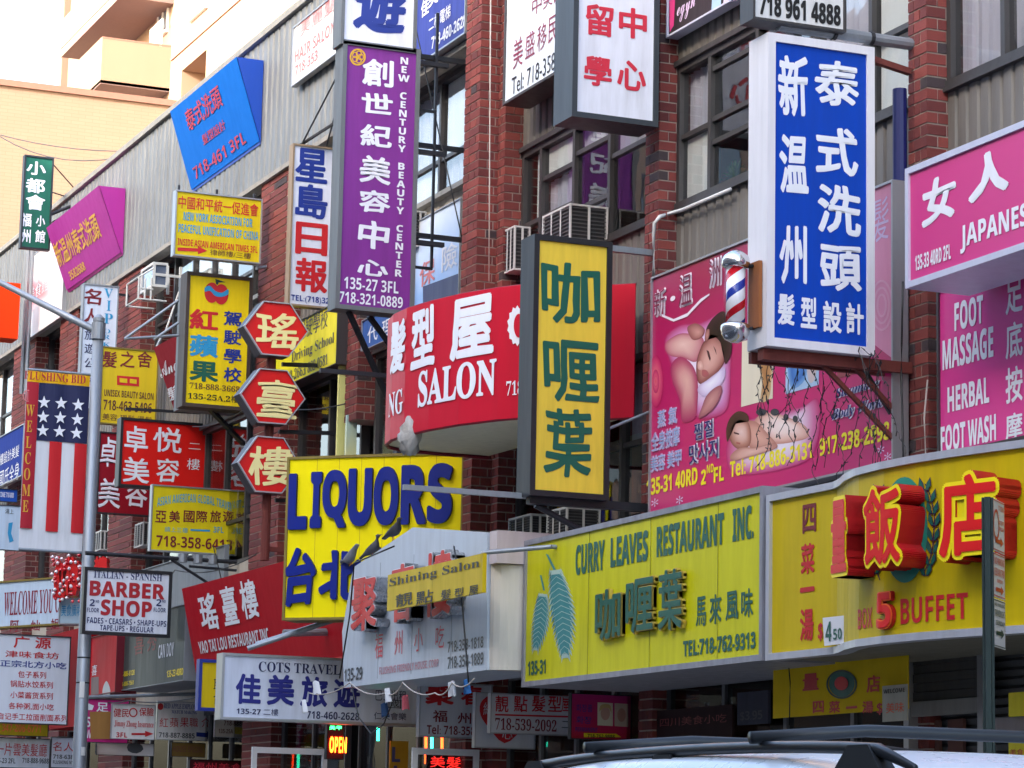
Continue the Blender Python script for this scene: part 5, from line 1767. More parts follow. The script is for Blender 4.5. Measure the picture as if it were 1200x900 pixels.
    for cx_, cyy in ((51, 472), (71, 473), (91, 475), (50, 489), (70, 490), (90, 492), (49.5, 505), (69, 506), (89, 508)):
        st = []
        for k in range(10):
            rr_ = 7.6 if k % 2 == 0 else 3.1
            th = math.pi/2+math.pi*k/5
            st.append((cx_+rr_*math.cos(th), cyy-rr_*1.05*math.sin(th)))
        s.G(st, ink('white'), proud=0.034, name='star')
    tp = onX(101, 437, X)
    bt = onX(93, 640, X)
    bars(s.e, 'bracket_arm', M_GALV, ((X, yl, zt+0.02), (X, 9.78, zt+0.02)), ((X, yl, zb-0.02), (X, 9.78, zb-0.02)), r=0.02)
left_signs()

def lamp_post():
    X, Y = -38.6, 9.80
    top = onX(117, 377, X)
    e = empty('street_lamp_post', (X, Y, 0.14), 'galvanised grey street lamp post with a long mast arm at the left', 'lamp post')
    MB().tube([(X, Y, 0.14), (X, Y, 1.0), (X, Y, top.z)], [0.12, 0.10, 0.078], 16).build('pole', M_GALV, e, smooth=True)
    MB().lathe(X, Y, [(0.085, top.z), (0.085, top.z+0.05), (0.03, top.z+0.1)], 16).build('cap', M_GALV, e)
    # mast arm rising away to the left
    A = onX(113, 388, X)
    B = onY(0, 331, 8.8)
    d = (B-A)
    B2 = A+d*1.35
    MB().tube([A, A+d*0.5, B, B2], [0.055, 0.05, 0.045, 0.04], 12).build('mast_arm', M_GALV, e, smooth=True)
    MB().lathe(X, Y, [(0.1, A.z-0.12), (0.1, A.z+0.12)], 16).build('collar', M_GALV, e)
    hd = B2
    MB().add([(hd.x+0.0, hd.y-.16, hd.z+.0), (hd.x-.6, hd.y-.14, hd.z+.05), (hd.x-.6, hd.y+.14, hd.z+.05), (hd.x, hd.y+.16, hd.z), (hd.x, hd.y-.1, hd.z+.16), (hd.x-.55, hd.y-.08, hd.z+.15), (hd.x-.55, hd.y+.08, hd.z+.15), (hd.x, hd.y+.1, hd.z+.16)],
             [(3, 2, 1, 0), (4, 5, 6, 7), (0, 1, 5, 4), (1, 2, 6, 5), (2, 3, 7, 6), (3, 0, 4, 7)]).build('lamp_head', M_GALV, e)
    for z in (4.1, 3.75, 3.2, 2.9):
        MB().lathe(X, Y, [(0.093, z), (0.093, z+0.02)], 16).build('band', M_DARKM, e)
    st = mat('sticker_white', (214, 214, 210), rough=0.7)
    for z, h, a in ((4.45, 0.1, 0.1), (3.55, 0.22, -0.3), (2.75, 0.12, 0.3)):
        v = []
        for i in range(5):
            th = a-0.35+0.7*i/4
            for zz in (z, z+h):
                v.append((X+0.102*math.cos(th), Y+0.102*math.sin(th), zz))
        link('sticker', v, [(2*i, 2*i+2, 2*i+3, 2*i+1) for i in range(4)], st, e)
lamp_post()

def lower_left():
    rdp = mat('welcome_red', (140, 30, 50), rough=0.5)
    s = asign('shop_sign', 'pale blue shop sign reading welcome you with dark red lettering at the left edge', -44.5, 10.3, 25, -60, 76, 688, 738, depth=0.2, face=face('pale_sky', (196, 216, 232)), fr=0.03, frm=mat('olive_frame'))
    s.T('WELCOME YOU COME', 5, 694, 722, 88, rdp, style='serif', off=0.0)
    s.T('阿', 12, 727, 741, 22, rdp)
    s.T('灿', 36, 727, 740, 47, rdp)
    s.T('姐', 60, 725, 738, 70, rdp)
    s = psign('menu_board', 'white chinese menu board with red heading and rows of dishes below the welcome sign', -41.2, -30, 80, 742, 845, depth=0.08, face=face('menu_white', (222, 226, 234), grime=0.12), fr=0.015, frm=M_DARKM)
    s.T('广 源', 16, 745, 759, 60, 'red', off=0.02)
    s.T('津味食坊', 6, 762, 770, 69, 'red', off=0.01)
    s.T('正宗北方小吃', 0, 773, 781, 78, 'blue', off=0.015)
    for tt, l, r, a in (('包子系列', 21, 54, 786), ('锅贴水饺系列', 12, 62, 797), ('小菜酱货系列', 12, 62, 810), ('各种粥,面小吃', 10, 63, 823), ('自记手工拉面削面系列', -2, 79, 835)):
        s.T(tt, l, a, a+8, r, 'red', off=0.01)
    s = psign('shop_sign', 'faded yellow strip sign with orange digits under the menu board', -41.8, -30, 56, 846, 860, depth=0.06, face=face('strip_yellow', (206, 176, 24), grime=0.3), fr=0.01, frm=M_DARKM)
    s.T('347-206-6771', 2, 848, 857, 48, mat('orange_print', (255, 120, 50)), off=0.0)
    s = psign('shop_sign', 'white hair salon sign with red characters at the bottom left', -42.0, -30, 58, 864, 898, depth=0.06, face=face('lower_white', (226, 230, 238)), fr=0.012, frm=M_DARKM)
    s.T('一片雲美髮廳', -5, 870, 885, 55, 'red', off=0.0, brush=0.01)
    s.T('718-888-9688', 26, 888, 894, 57, 'dkgrey', off=0.0)
    s.T('135-23 2FL', -8, 888, 894, 18, 'dkgrey', off=0.0)
    s = psign('shop_sign', 'small white sign with two red brush characters just left of the lamp post foot', -41.9, 60, 88, 864, 899, depth=0.06, face=face('lower_white'), fr=0.01, frm=M_DARKM)
    s.T('名人', 62, 869, 880, 86, 'red', off=0.0, brush=0.02)
    s.T('718-638', 62, 884, 889, 86, 'dkgrey', off=0.0)
    s.T('FLUSHING NY', 62, 891, 895, 86, 'dkgrey', off=0.0)
    # red awning behind
    s = fsign('awning', 'dull red awning side behind the menu board', 11.3, 57, 92, 745, 855, depth=0.5, face=mat('red_cloth', (164, 20, 26), grime=0.25, rough=0.7, spec=0.08), fr=0)
    s = fsign('shop_sign', 'deep blue sign with white characters at the left edge above the pale sign', 11.3, -30, 26, 530, 584, depth=0.1, face=mat('cobalt', (14, 48, 140), grime=0.15, spec=0.1, rough=0.6), fr=0.015, frm=M_ALU)
    s.T('二樓設計美髮', -4, 535, 548, 22, 'offwhite', off=0.0)
    s.T('中國氏全身', -6, 555, 575, 22, 'offwhite', off=0.0)
    s = psign('shop_sign', 'narrow blue strip sign under the deep blue one at the left edge', -46, -30, 20, 571, 585, depth=0.05, face=face('cobalt2', (30, 80, 170)), fr=0.01, frm=M_DARKM)
    s.T('WELCOME 718-888', -6, 576, 582, 16, 'offwhite', off=0.0)
    s = psign('poster', 'pale blue poster with a blue stick figure leg print beside the banner', -45.5, -30, 38, 590, 642, depth=0.05, face=face('pale_sky2', (200, 220, 238)), fr=0.01, frm=M_DARKM)
    s.G([(10, 613), (15, 612), (13, 625), (16, 634), (11, 636), (9, 625)], cyn(), name='printed_figure')
    s.T('湯上', 6, 596, 602, 16, 'dkgrey', off=0.0)
    # red flower letters with bulbs on their angled box
    A = onX(62, 700, -41.4)
    s = asign('shop_sign', 'pale blue box sign carrying red letters ringed with bulbs beside the lamp post', -41.6, onX(70, 700, -41.6).y, 60, 70, 99, 702, 730, depth=0.3, face=face('ice_blue', (176, 200, 214), grime=0.25), fr=0.02, frm=M_ALU)
    s.T('美食廣場', 72, 708, 722, 96, cyn(), off=0.0)
    e = s.e
    bulb = mat('bulb_red', (226, 40, 60), rough=0.15, grime=0)
    bulb2 = mat('bulb_white', (236, 226, 230), rough=0.1, grime=0)
    red = mat('neon_red_face')
    for c, l, r, a, b in (('紅', 63, 77, 656, 702), ('梅', 76, 92, 652, 698), ('樓', 110, 126, 652, 672)):
        s.T(c, l, a, b, r, red, ex=0.16, off=0.05, side=red, name='character')
    vb, fb, vw, fw_ = MB(), 0, MB(), 0
    Q = s.P.offset(0.2)
    for k in range(60):
        px = random.uniform(61, 95); py = random.uniform(650, 705)
        u, z = Q.hit(px, py)
        p = Q.at(u, random.uniform(-0.05, 0.03))
        b_ = vb if k % 2 else vw
        r_ = 0.028
        b_.lathe(p.x, p.y, [(0.005, z-r_), (r_*.8, z-r_*.5), (r_, z), (r_*.8, z+r_*.5), (0.005, z+r_)], 6)
    tag(vb.build('bulb', bulb, e), kind='stuff')
    tag(vw.build('bulb', bulb2, e), kind='stuff')
    # awnings
    s = fsign('awning', 'grey green shop awning with faded red characters below the barber shop sign', 11.0, 140, 217, 728, 809, depth=0.7, face=face('slate_cloth', (70, 78, 76), grime=0.3), fr=0.012, frm=M_GALV, cat='awning')
    g_ = fsign('awning', 'plain grey canopy hood rising behind the barber shop sign', 11.88, 120, 262, 683, 740, depth=0.04, face=face('hood_grey', (126, 134, 140), rough=0.5, grime=0.3), fr=0.012, frm=M_GALV, cat='awning')
    s.T('喜', 158, 742, 768, 169, 'maroon', off=0.01)
    s.T('秀', 173, 740, 764, 184, 'maroon', off=0.01)
    s.T('CAN DOY', 186, 756, 772, 204, 'offwhite', off=0.0)
    s.T('718-886-6128', 140, 788, 794, 158, 'yellow', off=0.0)
    s.T('718-886-7561', 140, 800, 805, 157, 'yellow', off=0.0)
    s.T('135-23 40RD', 196, 786, 794, 215, 'yellow', off=0.0)
    s = fsign('shop_sign', 'glossy red sign panel with a white print between the lamp post and the grey awning', 10.9, 106, 137, 748, 815, depth=0.3, face=mat('gloss_red', (196, 16, 34), rough=0.5, spec=0.1), fr=0.012, frm=mat('dark_red_piping'))
    s.T('喜', 108, 780, 792, 114, 'white', off=0.0)
    s.G([(107, 794), (116, 793), (116, 814), (107, 815)], mat('print_brown_grey', (110, 80, 80)), name='printed_panel')
    s.G([(121, 806), (125, 798), (129, 806), (129, 814), (121, 815)], ink('lgrey'), name='printed_bottle', smooth_n=3)
    # yao tai lou
    q = wedge('shop_sign', 'deep red leaning restaurant sign with three white brush characters left of the liquors sign', 'sign', 10.75, (213, 689), (402, 640), (238, 806), (420, 778), mat('lou_red', (176, 14, 30), rough=0.6, spec=0.1, grime=0.15), mat('dark_red_piping'), wall=11.74)
    for c, l, r, a, b in (('瑤', 235, 256, 697, 742), ('臺', 261, 279, 688, 735), ('樓', 283, 303, 681, 728)):
        ltxt(q, c, l, a, b, r, ink('white'), off=0.025)
    ltxt(q, 'YAO TAI LOU RESTAURANT INC.', 234, 752, 767, 320, ink('offwhite'), off=0.01)
    s = fsign('awning', 'red awning strip under the restaurant sign behind the travel sign', 11.0, 298, 405, 786, 815, depth=0.9, face=face('lou_red2', (186, 20, 30), grime=0.15), fr=0)
    s = psign('hanging_sign', 'small yellow sign in a blue frame half behind the white travel sign', -33.5, 236, 285, 776, 829, depth=0.1, face=face('mini_yellow', (222, 196, 20)), fr=0.04, frm=ink('blue'))
    s.T('聯合', 250, 795, 825, 262, 'black', v=True, off=0.0, brush=0.02)
    # pink foot poster and company
    s = psign('poster', 'pink poster with white characters and a brown taped card behind the insurance sign', -40.2, 98, 150, 819, 869, depth=0.03, face=face('poster_pink', (206, 46, 130)), fr=0.01, frm=M_DARKM)
    s.T('足', 113, 823, 834, 127, 'white', off=0.02)
    s.T('S', 101, 840, 852, 106, 'white')
    s.T('W', 101, 855, 865, 107, 'white')
    s.G([(105, 834), (133, 834), (133, 866), (106, 866)], mat('kraft_card', (170, 122, 62), rough=0.8, grime=0.3), proud=0.012, name='taped_card')
    s.G([(100, 828), (103, 824), (110, 827), (108, 832), (102, 832)], ink('white'), name='printed_hand')
    s = psign('small_sign', 'white insurance sign with a red arrow pointing right and 3fl', -39.7, 131, 181, 825, 865, depth=0.03, face=face('ins_white', (236, 232, 228)), fr=0.008, frm=M_ALU)
    s.T('健民', 133, 830, 840, 151, 'red', off=0.01)
    ring(s.P, 156, 835, 5, 5.5, 1.4, ink('red'), s.e)
    s.T('保險', 163, 829, 839, 180, 'red', off=0.01)
    s.T('Jimmy Zhong Insurance', 134, 844, 853, 180, 'red', style='serif', off=-0.0)
    s.T('3FL', 136, 858, 864, 149, 'red', off=0.0)
    s.G([(154, 859), (170, 859), (170, 856.5), (180, 860), (170, 863.5), (170, 861.5), (154, 861.5)], ink('red'), name='arrow')
    s = psign('small_sign', 'white employment agency sign with red characters and a blue arrow', -39.7, 184, 248, 822, 866, depth=0.03, face=face('ins_white'), fr=0.008, frm=M_ALU)
    s.T('RED APPLE EMPLOYMENT', 192, 824, 830, 240, 'blue', style='serif', off=0.0)
    s.T('MATCH MAKING', 201, 832, 836, 231, 'blue', style='serif', off=0.0)
    for c, l in (('紅', 187), ('蘋', 199), ('果', 211), ('職', 222), ('介', 236)):
        s.T(c, l, 841, 852, l+10, 'red', off=0.0)
    s.T('718-887-8885', 186, 858, 864, 228, 'dkgrey', off=0.0)
    s.G([(230, 858), (242, 859), (242, 856), (248, 862), (242, 867), (242, 864), (230, 863)], ink('blue'), name='arrow')
    ell(s.P, 188, 828, 3.5, 4, ink('red'), s.e, name='apple')
    s = psign('small_sign', 'grey white sign with brown lettering and arrow right of the employment sign', -38.3, 252, 322, 836, 863, depth=0.03, face=face('dim_white', (190, 182, 168), grime=0.3), fr=0.008, frm=M_ALU)
    s.T('718-888-3668', 262, 844, 850, 298, 'brown', off=0.0)
    s.T('135-25A', 256, 854, 859, 273, 'brown', off=0.0)
    s.G([(275, 852), (288, 853), (288, 861), (275, 860)], ink('mustard'), name='printed_box')
    s.T('2FL', 290, 854, 859, 297, 'brown', off=0.0)
    s.G([(300, 854), (314, 855), (314, 852), (319, 856), (314, 860), (314, 857), (300, 857)], ink('red'), name='arrow')
    s = psign('poster', 'small photo poster with a blue and cream print under the insurance sign', -39.9, 113, 180, 870, 884, depth=0.03, face=grad_mat('photo_strip', (160, 140, 130), (206, 200, 196), 1), fr=0.006, frm=M_DARKM)
    s.G([(150, 872), (163, 871), (168, 878), (160, 883), (150, 880)], ink('dkgrey'), name='printed_photo', smooth_n=2)
    s = psign('small_sign', 'dim yellow brown strip sign under the employment sign', -39.2, 201, 240, 870, 886, depth=0.03, face=face('dim_ochre', (110, 86, 40), grime=0.3), fr=0.006, frm=M_DARKM)
    s.T('HOUSE SPECIAL', 203, 874, 881, 238, 'brown', off=0.0)
    s = psign('small_sign', 'dark red sign with dull red characters at the foot of the picture', -38.0, 222, 290, 890, 910, depth=0.03, face=face('night_red', (70, 16, 20)), fr=0.006, frm=M_DARKM)
    s.T('福州美食', 226, 893, 903, 284, 'crimson', off=0.0)
    # far left wall pieces and AC units
def cyn(): return ink('cyan')
lower_left()

def ac_unit(label, X, px0, px1, py0, py1, D=0.42, m=None, Yb=None, grp=None, style=0):
    """box air conditioner whose side (facing -Y) and end (facing +X) both show"""
    A = onX(px1, py0, X); y0 = onX(px0, py0, X).y; y1 = A.y
    z1 = A.z; z0 = onX(px1, py1, X).z
    e = empty('air_conditioner', (X-D/2, y0, z0), label, 'air conditioner', grp)
    w = mat('ac_white', (206, 206, 202), rough=0.5, grime=0.3)
    dk = mat('ac_grille_dark', (52, 52, 54), rough=0.6, grime=0.2)
    t = 0.02
    # carcass: open on the two louvred sides
    c = MB()
    c.box(X-D, X, y0, y1, z1-t, z1).box(X-D, X, y0, y1, z0, z0+t)
    c.box(X-D, X-D+t, y0, y1, z0+t, z1-t)
    for x, y in ((X-t, y0), (X-t, y1-t), ):
        c.box(x, x+t, y, y+t, z0+t, z1-t)
    c.box(X-D+t, X-t, y1-t, y1, z0+t, z1-t)
    c.build('casing', w, e)
    MB().box(X-D+t+.005, X-t-.01, y0+0.02, y1-t-.005, z0+t+.002, z1-t-.002).build('core', dk, e)
    lv = MB()
    n = 11
    for k in range(n):
        z = z0+t+(z1-z0-2*t)*(k+0.5)/n
        lv.box(X-0.012, X-0.004, y0+t+.002, y1-t-.002, z-0.006, z+0.004)
        lv.box(X-D+t+.002, X-t-.002, y0+0.003, y0+0.012, z-0.006, z+0.004)
    tag(lv.build('louvre', mat('ac_louvre', (84, 84, 84), rough=0.5), e), kind='stuff')
    rb = MB()
    ym = (y0+y1)/2
    rb.box(X-0.004, X+0.006, ym-0.012, ym+0.012, z0+t, z1-t)
    for f in (0.33, 0.66):
        rb.box(X-D*f-0.01, X-D*f+0.01, y0-0.004, y0+0.002, z0+t, z1-t)
    rb.build('rib', w, e)
    return e
def acs():
    ac_unit('white air conditioner with dark louvres in the window above the yellow brush character sign', -25.9, 668, 713, 243, 296, D=0.72)
    ac_unit('white air conditioner edge behind the left side of the yellow brush character sign', -28.0, 603, 622, 266, 318, D=0.3)
    ac_unit('air conditioner on the left of the pair over the lime fascia sign', -26.6, 622, 644, 603, 640, D=0.6, grp=None)
    ac_unit('air conditioner on the right of the pair over the lime fascia sign', -25.6, 664, 704, 596, 640, D=0.5)
    ac_unit('grey air conditioner beside the narrow wall window behind the purple sign', -31.2, 486, 500, 248, 290, D=0.4)
    ac_unit('small air conditioner behind the left edge of the yellow travel sign', -42.8, 168, 180, 612, 640, D=0.5)
    ac_unit('small air conditioner low on the brick between lamp post and travel sign', -46.0, 118, 128, 622, 645, D=0.4)
    # boxed unit on the bracket over the hair salon sign
    X = -41.9
    A = onX(181, 307, X); B = onX(212, 310, X)
    z0 = onX(181, 336, X).z
    e = empty('window_box', (X, A.y, z0), 'small white glazed box unit on a wire bracket under the magenta sign', 'air conditioner')
    w = mat('ac_white'); gl = mat('sky_glass')
    D = 0.7
    yy0, yy1, z1 = A.y, 11.7, A.z
    c = MB()
    t = 0.04
    for x in (X-D, X):
        for y in (yy0, (yy0+B.y)/2, B.y):
            c.box(x-t/2, x+t/2, y-t/2, y+t/2, z0+t, z1-t)
    c.box(X-D-t/2, X+t/2, yy0-t/2, yy1, z1-t, z1).box(X-D-t/2, X+t/2, yy0-t/2, yy1, z0, z0+t)
    c.box(X-t/2+.002, X+t/2-.002, yy0+t/2, B.y, (z0+z1)/2-.02, (z0+z1)/2+.02)
    c.build('frame', w, e)
    MB().box(X-D+.01, X-.005, yy0+.005, yy1-.01, z0+t+.001, z1-t-.001).build('pane', gl, e)
    b0 = onX(162, 350, X)
    zz = b0.z
    k = [((X, b0.y, zz), (X, 11.7, zz)), ((X, b0.y, zz), (X, b0.y, zz+0.35)), ((X, b0.y, zz+.35), (X, A.y, z0+.3)), ((X-D, b0.y, zz), (X-D, 11.7, zz)), ((X-D, b0.y, zz), (X, b0.y, zz)), ((X, b0.y+.1, zz), (X, b0.y+.1, zz+.33)), ((X, b0.y+.2, zz), (X, b0.y+.2, zz+.35)), ((X, B.y, z0), (X, 11.7, zz-.5)), ((X, b0.y, zz+.17), (X, A.y, zz+.17)), ((X-D, b0.y, zz), (X-D, b0.y, zz+0.35)), ((X-D, b0.y, zz+.35), (X, b0.y, zz+.35))]
    bars(e, 'bracket_rod', w, *k, r=0.015)
acs()
def centre_low():
    # grey gabled sign
    Y = 10.3
    pts = [(403, 806), (401, 740), (414, 665), (484, 618), (571, 624), (571, 785)]
    P = Path([(onY(402, 740, Y).x, Y), (onY(571, 740, Y).x, Y)])
    uz = [P.hit(*p) for p in pts]
    z0 = min(z for u, z in uz)
    e = empty('shop_sign', (P.p[0].x, Y, z0), 'grey white gabled shop sign with raised red characters with chrome sides and black phone numbers', 'sign')
    D = 0.75
    n = len(pts)
    v = [(P.p[0].x+u, Y, z) for u, z in uz]+[(P.p[0].x+u, Y+D, z) for u, z in uz]
    gm = face('gable_grey', (194, 204, 214), grime=0.22, rough=0.4)
    link('panel', v, [tuple(range(n))]+[(i, n+i, n+(i+1) % n, (i+1) % n) for i in range(n)]+[tuple(range(2*n-1, n-1, -1))], gm, e)
    # rounded pale return at the right
    X1 = P.p[1].x
    zt, zb = uz[4][1], uz[5][1]
    pk = mat('pinkish_metal', (206, 190, 190), rough=0.4, grime=0.3)
    q = []
    m_ = 10
    for k in range(m_+1):
        th = math.pi*k/m_
        q.append((X1+0.012+0.16*math.sin(th), Y+0.02+0.68*(1-math.cos(th))/2))
    v = [(x, y, z) for z in (zb, zt-0.32) for x, y in q]
    k_ = m_+1
    link('rounded_return', v, [(i, i+1, k_+i+1, k_+i) for i in range(m_)]+[tuple(range(k_))[::-1], tuple(range(k_, 2*k_))], mat('cream_metal', (214, 206, 192), rough=0.35, grime=0.3), e, smooth=False)
    MB().box(X1+0.013, X1+0.2, Y, Y+1.4, zt-0.315, zt).build('top_band', pk, e)
    T = lambda s_, xl, yt, yb, xr, m, **k: txt(P, s_, xl, yt, yb, xr, ink(m) if isinstance(m, str) else m, e, **k)
    ch = mat('chrome_side', (190, 192, 196), rough=0.2, metal=0.8, grime=0.2)
    lr = mat('letter_red', (206, 30, 30), rough=0.4)
    wl = mat('ink_white', C['white'])
    for c, l, r, a, b in (('聚', 413, 443, 680, 742), ('春', 458, 488, 664, 731), ('樓', 498, 531, 650, 725)):
        T(c, l, a, b, r, lr, ex=0.14, off=0.028, outline=(wl, 0.012), side=ch)
    for c, l, r, a, b in (('福', 440, 449, 743, 772), ('州', 463, 472, 740, 768), ('小', 486, 496, 737, 764), ('吃', 511, 521, 734, 760)):
        T(c, l, a, b, r, 'crimson', off=0.0)
    T('718-358-1818', 525, 752, 765, 567, 'dkgrey', off=0.0)
    T('718-358-1889', 525, 770, 784, 567, 'dkgrey', off=0.0)
    T('135-29', 404, 784, 799, 425, 'dkgrey', off=0.0)
    T('FLUSHING FRIENDLY HOUSE, CORP.', 445, 782, 792, 515, mat('faded_pink_text', (196, 140, 150)), off=0.0)
    for px in (445, 484, 530):
        u, z = P.hit(px, 700)
        x = P.p[0].x+u
        zz = min(z1 for z1 in [uz[3][1]])
        MB().box(x-0.004, x+0.004, Y-0.002, Y+0.001, uz[0][1]+.05, uz[2][1]-.02).build('panel_joint', mat('grey_joint', (130, 140, 150)), e)
    bm = mat('black_cable', (24, 24, 26), rough=0.5, grime=0)
    cable('cable', 'black cable looping down the left face of the grey gabled sign', [onY(462, 640, Y-.25), onY(415, 660, Y-.25), onY(410, 720, Y-.2), onY(398, 795, Y-.2)], 0.009, bm)
    cable('cable', 'black cable hanging down the right part of the grey gabled sign', [onY(532, 640, Y-.25), onY(541, 700, Y-.25), onY(546, 760, Y-.25), onY(549, 800, Y-.25)], 0.009, bm)
    # yellow plaque in front
    s = fsign('hanging_sign', 'small mustard yellow sign reading shining salon hung in front of the grey gabled sign', 9.95, 454, 565, 674, 716, depth=0.04, face=face('shining_yellow', (214, 184, 20)), fr=0.0)
    s.T('Shining Salon', 457, 678, 690, 562, 'black', style='serif', off=0.0)
    for c, l, r, a in (('靚', 464, 484, 697), ('點', 488, 508, 694), ('髮', 517, 529, 692), ('型', 533, 544, 690), ('屋', 550, 561, 687)):
        s.T(c, l, a, a+(15 if l < 500 else 12), r, 'black', off=0.01)
    A = onY(560, 655, 9.95)
    bars(s.e, 'arm', M_GALV, ((A.x, 9.99, A.z+0.06), (A.x+0.35, 10.55, A.z+0.12)), ((A.x+.35, 10.55, A.z+.12), (A.x+.5, 11.9, A.z+.12)), r=0.022)
    # big white travel sign
    s = psign('shop_sign', 'long white sign reading cots travel with big dark blue characters', -30.9, 262, 489, 768, 840, depth=0.2, face=face('travel_white', (214, 220, 236)), fr=0.03, frm=M_ALU)
    b = mat('travel_blue', (30, 34, 128), rough=0.4)
    s.T('COTS TRAVEL', 303, 775, 787, 399, 'navy', style='serif', off=-0.0)
    for c, l, a, r in (('佳', 276, 789, 306), ('美', 313, 790, 345), ('旅', 352, 792, 384), ('遊', 391, 793, 422)):
        s.T(c, l, a, a+36, r, b, off=0.035, brush=0.008)
    s.T('135-27 二樓', 277, 829, 837, 326, 'navy', off=0.0)
    s.T('718-460-2628', 359, 833, 842, 421, 'navy', off=0.0)
    s.T('巴士出租', 440, 808, 821, 476, 'navy', off=0.0)
    s.T('仁天會樂', 438, 834, 843, 476, 'navy', off=0.0)
    s.T('國', 455, 820, 830, 470, 'dkgrey', off=0.0)
    bars(s.e, 'arm', M_GALV, (onX(300, 755, -30.9), onX(405, 722, -30.6)), r=0.03)
    # long pipe over it
    # lower white signs in the shade
    s = psign('hanging_sign', 'grey white sign with red characters and tel 718-35 below the gabled sign', -28.2, 492, 575, 800, 862, depth=0.06, face=face('fuzhou_white', (206, 208, 216), grime=0.2), fr=0.012, frm=M_ALU)
    s.T('聚', 498, 801, 826, 532, 'red', off=0.04)
    s.T('春', 540, 803, 826, 566, 'red', off=0.03)
    s.T('福', 507, 832, 846, 524, 'maroon', off=0.015)
    s.T('州', 536, 835, 848, 552, 'maroon', off=0.015)
    s.T('Tel: 718-358-18', 500, 849, 860, 571, 'maroon', off=0.0)
    s = psign('hanging_sign', 'white sign with a big red heart behind the phone number sign', -27.2, 557, 626, 812, 875, depth=0.05, face=face('heart_white', (200, 202, 208), grime=0.2), fr=0.01, frm=M_ALU)
    s.G([(591, 826), (584, 816), (573, 815), (563, 824), (563, 838), (572, 852), (591, 871), (611, 855), (622, 838), (620, 822), (608, 814), (597, 818)], 'red', smooth_n=3, name='printed_heart')
    s.T('緣', 566, 823, 838, 578, 'offwhite', proud=0.012, off=0.0)
    s.T('心', 588, 855, 866, 600, 'offwhite', proud=0.012, off=0.0)
    s.T('* * *', 572, 848, 856, 612, 'offwhite', proud=0.012, off=0.0)
    s = psign('hanging_sign', 'white sign with red characters over the phone number 718-539-2092', -26.6, 575, 667, 813, 858, depth=0.05, face=face('beauty_white', (208, 208, 212), grime=0.15), fr=0.01, frm=M_ALU)
    for c, l in (('靚', 580), ('點', 602), ('髮', 623), ('型', 642), ('屋', 658)):
        s.T(c, l, 815, 834, l+(16 if l < 650 else 9), 'red', off=0.01, brush=0.012)
    s.G([(580, 836.5), (667, 839), (667, 841), (580, 838.5)], 'red', name='printed_line')
    s.T('718-539-2092', 580, 841, 855, 652, 'maroon', style='serif', off=0.0)
    s.T('二', 658, 845, 853, 666, 'dkgrey', off=0.0)
    s = psign('poster', 'pink and red poster with two small portrait photos and blue korean lettering', -25.3, 669, 739, 813, 865, depth=0.04, face=grad_mat('poster_magenta', (196, 30, 60), (190, 40, 120), 2), fr=0.008, frm=M_DARKM)
    s.T('화장품', 675, 825, 834, 694, 'blue', off=0.01)
    s.T('화장', 675, 839, 848, 693, 'blue', off=0.01)
    s.T('PERMANENT', 674, 852, 857, 700, 'blue', off=0.0)
    s.G([(700, 823), (718, 824), (718, 851), (700, 850)], mat('photo_cream'), name='printed_photo')
    ell(s.P, 709, 836, 5.5, 8, mat('printed_face', (206, 160, 140), rough=0.5), s.e, proud=0.008, name='printed_photo')
    s.G([(702, 834), (703, 827), (709, 825), (715, 827), (716, 836), (713, 830), (706, 830)], mat('fair_hair', (206, 176, 120)), proud=0.010, smooth_n=2, name='printed_photo')
    s.G([(720, 824), (736, 825), (736, 852), (720, 851)], mat('photo_tan', (206, 180, 160)), name='printed_photo')
    ell(s.P, 728, 838, 5, 8, mat('printed_face2', (190, 140, 120), rough=0.5), s.e, proud=0.008, name='printed_photo')
    s.G([(684, 859), (722, 860), (728, 864), (684, 864)], ink('yellow'), name='printed_box')
    s.T('718-762-9888', 688, 860, 864, 720, 'black', proud=0.008, off=0.0)
    # clips with little bunting flags below the gabled sign
    cl = [((355, 828), 'white'), ((369, 806), 'white2'), ((453, 815), 'white'), ((450, 832), 'navy'), ((475, 823), 'pink'), ((530, 807), 'white'), ((546, 805), 'blue')]
    fl = dict(white=mat('flag_white', (224, 226, 230), rough=0.8), white2=mat('flag_white'), navy=mat('flag_navy', (30, 60, 96), rough=0.8), pink=mat('flag_pink', (190, 90, 100), rough=0.8), blue=mat('flag_blue', (40, 100, 160), rough=0.8))
    lab = ['leftmost white bunting flag over the blue characters', 'white bunting flag tucked at the lower left corner of the gabled sign', 'white bunting flag above the navy one', 'navy blue bunting flag under a white one', 'dusty pink bunting flag', 'white bunting flag at the right of the string', 'blue bunting flag at the right of the string']
    for i, ((px, py), c) in enumerate(cl):
        p = onY(px, py, 10.02+0.03*i)
        w, h = 0.075, 0.14
        v = []
        for a in range(5):
            for b_ in range(4):
                t = b_/3
                v.append((p.x+(a/4-.5)*2*w*(0.6+0.5*t), p.y+0.03*math.sin(a*1.7+i)+0.02*t, p.z+h*(0.5-t)+0.012*math.sin(a*2.2+i)))
        tag(link('bunting_flag', v, [(a*4+b_, a*4+b_+1, (a+1)*4+b_+1, (a+1)*4+b_) for a in range(4) for b_ in range(3)], fl[c], None, origin=p), lab[i], 'flag', 'bunting flags under the gabled sign')
    wc = mat('grey_cable')
    cable('bunting_string', 'string of the bunting sagging from flag to flag under the gabled sign', [onY(362, 812, 10.05), onY(410, 800, 10.1), onY(453, 812, 10.1), onY(472, 800, 10.1), onY(510, 812, 10.15), onY(530, 800, 10.15), onY(556, 795, 10.2)], 0.007, wc, sag=0.06)
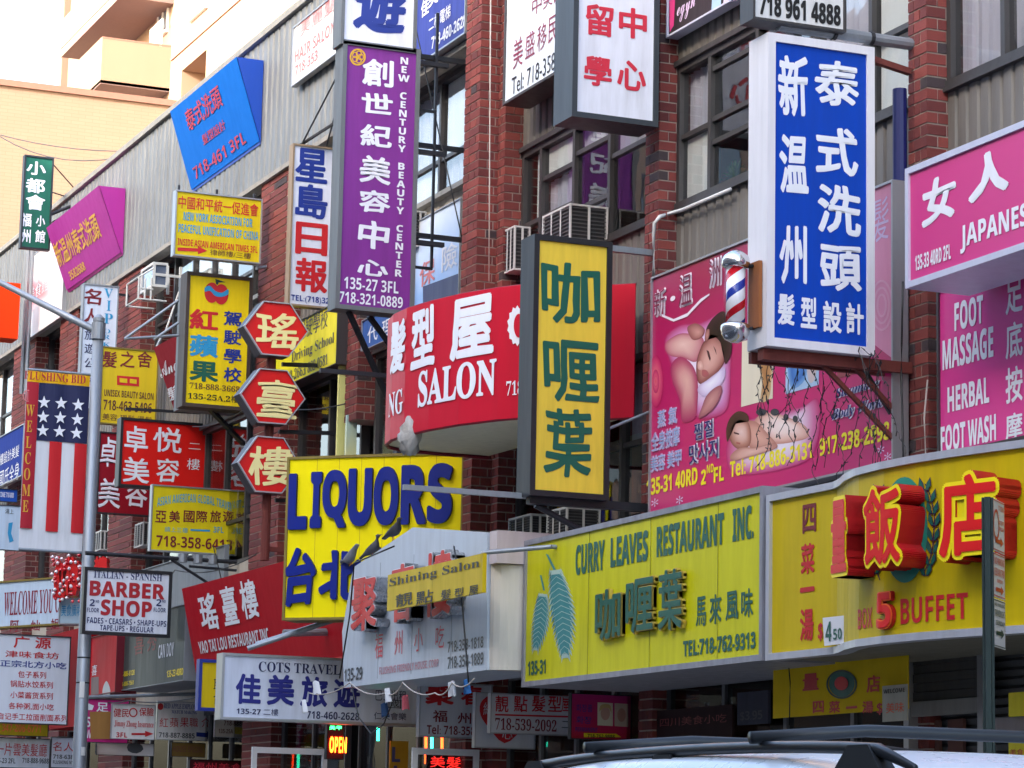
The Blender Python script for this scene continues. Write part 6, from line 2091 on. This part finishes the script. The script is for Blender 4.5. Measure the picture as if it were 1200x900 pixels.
    cable('cable', 'black cable loop hanging in front of the travel sign', [onY(412, 803, 10.1), onY(420, 840, 10.1), onY(435, 860, 10.1), onY(450, 848, 10.1), onY(462, 818, 10.1)], 0.008, mat('black_cable'))
    # shop lights, neon and doors behind
    s = psign('neon_sign', 'red glowing open sign in the shop window', -31.6, 383, 402, 850, 889, depth=0.05, face=face('neon_back', (120, 40, 40)), fr=0.008, frm=M_DARKM)
    ng = mat('neon_orange', (255, 90, 20), emit=2.2, grime=0)
    s.T('OPEN', 386, 863, 882, 406, ng, off=0.01)
    g = mat('neon_green', (60, 250, 120), emit=1.2, grime=0)
    s.T('美甲', 386, 850, 855, 400, g, off=0.0)
    t = mat('neon_teal', (40, 250, 190), emit=1.6, grime=0)
    o = mat('neon_red', (255, 60, 20), emit=1.8, grime=0)
    for px, py, pz, m, l in ((443, 853, 868, t, 'short green neon tube left of the l sign'), (506, 862, 895, t, 'tall green neon tube in the white framed window'), (518, 863, 882, o, 'orange red neon tube right of the green one'), (499, 862, 895, o, 'thin orange neon tube left of the green one')):
        A = onX(px, py, -29.6); B = onX(px, pz, -29.6)
        tag(MB().tube([A, B], 0.016, 8).build('neon_tube', m, None, origin=B), l, 'neon tube')
    s = psign('door_sign', 'dark yellow upright panel with a blue letter l in the shop window', -30.6, 457, 478, 868, 930, depth=0.04, face=face('l_yellow', (150, 112, 20)), fr=0)
    s.T('L', 459, 875, 893, 469, 'navy', off=0.02)
    s.T('I', 461, 897, 915, 465, 'navy', off=0.02)
    wf = mat('white_window_frame')
    for (x, l, r, t_, lab_) in ((-31.9, 296, 384, 875, 'white framed shop door top at the lower left of centre'), (-28.4, 484, 562, 876, 'white framed shop door top below the tel sign')):
        A = onX(l, t_, x); B = onX(r, t_, x)
        e = empty('shop_door', (x, A.y, 0.14), lab_, 'door')
        z1 = A.z
        MB().box(x-0.04, x, A.y, B.y, z1-0.07, z1).box(x-0.04, x, A.y, A.y+0.06, 0.15, z1-.07).box(x-0.04, x, B.y-0.06, B.y, 0.15, z1-.07).box(x-.04, x, A.y+.06, B.y-.06, 0.15, 0.3).build('frame', wf, e)
        MB().box(x-0.025, x-0.018, A.y+.061, B.y-.061, 0.301, z1-.071).build('pane', GLASS, e)
        MB().tube([(x+.03, B.y-.12, 1.0), (x+.03, B.y-.12, 1.35)], 0.012, 8).build('handle', M_ALU, e)
    s = psign('neon_sign', 'dark window sign with dim red glowing characters behind the white framed door', -28.6, 500, 546, 884, 902, depth=0.03, face=face('dark_back', (36, 20, 22)), fr=0)
    s.T('美髮', 504, 886, 899, 540, mat('neon_dim', (200, 30, 24), emit=0.6, grime=0), off=0.0)
centre_low()

def right_low():
    # banner under the buffet canopy
    s = fsign('banner', 'yellow cloth banner with red characters and a green wreath under the curved sign', 11.25, 906, 1064, 779, 842, depth=0.01, face=face('banner_yellow', (226, 190, 16), rough=0.7, grime=0.1), fr=0, cat='banner')
    s.T('量', 941, 790, 810, 960, 'red', off=0.03)
    s.T('店', 1016, 792, 812, 1032, 'red', off=0.03)
    ell(s.P, 987, 801, 15, 16, mat('laurel_green'), s.e, name='emblem')
    ell(s.P, 987, 801, 8, 8, 'x' and ink('red'), s.e, proud=0.009, name='emblem')
    ring(s.P, 987, 802, 18, 17, 2, ink('dkgreen'), s.e)
    for c, l in (('四', 953), ('菜', 972), ('一', 992), ('湯', 1011)):
        s.T(c, l, 822 if c != '一' else 828, 836 if c != '一' else 831, l+13, 'red', off=0.03)
    s.T('$', 1028, 824, 838, 1035, 'red', off=0.02)
    s = fsign('poster', 'pale poster with black and orange print pinned over the right end of the yellow banner', 11.2, 1034, 1063, 804, 846, depth=0.01, face=face('dim_poster', (190, 186, 170), rough=0.7), fr=0)
    s.T('WELCOME', 1036, 808, 813, 1061, 'black', off=0.0)
    s.T('美味', 1039, 824, 836, 1060, 'orange', off=0.0)
    cable('cable', 'thin dark cable hanging over the yellow banner', [onY(924, 778, 11.2), onY(926, 800, 11.2), onY(925, 850, 11.2)], 0.006, mat('black_cable'))
    # street front pieces in the shade
    s = fsign('poster', 'bright yellow poster stack at the right edge under the curved sign', 11.3, 1182, 1230, 812, 840, depth=0.02, face=face('edge_yellow', (246, 226, 50), rough=0.5), fr=0)
    s = fsign('poster', 'lower yellow poster with red print at the right picture edge', 11.3, 1182, 1230, 868, 900, depth=0.02, face=face('edge_yellow'), fr=0)
    s.T('美食', 1184, 878, 886, 1200, 'red', off=0.0)
    s = fsign('wall_board', 'grey white board between the two yellow posters at the right edge', 11.35, 1162, 1230, 842, 866, depth=0.03, face=face('edge_grey', (150, 140, 140), rough=0.6), fr=0)
    # half lowered roller shutter over the buffet window
    a, b = onY(1070, 830, 11.7).x, onY(1150, 830, 11.7).x
    e = empty('roller_shutter', (a, 11.7, 2.2), 'half lowered grey roller shutter behind the yellow banner', 'shutter')
    sm = mat('shutter_slats')
    z = onY(1100, 820, 11.7).z
    top = 3.4
    k = 0
    while z < top:
        MB().box(a, b, 11.7+0.006*(k % 2), 11.73+0.006*(k % 2), z, z+0.068).build('slat', sm, e)
        z += 0.072
        k += 1
    z = onY(1100, 820, 11.7).z
    MB().box(a, b, 11.68, 11.75, z-0.12, z-0.004).build('bottom_rail', mat('pale_rail', (150, 146, 140), rough=0.5, grime=0.3), e)
    MB().box(a-0.08, a-0.004, 11.66, 11.76, 0.14, 3.4).box(b+.004, b+0.08, 11.66, 11.76, 0.14, 3.4).build('guide', M_ALU, e)
    for i, px in enumerate((1104, 1132)):
        p = onY(px, 830, 11.9)
        tag(MB().box(p.x-0.11, p.x+0.11, 11.8, 11.83, 1.2, z-0.15).build('hanging_strip', mat('brown_strip', (110, 72, 62), rough=0.8), None, origin=(p.x, 11.8, 1.2)), '%s brown red panel strip in the open shopfront under the shutter' % ('left' if i == 0 else 'right'), 'panel')
    # dark canopy board behind lime sign
    MBx = MB().box(-24.7, -20.0, 11.5, 11.75, 3.42, 3.6)
    # dim menu boards in the dark shopfront under the lime sign
    s = fsign('menu_board', 'dim dark board with faint red print deep in the shade under the lime sign', 11.8, 768, 858, 833, 870, depth=0.03, face=face('dim_board', (52, 30, 30), rough=0.7), fr=0)
    s.T('四川美食小吃', 774, 842, 852, 852, 'maroon', off=0.0)
    s = fsign('menu_board', 'dim grey board with dark numbers next to the yellow banner', 11.8, 864, 900, 812, 850, depth=0.03, face=face('dim_board2', (70, 70, 82), rough=0.7), fr=0)
    s.T('$3.95', 868, 834, 846, 894, 'dkgrey', off=0.0)
    p = onY(664, 880, 11.4)
    # parking sign post
    px, pr = 1157, None
    Yp = 9.35
    P0 = onY(1157, 583, Yp)
    X = P0.x
    e = empty('parking_sign_post', (X, Yp, 0.14), 'dark green steel channel post with parking signs at the right edge', 'sign post')
    g = mat('post_green', (34, 52, 50), rough=0.55, metal=0.2, grime=0.3)
    z1 = P0.z
    w = 0.036
    a_ = R(180-35)
    d = Vector((-math.sin(YAW+R(9.7)), -math.cos(YAW+R(9.7)), 0))*-1   # across the line of sight
    n = Vector((d.y, -d.x, 0))
    prof = [(-w, 0.0), (-w*0.55, 0.0), (-w*0.4, 0.03), (w*0.4, 0.03), (w*0.55, 0.0), (w, 0.0), (w, 0.006), (w*0.6, 0.006), (w*0.45, 0.038), (-w*0.45, 0.038), (-w*0.6, 0.006), (-w, 0.006)]
    v = []
    for z in (0.0, z1):
        for q, r_ in prof:
            p = Vector((X, Yp, z))+d*q+n*(r_)
            v.append(tuple(p))
    m_ = len(prof)
    link('post', v, [(i, (i+1) % m_, m_+(i+1) % m_, m_+i) for i in range(m_)]+[tuple(range(m_, 2*m_))], g, e)
    bo = MB()
    z = z1-0.05
    while z > 0.4:
        p = Vector((X, Yp, z))+n*-0.006
        bo.box(p.x-0.005, p.x+0.005, p.y-0.005, p.y+0.005, z-0.005, z+0.005)
        z -= 0.1
    tag(bo.build('punched_hole', M_DARKM, e), kind='stuff')
    pw = mat('plate_white', (206, 204, 204), rough=0.4, grime=0.15)
    rd = mat('plate_red', (186, 44, 40), rough=0.4)
    gn = mat('plate_green', (24, 60, 50), rough=0.4)
    x0, y0 = X+d.x*0.03, Yp+d.y*0.03
    ang = 134
    dd = Vector((math.cos(R(ang)), math.sin(R(ang))))
    PP = Path([(x0, y0), (x0+dd.x*0.32, y0+dd.y*0.32)])
    def plate(py0, py1, rows, m, ar):
        za = PP.hit(1163, py0)[1]; zb = PP.hit(1163, py1)[1]
        shell(PP, zb, za, 0.004, pw, e, 'plate')
        us, ue = 0.012, PP.L-0.012
        fr = MB()
        H = za-zb
        for a, b, c, d_ in ((us, ue, za-0.012, za-0.006), (us, ue, zb+0.006, zb+0.012), (us, us+0.006, zb+.013, za-.013), (ue-.006, ue, zb+.013, za-.013)):
            A = PP.at(a, 0.003); B = PP.at(b, 0.003)
            fr.add([(A.x, A.y, c), (B.x, B.y, c), (B.x, B.y, d_), (A.x, A.y, d_)], [(0, 1, 2, 3)])
        fr.build('border', m, e)
        for (s_, f0, f1, a, b) in rows:
            JOBS.append(dict(Q=PP, s=mapstr(s_, 'sans'), v=False, ua=a*PP.L, uc=b*PP.L, z0=zb+H*(1-f1), z1=zb+H*(1-f0), m=m, parent=e, off=0.0, ex=0, proud=0.004, brush=0, arc=0, outline=None, side=None, name='lettering', slant=0, px=10, ph=0, n=5))
        zz = zb+H*(1-ar)
        pts = [(0.2, -0.012), (0.62, -0.012), (0.62, -0.03), (0.85, 0), (0.62, 0.03), (0.62, 0.012), (0.2, 0.012)]
        vv = []
        for u, q in pts:
            A = PP.at(u*PP.L, 0.004)
            vv.append((A.x, A.y, zz+q))
        link('arrow', vv, [(0, 1, 5, 6), (2, 3, 4)], m, e)
    plate(583, 644, [('7-7 COMM', 0.1, 0.2, 0.45, 0.9), ('EXCEPT', 0.38, 0.46, 0.45, 0.9), ('SUNDAY', 0.5, 0.58, 0.45, 0.9)], rd, 0.8)
    c_ = []
    plate(646, 698, [('NO PARKING', 0.1, 0.26, 0.1, 0.9), ('8:30 AM-7PM', 0.34, 0.52, 0.1, 0.9), ('SUNDAY', 0.58, 0.66, 0.3, 0.8)], rd, 0.82)
    plate(700, 757, [('NO PARKING', 0.08, 0.15, 0.1, 0.9), ('7AM-MIDNIGHT', 0.22, 0.36, 0.1, 0.9), ('SUNDAY', 0.44, 0.54, 0.2, 0.9)], gn, 0.7)
    # no parking roundel
    za = PP.hit(1163, 590)[1]; zb = PP.hit(1163, 636)[1]
    zc = (za+zb)/2
    vs = []
    for rr in (0.075, 0.06):
        for k in range(24):
            th = 2*math.pi*k/24
            A = PP.at(0.085+rr*math.cos(th), 0.005)
            vs.append((A.x, A.y, zc+rr*1.3*math.sin(th)))
    link('roundel', vs, [(i, 24+i, 24+(i+1) % 24, (i+1) % 24) for i in range(24)], rd, e)
right_low()

def car(name, label, x_front, y_near, colour, L=4.7, W=1.85, H=1.78, rails=True, m=None, group=None):
    """station wagon seen from kerb height; nose points to -X"""
    e = empty(name, (x_front+L/2, y_near+W/2, 0), label, 'car', group)
    yc = y_near+W/2
    prof = [  # x fraction, belt z, roof z, half width at belt, half width at roof
        (0.00, 0.70, 0.72, 0.62, 0.55), (0.03, 0.84, 0.86, 0.80, 0.70), (0.12, 0.96, 0.99, 0.88, 0.78), (0.24, 1.02, 1.06, 0.91, 0.80),
        (0.30, 1.04, 1.30, 0.92, 0.74), (0.37, 1.05, 1.64, 0.92, 0.68), (0.42, 1.05, 1.715, 0.925, 0.69), (0.50, 1.06, 1.755, 0.925, 0.70), (0.62, 1.07, 1.76, 0.925, 0.70),
        (0.76, 1.08, 1.745, 0.92, 0.69), (0.88, 1.09, 1.70, 0.91, 0.67), (0.93, 1.08, 1.50, 0.90, 0.69), (0.97, 1.05, 1.10, 0.88, 0.76), (1.0, 0.80, 0.84, 0.80, 0.70)]
    k = H/1.78
    rings = []
    for f, zb, zr, hb, hr in prof:
        zr += 0.055 if 0.33 < f < 0.95 else 0
        x = x_front+f*L
        half = [(hb*0.93, 0.28), (hb*1.0, 0.45), (hb*1.02, 0.75*min(1, zb/0.9)), (hb, zb), (hr+(hb-hr)*0.25, zb+(zr-zb)*0.65), (hr, zr-0.045), (hr-0.07, zr-0.012), (hr*0.6, zr+0.008), (0.0, zr+0.018)]
        ring_ = [(x, yc-h*W/1.85, z*k) for h, z in half]+[(x, yc+h*W/1.85, z*k) for h, z in reversed(half[:-1])]
        rings.append(ring_)
    n = len(rings[0])
    v = [p for r_ in rings for p in r_]
    f = []
    for i in range(len(rings)-1):
        for j in range(n-1):
            f.append((i*n+j, i*n+j+1, (i+1)*n+j+1, (i+1)*n+j))
        f.append((i*n+n-1, i*n, (i+1)*n, (i+1)*n+n-1))
    f.append(tuple(reversed(range(n))))
    f.append(tuple((len(rings)-1)*n+j for j in range(n)))
    body = link('body', v, f, m, e, smooth=True)
    sub = body.modifiers.new('smooth', 'SUBSURF')
    sub.levels = 2
    sub.render_levels = 2
    gl = mat('car_glass', (20, 24, 28), rough=0.05, grime=0, spec=1.0)
    # side windows sit on the greenhouse
    def quad(side, fs, zlo, zhi):
        pass
    for sd in (-1, 1):
        for a, b in ((0.36, 0.50), (0.51, 0.67), (0.68, 0.86)):
            vv = []
            for ff, zz in ((a+(0.03 if a < 0.4 else 0), 1.10), (b, 1.10), (b-(0.02 if b > 0.8 else 0), 1.60), (a+(0.05 if a < 0.4 else 0), 1.60)):
                h = 0.925-(0.925-0.70)*max(0, min(1, (zz-1.06)/0.66))*1.0
                vv.append((x_front+ff*L, yc+sd*(h*W/1.85+0.012), zz*k))
            link('window', vv, [(0, 1, 2, 3) if sd < 0 else (3, 2, 1, 0)], gl, e)
    vv = [(x_front+L*0.285, yc-0.72, 1.10*k), (x_front+L*0.285, yc+0.72, 1.10*k), (x_front+L*0.365, yc+0.6, 1.64*k), (x_front+L*0.365, yc-0.6, 1.64*k)]
    link('windscreen', vv, [(3, 2, 1, 0)], gl, e)
    ty = mat('tyre_rubber', (24, 24, 24), rough=0.9)
    for fx in (0.17, 0.80):
        for sd in (-1, 1):
            cx, cy, r_ = x_front+fx*L, yc+sd*(W/2-0.1), 0.34
            mb = MB().tube([(cx, cy-0.11, r_), (cx, cy+0.11, r_)], r_, 24)
            wv = mb.build('wheel', ty, e)
            MB().tube([(cx, cy-0.115, r_), (cx, cy+0.115, r_)], 0.21, 20).build('rim', M_ALU, wv)
    for sd in (-1, 1):
        MB().box(x_front+0.02, x_front+0.2, yc+sd*0.62-0.15, yc+sd*0.62+0.15, 0.66, 0.8).build('headlight', mat('headlight_glass', (220, 224, 230), rough=0.1, grime=0), e)
    if rails:
        rm = mat('rail_black', (40, 42, 46), rough=0.3, metal=0.3, grime=0.05)
        for sd in (-1, 1):
            y = yc+sd*0.62
            pts = []
            for i in range(15):
                t = i/14
                f_ = 0.40+0.50*t
                zr = 1.755+0.055*math.sin(math.pi*min(1, max(0, t)))**0.35 if 0 < t < 1 else 1.74
                pts.append((x_front+f_*L, y, zr*k+0.0))
            MB().tube(pts, [0.010]+[0.017]*13+[0.010], 10).build('roof_rail', rm, e, smooth=True)
            for f_ in (0.43, 0.62, 0.85):
                x = x_front+f_*L
                MB().add([(x-0.12, y-.025, 1.735*k), (x+0.12, y-.025, 1.735*k), (x+0.12, y+.025, 1.735*k), (x-0.12, y+.025, 1.735*k), (x-0.05, y-.02, 1.80*k), (x+0.05, y-.02, 1.80*k), (x+0.05, y+.02, 1.80*k), (x-0.05, y+.02, 1.80*k)],
                         [(3, 2, 1, 0), (4, 5, 6, 7), (0, 1, 5, 4), (1, 2, 6, 5), (2, 3, 7, 6), (3, 0, 4, 7)]).build('rail_foot', mat('rubber_black', (24, 24, 26), rough=0.6), e)
        for f_ in (0.52, 0.74):
            x = x_front+f_*L
            MB().tube([(x, yc-0.66, 1.83*k), (x, yc-.3, 1.86*k), (x, yc+.3, 1.86*k), (x, yc+0.66, 1.83*k)], 0.018, 10).build('cross_bar', rm, e, smooth=True)
    return e
car('parked_car', 'silver white estate car with black roof rails and cross bars at the bottom right', -10.4, 3.3, None, L=4.9, H=1.855, m=mat('silver_paint', (224, 226, 228), rough=0.22, metal=0.1, grime=0.03))
car('parked_car', 'white car of which only a sliver of roof shows at the bottom left', -27.5, 4.6, None, H=1.72, rails=False, m=mat('white_paint', (226, 226, 226), rough=0.15, metal=0.0, grime=0.03))

def cables_and_vines():
    dk = mat('black_cable')
    rnd = random.Random(5)
    # dead string lights tangled on the struts
    vb = MB()
    for s_ in range(22):
        px = rnd.uniform(884, 1046); py = rnd.uniform(404, 425)
        X = -19.6
        p = onY(px, py, 11.2) if px > 960 else onY(px, py, 10.9)
        pts = [p]
        q = p.copy()
        n = rnd.randint(10, 26)
        dirx = rnd.uniform(-1, 1)
        for k in range(n):
            dirx = dirx*0.8+rnd.uniform(-0.6, 0.6)
            q = q+Vector((dirx*0.045, rnd.uniform(-0.02, 0.02), -rnd.uniform(0.015, 0.075)))
            q.y = min(11.5, max(10.7, q.y))
            pts.append(q.copy())
            if rnd.random() < 0.55:
                a = rnd.uniform(0, 6.28)
                r_ = rnd.uniform(0.02, 0.05)
                vb.bar(q, q+Vector((math.cos(a)*r_, 0, math.sin(a)*r_)), 0.007, 0.007)
        vb.tube(pts, 0.0036, 4, cap=False)
    e = tag(vb.build('string_lights', dk, None, origin=onY(960, 420, 11.2)), 'tangle of dead dark string lights hanging from the rusty struts over the magenta billboard', 'string lights', kind=None)
    for a, b, sg, lab in (((480, 0, 11.2), (546, 300, 11.6), 0, 'thin dark cable running down beside the purple sign'),
                          ((575, 0, 11.45), (573, 330, 11.45), 0, 'thin pale cable fixed down the corner of the double brick pier'),
                          ((0, 158, 13), (200, 176, 13.5), 0.15, 'upper thin wire crossing in front of the peach wall'),
                          ((0, 160, 13), (170, 177, 13.4), 0.35, 'lower thin wire crossing in front of the peach wall')):
        A = onY(*a); B = onY(*b)
        cable('cable', lab, [A, B], 0.008 if a[2] < 13 else 0.011, dk if 'dark' in lab or 'wire' in lab else mat('grey_cable'), sag=sg)
    # galvanised pipe across the travel sign
    e = empty('support_pipe', onX(300, 757, -30.5), 'long bright steel support pipe rising over the white travel sign', 'pipe')
    bars(e, 'pipe', M_GALV, (onX(290, 760, -30.5), onX(405, 722, -30.2)), r=0.03)
    e = empty('support_pipe', onX(335, 743, -32), 'grey horizontal steel pipe under the liquors sign', 'pipe')
    bars(e, 'pipe', M_GALV, (onX(332, 742, -31.6), onX(405, 740, -31.6)), r=0.045)
    e = empty('support_pipe', onX(105, 815, -39), 'long thin pipe over the row of small insurance and employment signs', 'pipe')
    bars(e, 'pipe', M_GALV, (onX(104, 817, -39.3), onX(235, 813, -39.3)), r=0.025)
    # plant on the open window sill
    e = empty('potted_plant', (onY(856, 222, 12.15).x, 12.2, 7.87), 'green leafy pot plant on the sill of the open window beside the blue sign', 'plant')
    MB().lathe(e.location.x, 12.2, [(0.06, 7.87), (0.085, 8.0)], 14).build('pot', mat('terracotta', (150, 80, 50), rough=0.8), e)
    lf = MB()
    for k in range(70):
        a = rnd.uniform(0, 6.28); el = rnd.uniform(0.2, 1.4)
        d = Vector((math.cos(a)*math.cos(el), math.sin(a)*math.cos(el)*0.5, math.sin(el)))
        p = Vector((e.location.x, 12.2, 8.0))+d*rnd.uniform(0.02, 0.12)
        q = p+d*rnd.uniform(0.1, 0.2)+Vector((0, 0, -0.03))
        w = d.cross(Vector((0, 0, 1))).normalized()*0.018
        m_ = (p+q)/2+Vector((0, 0, 0.02))
        lf.add([p, m_+w, q, m_-w], [(0, 1, 2, 3)])
    tag(lf.build('foliage', mat('leaf_green', (58, 96, 40), rough=0.5), e), kind='stuff')
cables_and_vines()

def pigeons():
    dk = mat('pigeon_grey', (52, 52, 60), rough=0.6, grime=0.3)
    lt = mat('pigeon_pale', (120, 124, 134), rough=0.6, grime=0.3)
    for i, (px, py, yaw_, tilt, m, lab) in enumerate((
            (461, 623, 20, -0.35, dk, 'dark pigeon perched highest on the sloping edge of the gabled sign'),
            (411, 652, 200, 0.9, lt, 'paler pigeon leaning down the lower slope of the gabled sign'),
            (436, 644, 60, -0.6, dk, 'dark pigeon crouched between the two others on the gabled sign'))):
        p = onY(px, py, 10.5)
        ax = [(-0.17, -0.01, 0.012, 0.03), (-0.10, 0.0, 0.02, 0.04), (-0.04, 0.0, 0.045, 0.05), (0.03, 0.0, 0.058, 0.062), (0.08, 0.015, 0.05, 0.055), (0.105, 0.05, 0.03, 0.032), (0.12, 0.085, 0.026, 0.026), (0.145, 0.09, 0.020, 0.02), (0.165, 0.084, 0.007, 0.006), (0.185, 0.076, 0.002, 0.002)]
        v, f = [], []
        n = 10
        cy_, sy_ = math.cos(R(yaw_)), math.sin(R(yaw_))
        for x, z, a, b in ax:
            for k in range(n):
                th = 2*math.pi*k/n
                lx, ly, lz = x, b*math.cos(th), z+a*math.sin(th)
                lx, lz = lx*math.cos(tilt)+lz*math.sin(tilt), -lx*math.sin(tilt)+lz*math.cos(tilt)
                v.append((p.x+lx*cy_-ly*sy_, p.y+lx*sy_+ly*cy_, p.z+lz))
        for r_ in range(len(ax)-1):
            for k in range(n):
                f.append((r_*n+k, r_*n+(k+1) % n, (r_+1)*n+(k+1) % n, (r_+1)*n+k))
        f += [tuple(range(n-1, -1, -1)), tuple((len(ax)-1)*n+k for k in range(n))]
        o = link('pigeon', v, f, m, None, smooth=True, origin=(p.x, p.y, p.z-0.07))
        tag(o, lab, 'pigeon', 'pigeons on the gabled sign')
        lg = MB()
        for s_ in (-0.02, 0.02):
            MB().tube([(p.x+s_, p.y, p.z-0.035), (p.x+s_, p.y, p.z-0.1)], 0.005, 5).build('leg', mat('pigeon_leg', (150, 70, 70), rough=0.6), o)
pigeons()
def wires():
    dk = mat('black_cable')
    for pts, sg, lab in (
        ([(226, 500, 11.6), (300, 470, 11.3), (405, 473, 11.7)], 0.1, 'thin wire strung between the red sign and the brick pier'),
        ([(170, 690, 11.5), (205, 668, 11.4), (300, 650, 11.6)], 0.12, 'black cable sagging above the red restaurant sign'),
        ([(250, 640, 11.7), (262, 690, 11.6), (300, 700, 11.7)], 0.0, 'black cable dropping behind the red restaurant sign'),
        ([(108, 818, 10.6), (150, 821, 10.6), (235, 816, 10.6)], 0.05, 'cable tied along the thin pipe above the insurance sign'),
        ([(1058, 330, 11.5), (1056, 440, 11.5), (1059, 545, 11.4)], 0.0, 'dark cable beside the drain pipe right of the billboard')):
        cable('cable', lab, [onY(*q) for q in pts], 0.009, dk, sag=sg)
wires()

write_all()
